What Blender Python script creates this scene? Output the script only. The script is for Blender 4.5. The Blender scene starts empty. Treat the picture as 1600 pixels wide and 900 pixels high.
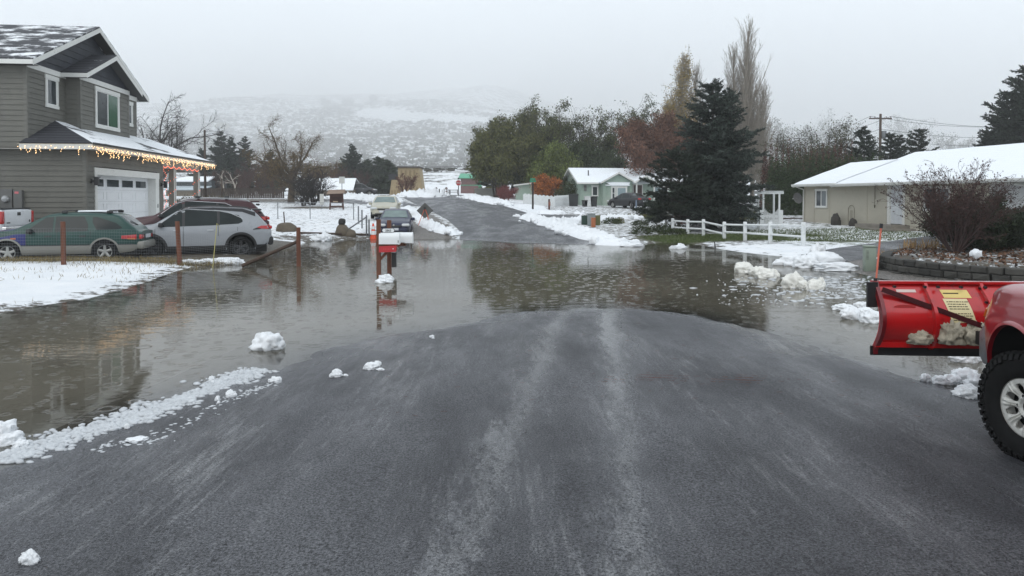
import bpy, math, random
import numpy as np
from mathutils import Vector, Matrix, noise
R = math.radians
sc = bpy.context.scene
# ------------------------------------------------------------------ camera, sky, sun, exposure
F_PX, PITCH, PPY, CAM_H = 1110.0, R(1.4), 338.0, 1.92
cam_d = bpy.data.cameras.new('camera'); cam = bpy.data.objects.new('camera', cam_d)
sc.collection.objects.link(cam); sc.camera = cam
cam_d.sensor_width = 36; cam_d.lens = F_PX/1600*36; cam_d.shift_y = -(450-PPY)/1600
cam_d.clip_start = .05; cam_d.clip_end = 3000
cam.location = (0, 0, CAM_H); cam.rotation_euler = (R(90)-PITCH, 0, 0)
SUN_EL, SUN_AZ = R(48), R(200)
world = bpy.data.worlds.new('World'); sc.world = world; world.use_nodes = True
wn = world.node_tree.nodes; wl = world.node_tree.links; wn.clear()
wo = wn.new('ShaderNodeOutputWorld'); bg = wn.new('ShaderNodeBackground'); bg.inputs[1].default_value = .1
sky = wn.new('ShaderNodeTexSky'); sky.sky_type = 'NISHITA'; sky.sun_disc = False
sky.sun_elevation = SUN_EL; sky.sun_rotation = SUN_AZ; sky.dust_density = 4
tc = wn.new('ShaderNodeTexCoord'); mp = wn.new('ShaderNodeMapping'); mp.inputs['Scale'].default_value = (1, 1, 2.5)
nz = wn.new('ShaderNodeTexNoise'); nz.inputs['Scale'].default_value = 1.6; nz.inputs['Detail'].default_value = 4
cr = wn.new('ShaderNodeValToRGB')
cr.color_ramp.elements[0].position = .3; cr.color_ramp.elements[0].color = (6.5, 7.15, 7.75, 1)
cr.color_ramp.elements[1].position = .75; cr.color_ramp.elements[1].color = (7.5, 8.15, 8.7, 1)
mx = wn.new('ShaderNodeMix'); mx.data_type = 'RGBA'; mx.inputs[0].default_value = .93
wl.new(tc.outputs['Generated'], mp.inputs[0]); wl.new(mp.outputs[0], nz.inputs['Vector']); wl.new(nz.outputs['Fac'], cr.inputs[0])
wl.new(sky.outputs[0], mx.inputs[6]); wl.new(cr.outputs[0], mx.inputs[7]); wl.new(mx.outputs[2], bg.inputs[0]); wl.new(bg.outputs[0], wo.inputs[0])
sun_d = bpy.data.lights.new('sun', 'SUN'); sun_d.energy = .5; sun_d.angle = R(40); sun_d.color = (1, .97, .93)
sun = bpy.data.objects.new('sun', sun_d); sc.collection.objects.link(sun)
sun.rotation_euler = (R(90)-SUN_EL, 0, R(180)-SUN_AZ)
sc.view_settings.view_transform = 'Standard'; sc.view_settings.look = 'None'
sc.view_settings.exposure = 0.52; sc.view_settings.gamma = 1; sc.view_settings.use_curve_mapping = False
cy = sc.cycles; cy.max_bounces = 14; cy.diffuse_bounces = 3; cy.glossy_bounces = 3; cy.transparent_max_bounces = 12
cy.volume_bounces = 10; cy.use_denoising = True; cy.sample_clamp_indirect = 4

# ------------------------------------------------------------------ helpers
C = sc.collection
def raydir(px, py):
    a, b = (px-800)/F_PX, -(py-PPY)/F_PX
    return (a, math.cos(PITCH)+b*math.sin(PITCH), -math.sin(PITCH)+b*math.cos(PITCH))
def P(px, py, Y):
    d = raydir(px, py); t = Y/d[1]
    return Vector((d[0]*t, Y, CAM_H+d[2]*t))
def G(px, py, z=0.0):
    d = raydir(px, py); t = (z-CAM_H)/d[2]
    return Vector((d[0]*t, d[1]*t, z))
def XA(px, Y): return (px-800)/F_PX*Y
def tag(o, label=None, cat=None, group=None, kind=None):
    if label: o['label'] = label
    if cat: o['category'] = cat
    if group: o['group'] = group
    if kind: o['kind'] = kind
    return o
def empty(name, loc=(0, 0, 0), rz=0.0, label=None, cat=None, group=None, kind=None):
    o = bpy.data.objects.new(name, None); C.objects.link(o); o.location = loc; o.rotation_euler = (0, 0, rz)
    o.empty_display_size = .1
    return tag(o, label, cat, group, kind)
def link_mesh(name, me, mat=None, parent=None, sharp=None, smooth=False):
    if mat: me.materials.append(mat)
    if smooth or sharp is not None:
        me.polygons.foreach_set('use_smooth', [True]*len(me.polygons))
        if sharp is not None: me.set_sharp_from_angle(angle=R(sharp))
    o = bpy.data.objects.new(name, me); C.objects.link(o)
    if parent: o.parent = parent
    return o
def np_mesh(name, V, Fq):
    """V (n,3); Fq (m,k) uniform polygons"""
    V = np.asarray(V, np.float32); Fq = np.asarray(Fq, np.int32); m, k = Fq.shape
    me = bpy.data.meshes.new(name)
    me.vertices.add(len(V)); me.vertices.foreach_set('co', V.ravel())
    me.loops.add(m*k); me.loops.foreach_set('vertex_index', Fq.ravel())
    me.polygons.add(m); me.polygons.foreach_set('loop_start', np.arange(m, dtype=np.int32)*k)
    me.update(calc_edges=True); me.validate()
    return me
def set_attr(me, name, vals):
    a = me.attributes.new(name, 'FLOAT', 'POINT'); a.data.foreach_set('value', np.asarray(vals, np.float32).ravel())
class MB:
    """collects shapes into ONE mesh"""
    def __init__(s, M=None): s.v = []; s.f = []; s.M = M
    def add(s, vs, fs):
        n = len(s.v)
        for v in vs: s.v.append(tuple(v))
        for f in fs: s.f.append(tuple(i+n for i in f))
        return s
    def box(s, c, d, rz=0, M=None):
        x, y, z = d[0]/2, d[1]/2, d[2]/2
        vs = [Vector((a*x, b*y, e*z)) for e in (-1, 1) for b in (-1, 1) for a in (-1, 1)]
        T = Matrix.Translation(c) @ Matrix.Rotation(rz, 4, 'Z')
        if M: T = T @ M
        vs = [T @ v for v in vs]
        return s.add(vs, [(0, 2, 3, 1), (4, 5, 7, 6), (0, 1, 5, 4), (2, 6, 7, 3), (1, 3, 7, 5), (0, 4, 6, 2)])
    def bbox(s, a, b):
        return s.box([(a[i]+b[i])/2 for i in range(3)], [abs(b[i]-a[i]) for i in range(3)])
    def rbox(s, c, d, r=.02, rz=0, n=3):
        """box with rounded vertical edges and a bevelled top and bottom"""
        x, y, z = d[0]/2, d[1]/2, d[2]/2; r = min(r, x*.95, y*.95, z*.9)
        def ring(ins, zz):
            out = []
            for cx, cyy, a0 in ((x-r, y-r, 0), (-x+r, y-r, 90), (-x+r, -y+r, 180), (x-r, -y+r, 270)):
                for k in range(n+1):
                    a = R(a0+90*k/n); rr = max(r-ins, .0005)
                    out.append((cx+rr*math.cos(a), cyy+rr*math.sin(a), zz))
            return out
        rings = [ring(r, -z), ring(r*.3, -z+r*.3), ring(0, -z+r), ring(0, z-r), ring(r*.3, z-r*.3), ring(r, z)]
        T = Matrix.Translation(c) @ Matrix.Rotation(rz, 4, 'Z'); k = len(rings[0])
        vs = [T @ Vector(v) for rg in rings for v in rg]; fs = []
        for j in range(5):
            for i in range(k): fs.append((j*k+i, j*k+(i+1) % k, (j+1)*k+(i+1) % k, (j+1)*k+i))
        fs.append(tuple(range(k-1, -1, -1))); fs.append(tuple(range(5*k, 6*k)))
        return s.add(vs, fs)
    def tube(s, p0, p1, r0, r1=None, n=8, cap=True):
        p0, p1 = Vector(p0), Vector(p1); r1 = r0 if r1 is None else r1
        d = (p1-p0).normalized(); a = Vector((0, 0, 1)) if abs(d.z) < .9 else Vector((1, 0, 0))
        u = d.cross(a).normalized(); w = d.cross(u)
        vs = []
        for p, r in ((p0, r0), (p1, r1)):
            for k in range(n):
                t = 2*math.pi*k/n; vs.append(p+u*(r*math.cos(t))+w*(r*math.sin(t)))
        fs = [(k, (k+1) % n, n+(k+1) % n, n+k) for k in range(n)]
        if cap: fs += [tuple(range(n-1, -1, -1)), tuple(range(n, 2*n))]
        return s.add(vs, fs)
    def path(s, pts, r, n=6):
        for a, b in zip(pts[:-1], pts[1:]): s.tube(a, b, r, r, n)
        return s
    def prism(s, poly, d0, d1, ax='y'):
        """extrude a polygon in the plane across ax"""
        def mk(p, t):
            return {'y': (p[0], t, p[1]), 'x': (t, p[0], p[1]), 'z': (p[0], p[1], t)}[ax]
        n = len(poly); vs = [mk(p, d0) for p in poly]+[mk(p, d1) for p in poly]
        fs = [tuple(range(n)), tuple(range(2*n-1, n-1, -1))]+[(i, n+i, n+(i+1) % n, (i+1) % n) for i in range(n)]
        return s.add(vs, fs)
    def lathe(s, prof, n=32, c=(0, 0, 0), axis='z', closed=False):
        vs, fs = [], []; m = len(prof)
        for k in range(n):
            t = 2*math.pi*k/n; ct, st = math.cos(t), math.sin(t)
            for r, h in prof:
                p = {'z': (r*ct, r*st, h), 'y': (r*ct, h, r*st), 'x': (h, r*ct, r*st)}[axis]
                vs.append((p[0]+c[0], p[1]+c[1], p[2]+c[2]))
        for k in range(n):
            k2 = (k+1) % n
            for j in range(m if closed else m-1):
                j2 = (j+1) % m; fs.append((k*m+j, k2*m+j, k2*m+j2, k*m+j2))
        return s.add(vs, fs)
    def quad(s, a, b, c, d): return s.add([a, b, c, d], [(0, 1, 2, 3)])
    def mesh(s, name):
        vs = s.v
        if s.M: vs = [tuple(s.M @ Vector(v)) for v in vs]
        me = bpy.data.meshes.new(name); me.from_pydata(vs, [], s.f); me.update()
        return me
    def build(s, name, mat, parent=None, smooth=False, sharp=None, fix=True):
        me = s.mesh(name)
        if fix:
            import bmesh
            bm = bmesh.new(); bm.from_mesh(me); bmesh.ops.recalc_face_normals(bm, faces=bm.faces); bm.to_mesh(me); bm.free()
        return link_mesh(name, me, mat, parent, sharp, smooth)
# ---- materials
MATS = {}
def nodes_of(name):
    m = bpy.data.materials.new(name); m.use_nodes = True
    return m, m.node_tree.nodes, m.node_tree.links, m.node_tree.nodes['Principled BSDF']
def N(nt, typ, **kw):
    n = nt.new(typ)
    for k, v in kw.items():
        if k in ('operation', 'data_type', 'blend_type', 'feature', 'wave_type', 'bands_direction', 'interpolation_type', 'attribute_name', 'noise_dimensions'): setattr(n, k, v)
        else: n.inputs[k].default_value = v
    return n
def mat(name, col, rough=.6, metal=0., var=.12, scale=4., bump=0., bscale=40., coat=0., spec=.5, island=0., dirt=None, stretch=None, emit=None, trans=0., alpha=None):
    if name in MATS: return MATS[name]
    m, nt, lk, b = nodes_of(name); MATS[name] = m
    col = tuple(col)+(1,) if len(col) == 3 else col
    b.inputs['Roughness'].default_value = rough; b.inputs['Metallic'].default_value = metal
    b.inputs['Coat Weight'].default_value = coat; b.inputs['Coat Roughness'].default_value = .08
    b.inputs['Specular IOR Level'].default_value = spec
    t = nt.new('ShaderNodeTexCoord'); mp = nt.new('ShaderNodeMapping'); lk.new(t.outputs['Object'], mp.inputs[0])
    if stretch: mp.inputs['Scale'].default_value = stretch
    n1 = N(nt, 'ShaderNodeTexNoise', Scale=scale, Detail=6., Roughness=.6); lk.new(mp.outputs[0], n1.inputs['Vector'])
    fac = n1.outputs['Fac']
    if island:
        g = nt.new('ShaderNodeNewGeometry'); mm = N(nt, 'ShaderNodeMix', data_type='FLOAT'); mm.inputs[0].default_value = island
        lk.new(n1.outputs['Fac'], mm.inputs[2]); lk.new(g.outputs['Random Per Island'], mm.inputs[3]); fac = mm.outputs[0]
    r = nt.new('ShaderNodeValToRGB'); r.color_ramp.elements[0].position = .25; r.color_ramp.elements[1].position = .75
    r.color_ramp.elements[0].color = tuple(max(0, c*(1-var)) for c in col[:3])+(1,)
    r.color_ramp.elements[1].color = tuple(min(1, c*(1+var)) for c in col[:3])+(1,)
    lk.new(fac, r.inputs[0]); out = r.outputs[0]
    if dirt:  # (colour, amount, scale)
        n2 = N(nt, 'ShaderNodeTexNoise', Scale=dirt[2], Detail=8., Roughness=.7); lk.new(t.outputs['Object'], n2.inputs['Vector'])
        r2 = nt.new('ShaderNodeValToRGB'); r2.color_ramp.elements[0].position = .62-dirt[1]*.3; r2.color_ramp.elements[1].position = .72
        lk.new(n2.outputs['Fac'], r2.inputs[0])
        mxx = N(nt, 'ShaderNodeMix', data_type='RGBA'); lk.new(r2.outputs[0], mxx.inputs[0]); lk.new(out, mxx.inputs[6]); mxx.inputs[7].default_value = tuple(dirt[0])+(1,)
        out = mxx.outputs[2]
    lk.new(out, b.inputs['Base Color'])
    if bump:
        n3 = N(nt, 'ShaderNodeTexNoise', Scale=bscale, Detail=5., Roughness=.65); lk.new(mp.outputs[0], n3.inputs['Vector'])
        bp = N(nt, 'ShaderNodeBump', Strength=min(1, bump), Distance=.02); lk.new(n3.outputs['Fac'], bp.inputs['Height']); lk.new(bp.outputs[0], b.inputs['Normal'])
    if emit: b.inputs['Emission Color'].default_value = tuple(emit[0])+(1,); b.inputs['Emission Strength'].default_value = emit[1]
    if trans: b.inputs['Transmission Weight'].default_value = trans
    return m
# ------------------------------------------------------------------ terrain
near_px = [(0, 730), (60, 712), (120, 690), (180, 668), (240, 640), (300, 618), (400, 590), (500, 556), (600, 530), (700, 508), (800, 490), (880, 484), (950, 481), (1010, 483), (1080, 493), (1150, 510), (1200, 522), (1260, 540), (1330, 562), (1400, 580), (1470, 602), (1540, 645)]
far_px = [(0, 490), (60, 478), (130, 468), (185, 455), (230, 440), (262, 428), (300, 417), (330, 415), (375, 412), (395, 405), (425, 400), (436, 385), (440, 377), (500, 376), (560, 372), (625, 370), (645, 372), (690, 372), (720, 371), (760, 374), (800, 378), (870, 380), (935, 382), (985, 384), (1060, 377), (1080, 381), (1150, 393), (1215, 400), (1262, 399), (1300, 404), (1318, 414), (1330, 424), (1370, 434)]
Wp = [(4.7, 4.2), (4.9, 2.0), (4.9, -6), (32, -6), (32, 12.5), (18, 12.8), (12.5, 13.3), (10.3, 14.3), (9.3, 15.6)]
Wp += [tuple(G(*p)[:2]) for p in far_px[::-1]]
Wp += [(-8.6, 8), (-8.6, 2), (-8.7, -6), (-3.6, -6), (-3.6, 2)]
Wp += [tuple(G(*p)[:2]) for p in near_px]
def sdist(poly, x, y):
    """signed distance to a polygon, negative inside"""
    x = np.asarray(x, float); y = np.asarray(y, float); d = np.full(x.shape, 1e9); ins = np.zeros(x.shape, bool); n = len(poly)
    for i in range(n):
        ax, ay = poly[i]; bx, by = poly[(i+1) % n]; ex, ey = bx-ax, by-ay
        t = np.clip(((x-ax)*ex+(y-ay)*ey)/(ex*ex+ey*ey+1e-12), 0, 1)
        d = np.minimum(d, np.hypot(x-ax-ex*t, y-ay-ey*t))
        c = ((ay > y) != (by > y)) & (x < (bx-ax)*(y-ay)/(by-ay+1e-12)+ax); ins ^= c
    return np.where(ins, -d, d)
def ss(a, b, v): t = np.clip((v-a)/(b-a), 0, 1); return t*t*(3-2*t)
def vnoise(x, y, s, seed=0):
    """cheap smooth value noise, vectorised"""
    x = x*s; y = y*s; xi = np.floor(x).astype(int); yi = np.floor(y).astype(int); fx = x-xi; fy = y-yi
    fx = fx*fx*(3-2*fx); fy = fy*fy*(3-2*fy)
    def h(a, b):
        n = (a*374761393+b*668265263+seed*974634777) & 0x7fffffff; n = ((n ^ (n >> 13))*1274126177) & 0x7fffffff
        return ((n ^ (n >> 16)) & 0xffff)/65535.0
    return (h(xi, yi)*(1-fx)+h(xi+1, yi)*fx)*(1-fy)+(h(xi, yi+1)*(1-fx)+h(xi+1, yi+1)*fx)*fy
def fbm(x, y, s, o=4, seed=0):
    r = 0; a = .5; t = 0
    for k in range(o): r = r+a*vnoise(x, y, s*2**k, seed+k); t += a; a *= .5
    return r/t
def tz(x, y):
    x = np.asarray(x, float); y = np.asarray(y, float)
    sd = sdist(Wp, x, y)
    nearroad = (np.abs(x-.4) < 5) & (y < 14.5)
    zn = np.where(nearroad, .19*(1-np.exp(-np.maximum(sd, 0)/2.2)), .15*(1-np.exp(-np.maximum(sd, 0)/1.2)))
    zin = np.maximum(-.38, .1*sd)
    z = np.where(sd > 0, zn, zin)
    z = z+np.where(nearroad & (sd < 3), (.045*(fbm(x, y, .9, 2, 41)-.5)+.020*(fbm(x, y, 4.5, 2, 42)-.5))*np.clip(1.6-np.abs(sd), 0, 1), 0)
    gl = np.interp(y, [31, 36, 50, 85, 100, 130, 150], [0, .12, .75, 2.12, 2.35, 2.8, 4.0])
    gr = np.interp(y, [31, 36, 50, 73, 100, 130, 150], [0, .12, .42, 1.15, 1.7, 2.4, 3.2])
    w = ss(-6, 8, x-(y-40)*.02)
    z = z+gl*(1-w)+gr*w
    z = z+np.where((y < 34) & (x < -9), .16*ss(23, 30, y), 0)+np.where((x > 12) & (y < 60), .12*ss(12, 20, x)*ss(24, 32, y), 0)
    hy = np.interp(y, [130, 150, 200, 260, 330, 400, 460, 700], [0, 1.2, 10, 25, 43, 60, 66, 68])
    side = 1-.52*ss(-30, 115, x)-.12*ss(-90, -200, x)
    hn = (fbm(x, y, .012, 4, 3)-.5)*2
    z = z+hy*side*(1+.10*hn)+ss(150, 220, y)*hn*2.0+ss(150, 200, y)*(fbm(x, y, .08, 3, 9)-.5)*2.2
    # planter bed on the right, held by the retaining wall
    pb = sdist(PLANTER, x, y); z = np.where(pb < 0, np.maximum(z, .08+.38*ss(0, .25, -pb)), z)
    return z
PLANTER = [(11.3, 20.9), (10.5, 19.9), (9.8, 18.7), (9.7, 17.5), (10.0, 16.4), (10.6, 15.5), (11.8, 14.8), (14, 14.4), (20, 14.2), (30, 14.2), (30, 23), (20, 23), (13.5, 22.4), (12.1, 21.8)]
def TZ(x, y): return float(tz(np.array([x]), np.array([y]))[0])
def strip(L, Rr, n):
    """two edge polylines resampled to n stations"""
    def rs(pl):
        pl = np.array(pl, float); s = np.r_[0, np.cumsum(np.hypot(*np.diff(pl, axis=0).T))]; t = np.linspace(0, s[-1], n)
        return np.c_[np.interp(t, s, pl[:, 0]), np.interp(t, s, pl[:, 1])]
    return rs(L), rs(Rr)
ROADS = {
 'road': ([(-3.9, -8), (-3.9, 5), (-3.9, 10), (-3.7, 16), (-3.0, 24), (-2.4, 31), (-2.6, 36), (-4.0, 44), (-6.3, 54), (-9.6, 68), (-13.2, 84), (-15.5, 95)],
          [(5.0, -8), (5.0, 5), (5.0, 10), (4.9, 16), (4.6, 24), (3.9, 31), (3.2, 38), (2.1, 48), (.3, 58), (-2.2, 70), (-4.8, 84), (-6.3, 95)], 900, 60, .018),
 'driveway': ([(8.3, 23.2), (10.5, 24.6), (14, 27.8), (19, 32), (24, 35), (32, 37)], [(8.0, 19.8), (9.4, 21.0), (12, 22.4), (16, 24.6), (22, 27), (32, 29)], 80, 12, .012),
 'side_road': ([(1.5, 52.5), (4, 52.2), (9, 54.5), (14, 58), (20, 62)], [(2.6, 44.5), (4.6, 46.2), (8, 49.5), (13, 52.5), (21, 57)], 60, 10, .012),
 'street': ([(-15, 95), (-30, 93), (-60, 92)], [(-8.5, 63), (-14.2, 64), (-20, 70)], 10, 4, .012),
 'cross_road': ([(-60, 97.5), (-20, 97), (10, 95), (60, 90)], [(-60, 90), (-20, 89.5), (10, 88), (60, 83)], 80, 6, .026),
 'lane': ([(-20.5, 74), (-15.5, 67), (-10.5, 60)], [(-13.5, 76), (-10.4, 69), (-7.6, 60)], 30, 8, .010),
}
del ROADS['street']
def road_poly(k): return list(ROADS[k][0])+list(ROADS[k][1])[::-1]
def make_roads():
    for k, (L, Rr, n, m, off) in ROADS.items():
        a, b = strip(L, Rr, n)
        if k == 'road': n2 = m
        t = np.linspace(0, 1, m)[None, :, None]; g = a[:, None]*(1-t)+b[:, None]*t
        X, Y = g[..., 0], g[..., 1]; Z = tz(X, Y)+(off*ss(20, 33, Y)+.002 if k == 'road' else off)
        if k == 'road':
            sd = sdist(Wp, X, Y)
        V = np.c_[X.ravel(), Y.ravel(), Z.ravel()]; i = np.arange(n-1)[:, None]*m+np.arange(m-1)[None]
        Fq = np.c_[i.ravel(), i.ravel()+m, i.ravel()+m+1, i.ravel()+1][:, ::-1]
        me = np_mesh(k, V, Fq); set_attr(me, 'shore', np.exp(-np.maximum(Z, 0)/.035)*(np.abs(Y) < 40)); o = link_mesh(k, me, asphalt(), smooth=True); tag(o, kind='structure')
def asphalt():
    if 'asphalt' in MATS: return MATS['asphalt']
    m, nt, lk, b = nodes_of('wet_asphalt'); MATS['asphalt'] = m
    t = nt.new('ShaderNodeTexCoord'); O = t.outputs['Object']
    sx = nt.new('ShaderNodeSeparateXYZ'); lk.new(O, sx.inputs[0])
    def ma(op, a, bb=None, c=None):
        n = nt.new('ShaderNodeMath'); n.operation = op
        for i, v in enumerate((a, bb, c)):
            if v is None: continue
            if isinstance(v, (int, float)): n.inputs[i].default_value = v
            else: lk.new(v, n.inputs[i])
        return n.outputs[0]
    n0 = N(nt, 'ShaderNodeTexNoise', Scale=.7, Detail=5., Roughness=.62); 
    mp = nt.new('ShaderNodeMapping'); mp.inputs['Scale'].default_value = (1.5, .5, 1); lk.new(O, mp.inputs[0]); lk.new(mp.outputs[0], n0.inputs['Vector'])
    n1 = N(nt, 'ShaderNodeTexNoise', Scale=3.5, Detail=6., Roughness=.7); mp1 = nt.new('ShaderNodeMapping'); mp1.inputs['Scale'].default_value = (1.4, .35, 1); lk.new(O, mp1.inputs[0]); lk.new(mp1.outputs[0], n1.inputs['Vector'])
    # tyre lanes where a film of water stands
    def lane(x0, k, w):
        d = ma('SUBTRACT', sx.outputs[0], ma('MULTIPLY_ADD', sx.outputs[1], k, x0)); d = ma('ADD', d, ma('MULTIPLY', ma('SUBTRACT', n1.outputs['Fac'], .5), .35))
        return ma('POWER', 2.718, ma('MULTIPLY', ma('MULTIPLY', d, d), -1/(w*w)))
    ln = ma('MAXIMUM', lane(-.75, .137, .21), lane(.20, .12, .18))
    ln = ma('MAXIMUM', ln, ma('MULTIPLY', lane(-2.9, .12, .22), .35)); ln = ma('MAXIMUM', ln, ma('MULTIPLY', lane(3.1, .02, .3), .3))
    wet = ma('ADD', ma('MULTIPLY', n0.outputs['Fac'], 1.15), ma('MULTIPLY', n1.outputs['Fac'], .45))
    wet = ma('ADD', ma('SUBTRACT', ma('MULTIPLY', wet, 1.5), 1.08), ma('MULTIPLY', ln, ma('MULTIPLY', n1.outputs['Fac'], .8)))
    r = nt.new('ShaderNodeMapRange'); r.inputs['From Min'].default_value = 0; r.inputs['From Max'].default_value = .75; lk.new(wet, r.inputs[0]); W = r.outputs[0]
    g = N(nt, 'ShaderNodeTexNoise', Scale=70., Detail=3., Roughness=.8); lk.new(O, g.inputs['Vector'])
    vo = N(nt, 'ShaderNodeTexVoronoi', Scale=120.); lk.new(O, vo.inputs['Vector'])
    rc = nt.new('ShaderNodeValToRGB'); e = rc.color_ramp.elements; e[0].position = .38; e[0].color = (.010, .011, .013, 1); e[1].position = .64; e[1].color = (.19, .193, .21, 1)
    lk.new(g.outputs['Fac'], rc.inputs[0])
    # pale grit stones
    wn_ = N(nt, 'ShaderNodeTexWhiteNoise'); lk.new(vo.outputs['Position'], wn_.inputs[0])
    gt = ma('GREATER_THAN', wn_.outputs['Value'], .994); mx = N(nt, 'ShaderNodeMix', data_type='RGBA'); lk.new(gt, mx.inputs[0]); lk.new(rc.outputs[0], mx.inputs[6]); mx.inputs[7].default_value = (.22, .22, .23, 1)
    nb = N(nt, 'ShaderNodeTexNoise', Scale=.8, Detail=6., Roughness=.6); mpb = nt.new('ShaderNodeMapping'); mpb.inputs['Scale'].default_value = (1.2, .6, 1); mpb.inputs['Location'].default_value = (3.3, 1.7, 0); lk.new(O, mpb.inputs[0]); lk.new(mpb.outputs[0], nb.inputs['Vector'])  # broad blotches darken the colour, painting in patches of weaker sky reflection
    rb = nt.new('ShaderNodeValToRGB'); rb.color_ramp.elements[0].position = .36; rb.color_ramp.elements[1].position = .64; rb.color_ramp.elements[0].color = (.42, .42, .44, 1); rb.color_ramp.elements[1].color = (1, 1, 1, 1); lk.new(nb.outputs['Fac'], rb.inputs[0])
    mb_ = N(nt, 'ShaderNodeMix', data_type='RGBA', blend_type='MULTIPLY'); mb_.inputs[0].default_value = 1; lk.new(mx.outputs[2], mb_.inputs[6]); lk.new(rb.outputs[0], mb_.inputs[7]); mx = mb_
    # thin icy grey residue dragged along in streaks
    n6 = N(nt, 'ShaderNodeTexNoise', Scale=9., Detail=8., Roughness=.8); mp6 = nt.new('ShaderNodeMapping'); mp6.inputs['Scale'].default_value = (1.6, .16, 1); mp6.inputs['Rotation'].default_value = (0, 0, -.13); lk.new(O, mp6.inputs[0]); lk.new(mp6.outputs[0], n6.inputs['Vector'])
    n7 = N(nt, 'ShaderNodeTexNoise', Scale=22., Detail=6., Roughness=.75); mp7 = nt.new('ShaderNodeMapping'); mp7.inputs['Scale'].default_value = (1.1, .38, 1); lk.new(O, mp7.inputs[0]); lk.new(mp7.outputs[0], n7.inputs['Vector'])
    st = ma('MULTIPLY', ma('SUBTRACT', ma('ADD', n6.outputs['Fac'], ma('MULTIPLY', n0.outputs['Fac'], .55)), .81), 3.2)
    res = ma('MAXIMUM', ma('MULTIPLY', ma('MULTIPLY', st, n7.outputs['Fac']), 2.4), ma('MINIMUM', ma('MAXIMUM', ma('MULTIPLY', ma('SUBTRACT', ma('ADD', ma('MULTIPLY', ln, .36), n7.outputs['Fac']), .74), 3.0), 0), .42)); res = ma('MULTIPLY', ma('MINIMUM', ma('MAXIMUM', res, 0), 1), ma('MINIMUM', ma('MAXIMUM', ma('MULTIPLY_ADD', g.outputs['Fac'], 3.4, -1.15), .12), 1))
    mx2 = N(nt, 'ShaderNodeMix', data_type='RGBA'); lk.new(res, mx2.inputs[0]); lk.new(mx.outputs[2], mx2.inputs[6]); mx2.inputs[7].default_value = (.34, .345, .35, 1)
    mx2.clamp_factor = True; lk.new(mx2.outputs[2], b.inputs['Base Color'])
    sh = N(nt, 'ShaderNodeAttribute', attribute_name='shore'); W = ma('MINIMUM', ma('ADD', W, ma('MULTIPLY', sh.outputs['Fac'], .8)), 1)
    rr = nt.new('ShaderNodeMapRange'); rr.inputs['To Min'].default_value = .50; rr.inputs['To Max'].default_value = .10; lk.new(W, rr.inputs[0]); lk.new(rr.outputs[0], b.inputs['Roughness'])
    hs = ma('ADD', g.outputs['Fac'], ma('MULTIPLY', vo.outputs['Distance'], 1.2))
    bs = nt.new('ShaderNodeMapRange'); bs.inputs['To Min'].default_value = 1.0; bs.inputs['To Max'].default_value = .14; lk.new(W, bs.inputs[0])
    bp = N(nt, 'ShaderNodeBump', Distance=.008); lk.new(bs.outputs[0], bp.inputs['Strength']); lk.new(hs, bp.inputs['Height']); lk.new(bp.outputs[0], b.inputs['Normal'])
    b.inputs['IOR'].default_value = 1.4
    return m
def zones(x, y):
    sd = sdist(Wp, x, y); n = fbm(x, y, .35, 4, 21)
    snow = np.full(x.shape, .78); grass = np.zeros(x.shape); grav = np.zeros(x.shape)
    lawn = (x < -7) & (y < 19.9+.0*x); snow = np.where(lawn, .5+.30*ss(.0, 1.6, sd)+.18*ss(0, 1, sd), snow)
    park = ss(19.9, 20.5, y)*(1-ss(29, 31, y))*ss(-30, -27, x)*(1-ss(-6.4, -5.4, x)); snow = np.where(park > .5, .26, snow)
    yard = (x < -3) & (y > 31); snow = np.where(yard, .66-.12*ss(1.5, 0, sd), snow)
    br = np.exp(-(((x+29)/9)**2+((y-72)/3.5)**2)); snow = snow-br*.75
    kb = np.exp(-(((x+16.2)/2.4)**2+((y-58)/1.6)**2)); snow = snow-kb*.6
    rl_ = np.interp(y, [31, 36, 44, 54], [-2.4, -2.6, -4.0, -6.3]); sh = ss(rl_-4.4, rl_-3.6, x)*(1-ss(rl_-.9, rl_-.3, x))*(y > 32)*(1-ss(48, 54, y)); snow = snow*(1-.85*sh); grav = np.maximum(grav, sh)
    rt = (x > 3) & (y > 28); snow = np.where(rt, .53, snow)
    rl = (x > 11) & (y > 24) & (y < 42); snow = np.where(rl, .56+.20*ss(28, 25, y), snow); grass = np.where(rl, .75, grass)
    ge = np.exp(-(((x-9.0)/2.9)**2+((y-32.3)/1.7)**2)**2)+np.exp(-(((x-11.6)/2.4)**2+((y-33.2)/1.0)**2)**2)
    snow = snow-ge*.95; grass = np.maximum(grass, np.clip(ge*2, 0, 1))
    fl = np.exp(-((y-(31.0-.62*(x-11.5)))/.35)**2)*(x > 11)*(x < 15.5); snow = snow-fl*.5; grass = np.maximum(grass, fl)
    gv = ((x > 7) & (y < 21.8) & (x < 40) & (y > 12)); snow = np.where(gv, .15, snow); grav = np.where(gv, 1, grav)
    pl = sdist(PLANTER, x, y) < .1; snow = np.where(pl, .34+.12*(fbm(x, y, .5, 2, 5)), snow); grav = np.where(pl, 0, grav)
    snow = np.where((sd < .25) & ~lawn, snow-.15, snow)
    hill = y > 125; snow = np.where(hill, .47+.22*(1-ss(130, 200, y))+.24*(fbm(x, y, .03, 3, 12)-.5)*2+.9*np.exp(-((y-(292-.55*(x+38)))/15)**2)*ss(-72, -60, x)*ss(-4, -14, x), snow)
    snow = np.where((y > 98) & (y < 128), .9, snow)
    rd = np.min([np.abs(sdist(road_poly(k), x, y)) for k in ROADS], axis=0)
    snow = np.where((y > 33) & (rd < 1.0), snow-.12, snow)
    return snow, grass, grav
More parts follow.
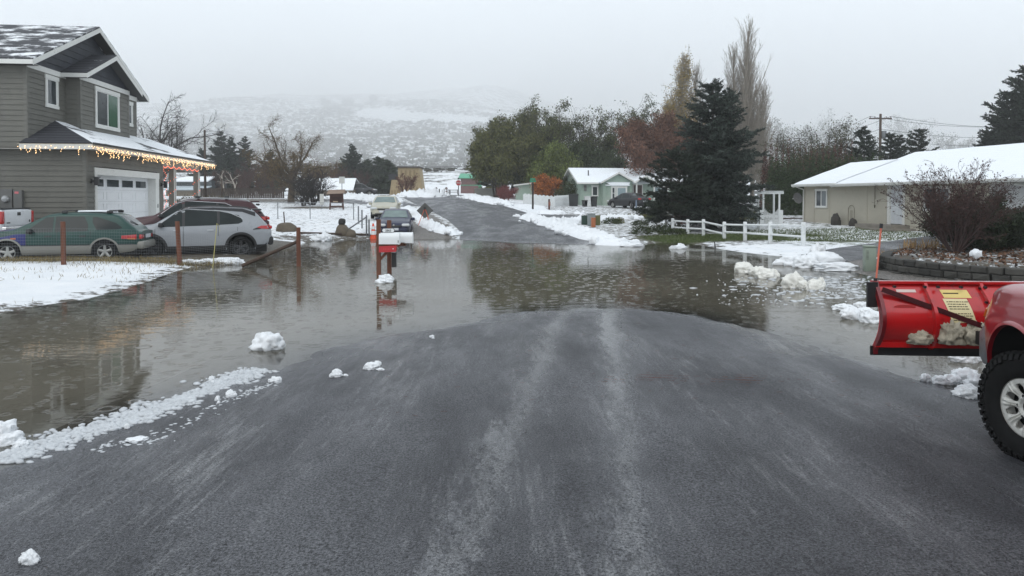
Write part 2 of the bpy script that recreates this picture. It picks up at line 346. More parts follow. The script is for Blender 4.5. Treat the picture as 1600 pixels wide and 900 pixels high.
def make_ground():
    ys = np.r_[np.arange(-10, 42, .22), np.arange(42, 100, .6), np.arange(100, 180, 2), np.arange(180, 480, 3.5), np.arange(480, 1500, 60)]
    xs = np.r_[-np.geomspace(32, 900, 90)[::-1], np.arange(-31.7, 31.7, .24), np.geomspace(32, 900, 90)]
    X, Y = np.meshgrid(xs, ys); Z = tz(X, Y)
    low = np.zeros(X.shape)
    for k in ROADS: low = np.maximum(low, ss(.05, .45, -sdist(road_poly(k), X, Y)))
    sn, gr, gv = zones(X, Y)
    bump = (fbm(X, Y, 1.6, 3, 8)-.5)*.10*(Z > .02)*(sdist(Wp, X, Y) > .2)
    Z2 = Z-.10*low+bump*(1-low)*np.clip(sn, .2, 1)
    n, m = X.shape; i = np.arange(n-1)[:, None]*m+np.arange(m-1)[None]; i = i.ravel()
    me = np_mesh('ground', np.c_[X.ravel(), Y.ravel(), Z2.ravel()], np.c_[i, i+1, i+m+1, i+m])
    set_attr(me, 'snow', sn); set_attr(me, 'grass', gr); set_attr(me, 'gravel', gv); set_attr(me, 'far', ss(110, 160, Y))
    m_, nt, lk, b = nodes_of('ground_cover')
    t = nt.new('ShaderNodeTexCoord'); O = t.outputs['Object']
    A = {k: N(nt, 'ShaderNodeAttribute', attribute_name=k) for k in ('snow', 'grass', 'gravel', 'far')}
    def noi(s, d=6., r=.65): n_ = N(nt, 'ShaderNodeTexNoise', Scale=s, Detail=d, Roughness=r); lk.new(O, n_.inputs['Vector']); return n_.outputs['Fac']
    def mixf(f, a, c):
        q = N(nt, 'ShaderNodeMix', data_type='FLOAT'); lk.new(f, q.inputs[0])
        for v, k in ((a, 2), (c, 3)):
            if isinstance(v, float): q.inputs[k].default_value = v
            else: lk.new(v, q.inputs[k])
        return q.outputs[0]
    def mixc(f, a, c):
        q = N(nt, 'ShaderNodeMix', data_type='RGBA'); lk.new(f, q.inputs[0])
        for v, k in ((a, 6), (c, 7)):
            if isinstance(v, tuple): q.inputs[k].default_value = v
            else: lk.new(v, q.inputs[k])
        return q.outputs[2]
    nn = mixf(A['far'].outputs['Fac'], noi(3.2, 9., .72), noi(.30, 9., .76))
    ad = nt.new('ShaderNodeMath'); ad.operation = 'MULTIPLY_ADD'; lk.new(nn, ad.inputs[0]); ad.inputs[1].default_value = 1.9; ad.inputs[2].default_value = -.95
    a2 = nt.new('ShaderNodeMath'); a2.operation = 'ADD'; lk.new(ad.outputs[0], a2.inputs[0]); lk.new(A['snow'].outputs['Fac'], a2.inputs[1])
    mr = nt.new('ShaderNodeMapRange'); mr.inputs['From Min'].default_value = .44; mr.inputs['From Max'].default_value = .56; lk.new(a2.outputs[0], mr.inputs[0]); S = mr.outputs[0]
    def ramp(f, c0, c1, p0=.3, p1=.7):
        q = nt.new('ShaderNodeValToRGB'); q.color_ramp.elements[0].position = p0; q.color_ramp.elements[1].position = p1
        q.color_ramp.elements[0].color = c0+(1,); q.color_ramp.elements[1].color = c1+(1,); lk.new(f, q.inputs[0]); return q.outputs[0]
    mud = ramp(noi(14), (.035, .028, .02), (.11, .09, .06)); gra = ramp(noi(30), (.03, .045, .012), (.10, .13, .035))
    vo = N(nt, 'ShaderNodeTexVoronoi', Scale=26.); lk.new(O, vo.inputs['Vector'])
    gcol = nt.new('ShaderNodeSeparateColor'); lk.new(vo.outputs['Color'], gcol.inputs[0])
    grv = ramp(gcol.outputs[0], (.04, .035, .03), (.22, .20, .18), 0, 1); far = ramp(noi(.9), (.045, .04, .033), (.10, .088, .066))
    base = mixc(A['grass'].outputs['Fac'], mud, gra); base = mixc(A['gravel'].outputs['Fac'], base, grv); base = mixc(A['far'].outputs['Fac'], base, far)
    sc_ = ramp(noi(1.3), (.74, .77, .80), (.86, .87, .88)); col = mixc(S, base, sc_); lk.new(col, b.inputs['Base Color'])
    lk.new(mixf(S, .55, .75), b.inputs['Roughness'])
    h = nt.new('ShaderNodeMath'); h.operation = 'MULTIPLY_ADD'; lk.new(S, h.inputs[0]); h.inputs[1].default_value = .8; lk.new(noi(22), h.inputs[2])
    bp = N(nt, 'ShaderNodeBump', Strength=.7, Distance=.05); lk.new(h.outputs[0], bp.inputs['Height']); lk.new(bp.outputs[0], b.inputs['Normal'])
    o = link_mesh('ground', me, m_, smooth=True); tag(o, kind='structure')
def make_water():
    xs = np.arange(-34, 32.6, .4); ys = np.arange(-6.5, 37, .4); X, Y = np.meshgrid(xs, ys)
    xs2 = xs; n, m = X.shape; i = (np.arange(n-1)[:, None]*m+np.arange(m-1)[None]).ravel()
    me = np_mesh('flood_water', np.c_[X.ravel(), Y.ravel(), X.ravel()*0], np.c_[i, i+1, i+m+1, i+m]); set_attr(me, 'depth', np.clip(-tz(X, Y), 0, 1))
    m_, nt, lk, b = nodes_of('flood_water'); nt.remove(b); out = nt['Material Output']
    t = nt.new('ShaderNodeTexCoord'); O = t.outputs['Object']
    def ma(op, a, bb=None, c=None):
        q = nt.new('ShaderNodeMath'); q.operation = op
        for k, v in enumerate((a, bb, c)):
            if v is None: continue
            if isinstance(v, (int, float)): q.inputs[k].default_value = v
            else: lk.new(v, q.inputs[k])
        return q.outputs[0]
    mp = nt.new('ShaderNodeMapping'); mp.inputs['Scale'].default_value = (.5, 1.5, 1); mp.inputs['Rotation'].default_value = (0, 0, .06); lk.new(O, mp.inputs[0])
    n1 = N(nt, 'ShaderNodeTexNoise', Scale=3.4, Detail=3., Roughness=.5); lk.new(mp.outputs[0], n1.inputs['Vector'])
    n2 = N(nt, 'ShaderNodeTexNoise', Scale=11., Detail=2., Roughness=.5); lk.new(mp.outputs[0], n2.inputs['Vector'])
    n4 = N(nt, 'ShaderNodeTexNoise', Scale=.22, Detail=2.); lk.new(O, n4.inputs['Vector'])
    amp = ma('MAXIMUM', ma('MULTIPLY_ADD', n4.outputs['Fac'], 3.2, -1.05), .12)
    h = ma('MULTIPLY', ma('ADD', n1.outputs['Fac'], ma('MULTIPLY', n2.outputs['Fac'], .22)), amp)
    # rain-drop rings
    for sc_, off, k in ((1.7, 0.0, 1.0), (2.3, 7.3, .8), (3.1, 3.1, .7)):
        mp2 = nt.new('ShaderNodeMapping'); mp2.inputs['Location'].default_value = (off, off*.7, 0); lk.new(O, mp2.inputs[0])
        vo = N(nt, 'ShaderNodeTexVoronoi', Scale=sc_); vo.voronoi_dimensions = '2D'; lk.new(mp2.outputs[0], vo.inputs['Vector'])
        w = N(nt, 'ShaderNodeTexWhiteNoise'); lk.new(vo.outputs['Position'], w.inputs[0])
        rad = ma('MULTIPLY_ADD', w.outputs['Value'], .14, .03)           # ring radius (metres*scale)
        dd = ma('SUBTRACT', vo.outputs['Distance'], rad); g = ma('POWER', 2.718, ma('MULTIPLY', ma('MULTIPLY', dd, dd), -2200))
        h = ma('ADD', h, ma('MULTIPLY', g, .6*k))
    bp = N(nt, 'ShaderNodeBump', Strength=.095, Distance=.035); lk.new(h, bp.inputs['Height'])
    fr = N(nt, 'ShaderNodeFresnel', IOR=1.7); lk.new(bp.outputs[0], fr.inputs['Normal'])
    gl = N(nt, 'ShaderNodeBsdfGlossy', Roughness=.035); lk.new(bp.outputs[0], gl.inputs['Normal'])
    n5 = N(nt, 'ShaderNodeTexNoise', Scale=.35, Detail=4.); lk.new(O, n5.inputs['Vector'])
    rc = nt.new('ShaderNodeValToRGB'); rc.color_ramp.elements[0].position = .35; rc.color_ramp.elements[1].position = .7
    rc.color_ramp.elements[0].color = (.105, .094, .070, 1); rc.color_ramp.elements[1].color = (.155, .138, .104, 1); lk.new(n5.outputs['Fac'], rc.inputs[0])
    df = nt.new('ShaderNodeBsdfDiffuse'); lk.new(rc.outputs[0], df.inputs[0]); tr = nt.new('ShaderNodeBsdfTransparent'); tr.inputs[0].default_value = (.9, .88, .82, 1)
    at = N(nt, 'ShaderNodeAttribute', attribute_name='depth'); al = ma('SUBTRACT', 1, ma('POWER', 2.718, ma('MULTIPLY', at.outputs['Fac'], -11)))
    m1 = nt.new('ShaderNodeMixShader'); lk.new(al, m1.inputs[0]); lk.new(tr.outputs[0], m1.inputs[1]); lk.new(df.outputs[0], m1.inputs[2])
    m2 = nt.new('ShaderNodeMixShader'); lk.new(fr.outputs[0], m2.inputs[0]); lk.new(m1.outputs[0], m2.inputs[1]); lk.new(gl.outputs[0], m2.inputs[2]); lk.new(m2.outputs[0], out.inputs[0])
    o = link_mesh('flood_water', me, m_, smooth=True); tag(o, kind='structure')
def make_haze():
    hz = MB().bbox((-420, -30, -3), (420, 620, 82)).build('haze', None); tag(hz, kind='stuff')
    m_, nt, lk, b = nodes_of('haze_air'); nt.remove(b); pv = nt.new('ShaderNodeVolumePrincipled')
    pv.inputs['Density'].default_value = .0007; pv.inputs['Color'].default_value = (.985, .99, .995, 1); pv.inputs['Anisotropy'].default_value = .1
    lk.new(pv.outputs[0], nt['Material Output'].inputs['Volume']); hz.data.materials.append(m_)
    # a bank of thicker fog resting on the upper hillside, with a slanting lower face
    v = [(-400, 140, 8), (400, 140, 8), (400, 520, 26), (-400, 520, 26), (-400, 190, 78), (400, 190, 78), (400, 520, 78), (-400, 520, 78)]
    fb = MB().add(v, [(0, 3, 2, 1), (4, 5, 6, 7), (0, 1, 5, 4), (1, 2, 6, 5), (2, 3, 7, 6), (3, 0, 4, 7)]).build('fog_bank', None); tag(fb, 'pale fog resting on the upper part of the hill', 'fog', kind='stuff')
    m2, nt, lk, b = nodes_of('fog_bank_air'); nt.remove(b); pv = nt.new('ShaderNodeVolumePrincipled')
    pv.inputs['Density'].default_value = .0095; pv.inputs['Color'].default_value = (.985, .99, .995, 1)
    lk.new(pv.outputs[0], nt['Material Output'].inputs['Volume']); fb.data.materials.append(m2)
make_ground(); make_roads(); make_water()
make_haze()
# ------------------------------------------------------------------ vegetation
def tubes_mesh(name, segs, sides=5):
    """segs: list of (p0, p1, r0, r1) -> one tapered-limb mesh"""
    A = np.array([s[0] for s in segs], float); B = np.array([s[1] for s in segs], float)
    ra = np.array([s[2] for s in segs]); rb = np.array([s[3] for s in segs])
    d = B-A; L = np.linalg.norm(d, axis=1, keepdims=True)+1e-9; d = d/L
    a = np.where(np.abs(d[:, 2:3]) < .9, [[0, 0, 1.]], [[1., 0, 0]]); u = np.cross(d, a); u /= np.linalg.norm(u, axis=1, keepdims=True); w = np.cross(d, u)
    n = len(segs); k = sides; V = np.zeros((n, 2*k, 3))
    for j in range(k):
        t = 2*math.pi*j/k; o = u*math.cos(t)+w*math.sin(t)
        V[:, j] = A+o*ra[:, None]; V[:, k+j] = B+d*rb[:, None]*.4+o*rb[:, None]
    base = np.arange(n)[:, None]*2*k; F = np.concatenate([np.stack([base[:, 0]+j, base[:, 0]+(j+1) % k, base[:, 0]+k+(j+1) % k, base[:, 0]+k+j], 1) for j in range(k)])
    return np_mesh(name, V.reshape(-1, 3), F)
def leaf_mesh(name, pts, dirs, ln, wd, rng, jit=.5):
    """rhombic leaves: one quad at each point, long axis near dirs"""
    n = len(pts); pts = np.asarray(pts, float); d = np.asarray(dirs, float)+rng.normal(0, jit, (n, 3)); d /= np.linalg.norm(d, axis=1, keepdims=True)+1e-9
    r = rng.normal(0, 1, (n, 3)); s = np.cross(d, r); s /= np.linalg.norm(s, axis=1, keepdims=True)+1e-9
    l = ln*rng.uniform(.6, 1.3, (n, 1)); w = wd*rng.uniform(.6, 1.3, (n, 1))
    V = np.stack([pts-d*l*.5, pts+s*w*.5, pts+d*l*.5, pts-s*w*.5], 1).reshape(-1, 3)
    return np_mesh(name, V, np.arange(n*4).reshape(n, 4))
def grow(rng, p, d, L, r, lev, S, segs, tips):
    """one limb of nseg pieces with children; S = list of per-level dicts"""
    s = S[lev]; n = s.get('n', 5); up = s.get('up', 0.); wob = s.get('wob', .12); step = L/n
    p = np.array(p, float); d = np.array(d, float); pts = [p.copy()]; ds = []
    rt = r*s.get('taper', .35)
    for i in range(n):
        d = d+rng.normal(0, wob, 3)+np.array([0, 0, up/n]); d /= np.linalg.norm(d); q = p+d*step
        r0 = r+(rt-r)*i/n; r1 = r+(rt-r)*(i+1)/n; segs.append((p.copy(), q.copy(), r0, r1)); p = q; pts.append(p.copy()); ds.append(d.copy())
    if lev+1 >= len(S):
        for i in range(1, len(pts)): tips.append((pts[i], ds[i-1]))
        return
    c = S[lev+1]; k = c['k'] if isinstance(c['k'], int) else rng.integers(*c['k'])
    for j in range(k):
        t = c.get('t0', .25)+(c.get('t1', 1.)-c.get('t0', .25))*(j+rng.uniform(0, 1))/k; t = min(t, .999); f = t*n; i = int(f); q = pts[i]+(pts[i+1]-pts[i])*(f-i)
        ax = ds[i]; a = rng.uniform(0, 2*math.pi) if not c.get('spiral') else 2.4*j+rng.uniform(-.4, .4)
        e = np.cross(ax, [0, 0, 1.] if abs(ax[2]) < .95 else [1., 0, 0]); e /= np.linalg.norm(e); g = np.cross(ax, e)
        o = e*math.cos(a)+g*math.sin(a); an = c['ang']*rng.uniform(.75, 1.25); nd = ax*math.cos(an)+o*math.sin(an)
        ll = L*c['len']*rng.uniform(.7, 1.2)*(1-c.get('fall', .45)*t); grow(rng, q, nd, ll, max((r+(rt-r)*t)*c.get('rad', .55), c.get('rmin', .008)), lev+1, S, segs, tips)
BARK = lambda: mat('dark_bark', (.055, .046, .038), .9, var=.35, scale=9, bump=.4, bscale=30)
BARKG = lambda: mat('grey_bark', (.14, .125, .11), .9, var=.3, scale=7)
def tree(name, x, y, H, S, seed, label, leaf=None, bark=None, r=.22, lean=(0, 0), trunks=1, spread=.35, group=None, cat='tree', zoff=-.1, sides=5, base=None, crown_name='crown'):
    rng = np.random.default_rng(seed); segs, tips = [], []
    for k in range(trunks):
        a = 2*math.pi*k/trunks+rng.uniform(0, 1); sp = spread if trunks > 1 else 0
        d = np.array([lean[0]+sp*math.cos(a)*rng.uniform(.5, 1.2), lean[1]+sp*math.sin(a)*rng.uniform(.5, 1.2), 1.]); d /= np.linalg.norm(d)
        grow(rng, (.12*math.cos(a)*(trunks > 1), .12*math.sin(a)*(trunks > 1), 0), d, H*S[0].get('len', .8)*rng.uniform(.85, 1.1 if trunks > 1 else 1.0), r*(1 if trunks == 1 else rng.uniform(.6, 1)), 0, S, segs, tips)
    # scale so the top reaches H
    top = max(max(s[1][2] for s in segs), .1); sc_ = H/top
    segs = [(a*sc_, b*sc_, c, d) for a, b, c, d in segs]; tips = [(p*sc_, d) for p, d in tips]
    root = empty(name, (x, y, TZ(x, y)+zoff if base is None else base), 0, label, cat, group)
    big = [s for s in segs if s[2] > .035]; sm = [s for s in segs if s[2] <= .035]
    V = None
    if big: link_mesh('trunk', tubes_mesh('trunk', big, sides+2), bark or BARK(), root, smooth=True)
    if sm: link_mesh('branches' if big else 'stems', tubes_mesh('branches', sm, 3 if len(sm) > 3000 else 4), bark or BARK(), root)
    if leaf:
        m, per, ln, wd, jit, droop = leaf[:6]; thr = leaf[6] if len(leaf) > 6 else None
        P_ = np.array([t[0] for t in tips]); D_ = np.array([t[1] for t in tips])
        if thr is not None: keep = thr(P_, rng); P_, D_ = P_[keep], D_[keep]
        P_ = np.repeat(P_, per, 0); D_ = np.repeat(D_, per, 0); P_ = P_+rng.normal(0, jit, P_.shape)*[1, 1, .8]
        D_ = D_*.5+np.array([0, 0, -droop])
        link_mesh(crown_name, leaf_mesh('crown', P_, D_, ln, wd, rng), m, root)
    return root
def leafmat(name, col, isl=.75, var=.55, rough=.6):
    return mat(name, col, rough, var=var, scale=.5, island=isl, spec=.25)
BROAD = [dict(n=6, wob=.07, len=.62, taper=.45), dict(k=9, t0=.28, ang=.75, len=.75, fall=.35, rad=.5, n=6, up=.5, wob=.14, spiral=1), dict(k=6, ang=.7, len=.55, rad=.45, n=4, wob=.2, up=.1), dict(k=5, ang=.7, len=.5, rad=.4, n=3, wob=.25, up=-.2, rmin=.012)]
def big_trees():
    G1 = leafmat('willow_green', (.060, .066, .020)); G2 = leafmat('olive_green', (.085, .088, .026)); G3 = leafmat('dark_green_leaf', (.045, .062, .024))
    RB = leafmat('russet_leaf', (.14, .066, .042)); 
    S = [dict(n=6, wob=.09, len=.55, taper=.5), dict(k=11, t0=.22, ang=.62, len=.95, fall=.4, rad=.5, n=7, up=.45, wob=.13, spiral=1), dict(k=7, ang=.6, len=.5, rad=.42, n=4, wob=.2, up=-.15), dict(k=6, ang=.6, len=.5, rad=.4, n=4, wob=.22, up=-.9, rmin=.012)]
    def thin(p):  # clumps, and a sparse top
        return lambda P_, rng: (rng.uniform(0, 1, len(P_)) > p+.5*np.clip((P_[:, 2]/P_[:, 2].max()-.6)/.4, 0, 1)) & (vnoise(P_[:, 0]+P_[:, 1]*.6+50, P_[:, 2]+P_[:, 1]*.5+50, .62, int(p*100)) > .42)
    spec = [(795, 88, 167, 5, G2, 'olive leafy tree at the left end of the tree row, beside the paved slope', .02, .34),
            (850, 92, 152, 6, G1, 'dark green leafy tree behind the pale green shed', .06, .3), (905, 86, 150, 7, G1, 'dense green tree straight behind the left gable of the pale green house', .03, .32),
            (950, 90, 142, 8, G1, 'tallest green tree with a thin twiggy top behind the pale green house', .12, .28), (996, 94, 166, 9, G3, 'thin leaning dark green tree right of the tallest green one', .12, .3)]
    for i, (px, Y, py, sd, m, lab, th, rr) in enumerate(spec):
        x = XA(px, Y); top = P(px, py, Y).z; zb = TZ(x, Y)
        tree('leafy_tree', x, Y, top-zb, S, 40+sd, lab, (m, 8, .26, .12, .30, .8, thin(th)), r=rr, spread=.35, trunks=2, group='leafy trees behind the pale green house', base=zb-.3)
    for px, Y, w, h, sd, lab, m in ((775, 84, 3.6, 7.5, 61, 'low drooping olive tree at the far left of the tree row', G2), (862, 82, 3, 6.5, 62, 'bright green low tree behind the orange one', leafmat('mid_green_leaf', (.10, .125, .03))), (930, 84, 3, 7, 63, 'low dark green tree against the back of the pale green house', G3), (820, 86, 3, 7, 64, 'low dark tree filling in behind the green shed', G3)):
        x = XA(px, Y); tree('understory_tree', x, Y, h, S, sd, lab, (m, 11, .26, .12, .32, .8), r=.16, trunks=3, spread=.5, group='low trees under the tree row')
    # russet tree
    Y = 78; x = XA(1030, Y); zb = TZ(x, Y)
    tree('russet_tree', x, Y, P(1035, 178, Y).z-zb, S, 71, 'russet brown leafed tree between the green trees and the big spruce', (RB, 16, .24, .11, .36, .5), r=.25, trunks=2, spread=.3)
    # poplars
    PP = [dict(n=12, wob=.02, len=.95, taper=.2), dict(k=95, t0=.06, t1=.98, ang=.36, len=.42, fall=.75, rad=.3, n=6, up=.35, wob=.05, spiral=1, rmin=.020), dict(k=9, t0=.08, ang=.34, len=.42, rad=.45, n=3, wob=.08, up=.3, rmin=.013), dict(k=5, t0=.1, ang=.34, len=.5, rad=.6, n=2, wob=.1, up=.2, rmin=.010)]
    PB = mat('poplar_bark', (.27, .24, .20), .9, var=.25, scale=5)
    YL = leafmat('yellow_leaf', (.26, .19, .06))
    for px, Y, py, sd, lf, lab, rr in ((1160, 82, 20, 81, 0, 'tallest bare poplar rising behind the big spruce', .42), (1146, 84, 62, 87, 0, 'bare poplar stem against the left of the tallest poplar', .3), (1176, 84, 78, 82, 0, 'bare poplar close right of the tallest poplar', .3), (1190, 80, 120, 83, 0, 'short bare poplar at the right foot of the tallest poplar', .22),
                                   (1057, 84, 72, 84, 1, 'poplar with yellow leaves above the russet tree', .3), (1082, 86, 92, 85, 0, 'slim bare poplar right of the yellow leafed one', .18), (1042, 82, 150, 86, 1, 'small yellow poplar half hidden in the russet tree', .2)):
        x = XA(px, Y); zb = TZ(x, Y)
        tree('poplar_tree', x, Y, P(px, py, Y).z-zb, PP, sd, lab, (YL, 5, .16, .12, .22, .3, lambda P_, rng: rng.uniform(0, 1, len(P_)) > .35+.6*P_[:, 2]/P_[:, 2].max()) if lf else None, bark=PB, r=rr, sides=3, group='poplars behind the big spruce', base=zb)
def conifer(name, x, y, H, Rm, seed, label, m, per=18, nl=.22, nw=.05, whorl=.36, group=None, droop=-.12, power=.8, z0=.06, gap=.0, bare=0., jag=.25, cat='conifer', trunk_r=None):
    rng = np.random.default_rng(seed); segs = []; P_ = []; D_ = []
    tr = trunk_r or H*.022; z = H*z0
    n = 12
    for i in range(n): segs.append((np.array([0, 0, H*i/n*.97]), np.array([0, 0, H*(i+1)/n*.97]), tr*(1-i/n)+.01, tr*(1-(i+1)/n)+.01))
    while z < H*.985:
        t = z/H; L = Rm*((1-t)**power)*1.02+.06; k = int(5+3*(1-t)); a0 = rng.uniform(0, 6.28)
        for j in range(k):
            if rng.uniform() < gap: continue
            a = a0+2*math.pi*j/k+rng.uniform(-.25, .25); l = L*rng.uniform(1-jag*1.5, 1+jag*.7); dz = droop+rng.uniform(-.28, .28)+.55*t
            m_ = max(3, int(l/.22)); p = np.array([0, 0, z+rng.uniform(-.5, .5)*whorl*H/9]); d = np.array([math.cos(a), math.sin(a), dz]); d /= np.linalg.norm(d)
            for q in range(m_):
                d2 = d+np.array([0, 0, .10*(q/m_)]); d2 /= np.linalg.norm(d2); p2 = p+d2*l/m_
                segs.append((p.copy(), p2.copy(), max(.006, .028*(1-q/m_)*l/2+.006), max(.005, .028*(1-(q+1)/m_)*l/2+.005)))
                f = (q+1)/m_
                if f > bare:
                    # side twigs as flat sprays, drooping a little
                    tw = l*.30*(1-.55*f)+.10; sd = np.array([-d[1], d[0], 0])
                    for s_ in (-1, 1, rng.uniform(-1, 1)):
                        td = d*.75+sd*s_*.85+np.array([0, 0, rng.uniform(-.55, .40)]); td /= np.linalg.norm(td); cnt = max(2, int(per*tw*2.2))
                        tt = rng.uniform(0, 1, cnt)[:, None]; P_.append(p2+td*tw*tt+rng.normal(0, .022+.02*tw, (cnt, 3))); D_.append(np.tile(td, (cnt, 1))+np.array([0, 0, .1]))
                p = p2
        z += whorl*(1-.45*t)*rng.uniform(.75, 1.25)*max(.5, H/9)
    P_ = np.concatenate(P_); D_ = np.concatenate(D_); root = empty(name, (x, y, TZ(x, y)-.05), rng.uniform(0, 6), label, cat, group)
    link_mesh('trunk', tubes_mesh('trunk', segs, 5), BARK(), root); link_mesh('crown', leaf_mesh('crown', P_, D_, nl, nw, rng, .38), m, root)
    return root
def conifers():
    SP = mat('spruce_needle', (.046, .060, .050), .6, var=.85, scale=1.6, island=.7, spec=.3); SD = mat('dark_needle', (.030, .040, .028), .6, var=.6, scale=1.2, island=.6, spec=.2)
    Y = 37.5; x = XA(1113, Y); zb = TZ(x, Y); H = P(1120, 128, Y).z-zb
    conifer('spruce_tree', x, Y, H, 2.65, 5, 'large dark blue green spruce behind the white rail fence', SP, per=40, nl=.15, nw=.035, whorl=.30, power=.52, z0=.07, jag=.42, droop=-.12, gap=.08, trunk_r=.17)
    conifer('spruce_tree', XA(1136, 38.9), 38.9, P(1145, 139, 38.9).z-zb, 1.7, 15, 'second spruce top grown against the right of the large spruce', SP, per=36, nl=.15, nw=.035, whorl=.32, power=.6, z0=.15, jag=.42, gap=.1, trunk_r=.12)
    # open pine left of it
    Y = 36; x = XA(1061, Y); zb = TZ(x, Y)
    conifer('pine_tree', x, Y, P(1061, 235, Y).z-zb, 1.9, 6, 'small open branched pine left of the large spruce', SD, per=52, nl=.16, nw=.030, whorl=.30, power=.45, z0=.16, gap=.22, bare=.45, jag=.5, droop=.05)
    # right-hand big pine and neighbours
    for px, Y, py, Rm, sd, lab in ((1598, 62, 108, 4.2, 7, 'tall dark pine at the right edge behind the beige house'), (1572, 64, 140, 3.0, 8, 'dark pine just left of the tall one behind the beige house'), (1545, 66, 205, 2.6, 9, 'low blue green pine at the foot of the dark pines')):
        x = XA(px, Y); zb = TZ(x, Y); conifer('pine_tree', x, Y, P(px, py, Y).z-zb, Rm, sd, lab, SD, per=13, nl=.3, nw=.075, whorl=.34, power=.55, z0=.15, gap=.1, jag=.4, group='dark pines behind the beige house')
    for px, Y, py, Rm, sd, lab in ((1349, 60, 197, 1.9, 10, 'dark cedar left of the utility pole'), (1390, 64, 207, 1.5, 11, 'slim dark cedar right of the utility pole'), (1405, 66, 209, 1.5, 12, 'slim dark cedar between two others right of the pole'), (1434, 62, 202, 2.2, 13, 'spreading dark cedar farthest right of the pole')):
        x = XA(px, Y); zb = TZ(x, Y); conifer('cedar_tree', x, Y, P(px, py, Y).z-zb, Rm, sd, lab, SD, per=14, nl=.26, nw=.07, whorl=.4, power=.6, z0=.1, jag=.45, gap=.12, group='dark cedars near the utility pole')
    x = XA(772, 96); zb = TZ(x, 96); conifer('pine_tree', x, 96, P(768, 186, 96).z-zb, 2.6, 14, 'grey green pine at the far left end of the tree row', SD, per=12, nl=.34, nw=.09, whorl=.5, power=.45, jag=.45, gap=.15)
    # cluster at the foot of the hill, left
    L = [(346, 118, 207, 3.4, 'tallest dark fir in the cluster beyond the wooden fence'), (362, 122, 215, 3, 'dark fir right beside the tallest one beyond the fence'), (384, 124, 213, 3.2, 'dark fir with a flat top, third in the cluster beyond the fence'), (316, 112, 232, 2.6, 'low fir close to the left utility pole'), (358, 104, 240, 2.4, 'smaller fir in front of the cluster beyond the fence'),
         (424, 120, 236, 3.2, 'dark fir behind the wide bare willow'), (551, 110, 226, 3.0, 'tall dark fir behind the snowy roofed cottage'), (540, 114, 250, 2.6, 'low fir left of the tall one behind the cottage'), (592, 116, 246, 3.6, 'broad green fir left of the tan tower'), (607, 112, 252, 3.2, 'green fir just left of the tan tower'), (574, 120, 250, 3.2, 'fir between the cottage and the tan tower'), (627, 121, 262, 2.6, 'low fir behind the tan tower')]
    FG = mat('fir_green', (.040, .055, .030), .6, var=.6, scale=1, island=.5, spec=.2)
    for i, (px, Y, py, Rm, lab) in enumerate(L):
        x = XA(px, Y); zb = TZ(x, Y); conifer('fir_tree', x, Y, P(px, py, Y).z-zb, Rm, 20+i, lab, FG if i > 6 else SD, per=7, nl=.5, nw=.14, whorl=.5, power=.75, jag=.35, group='firs at the foot of the hill')
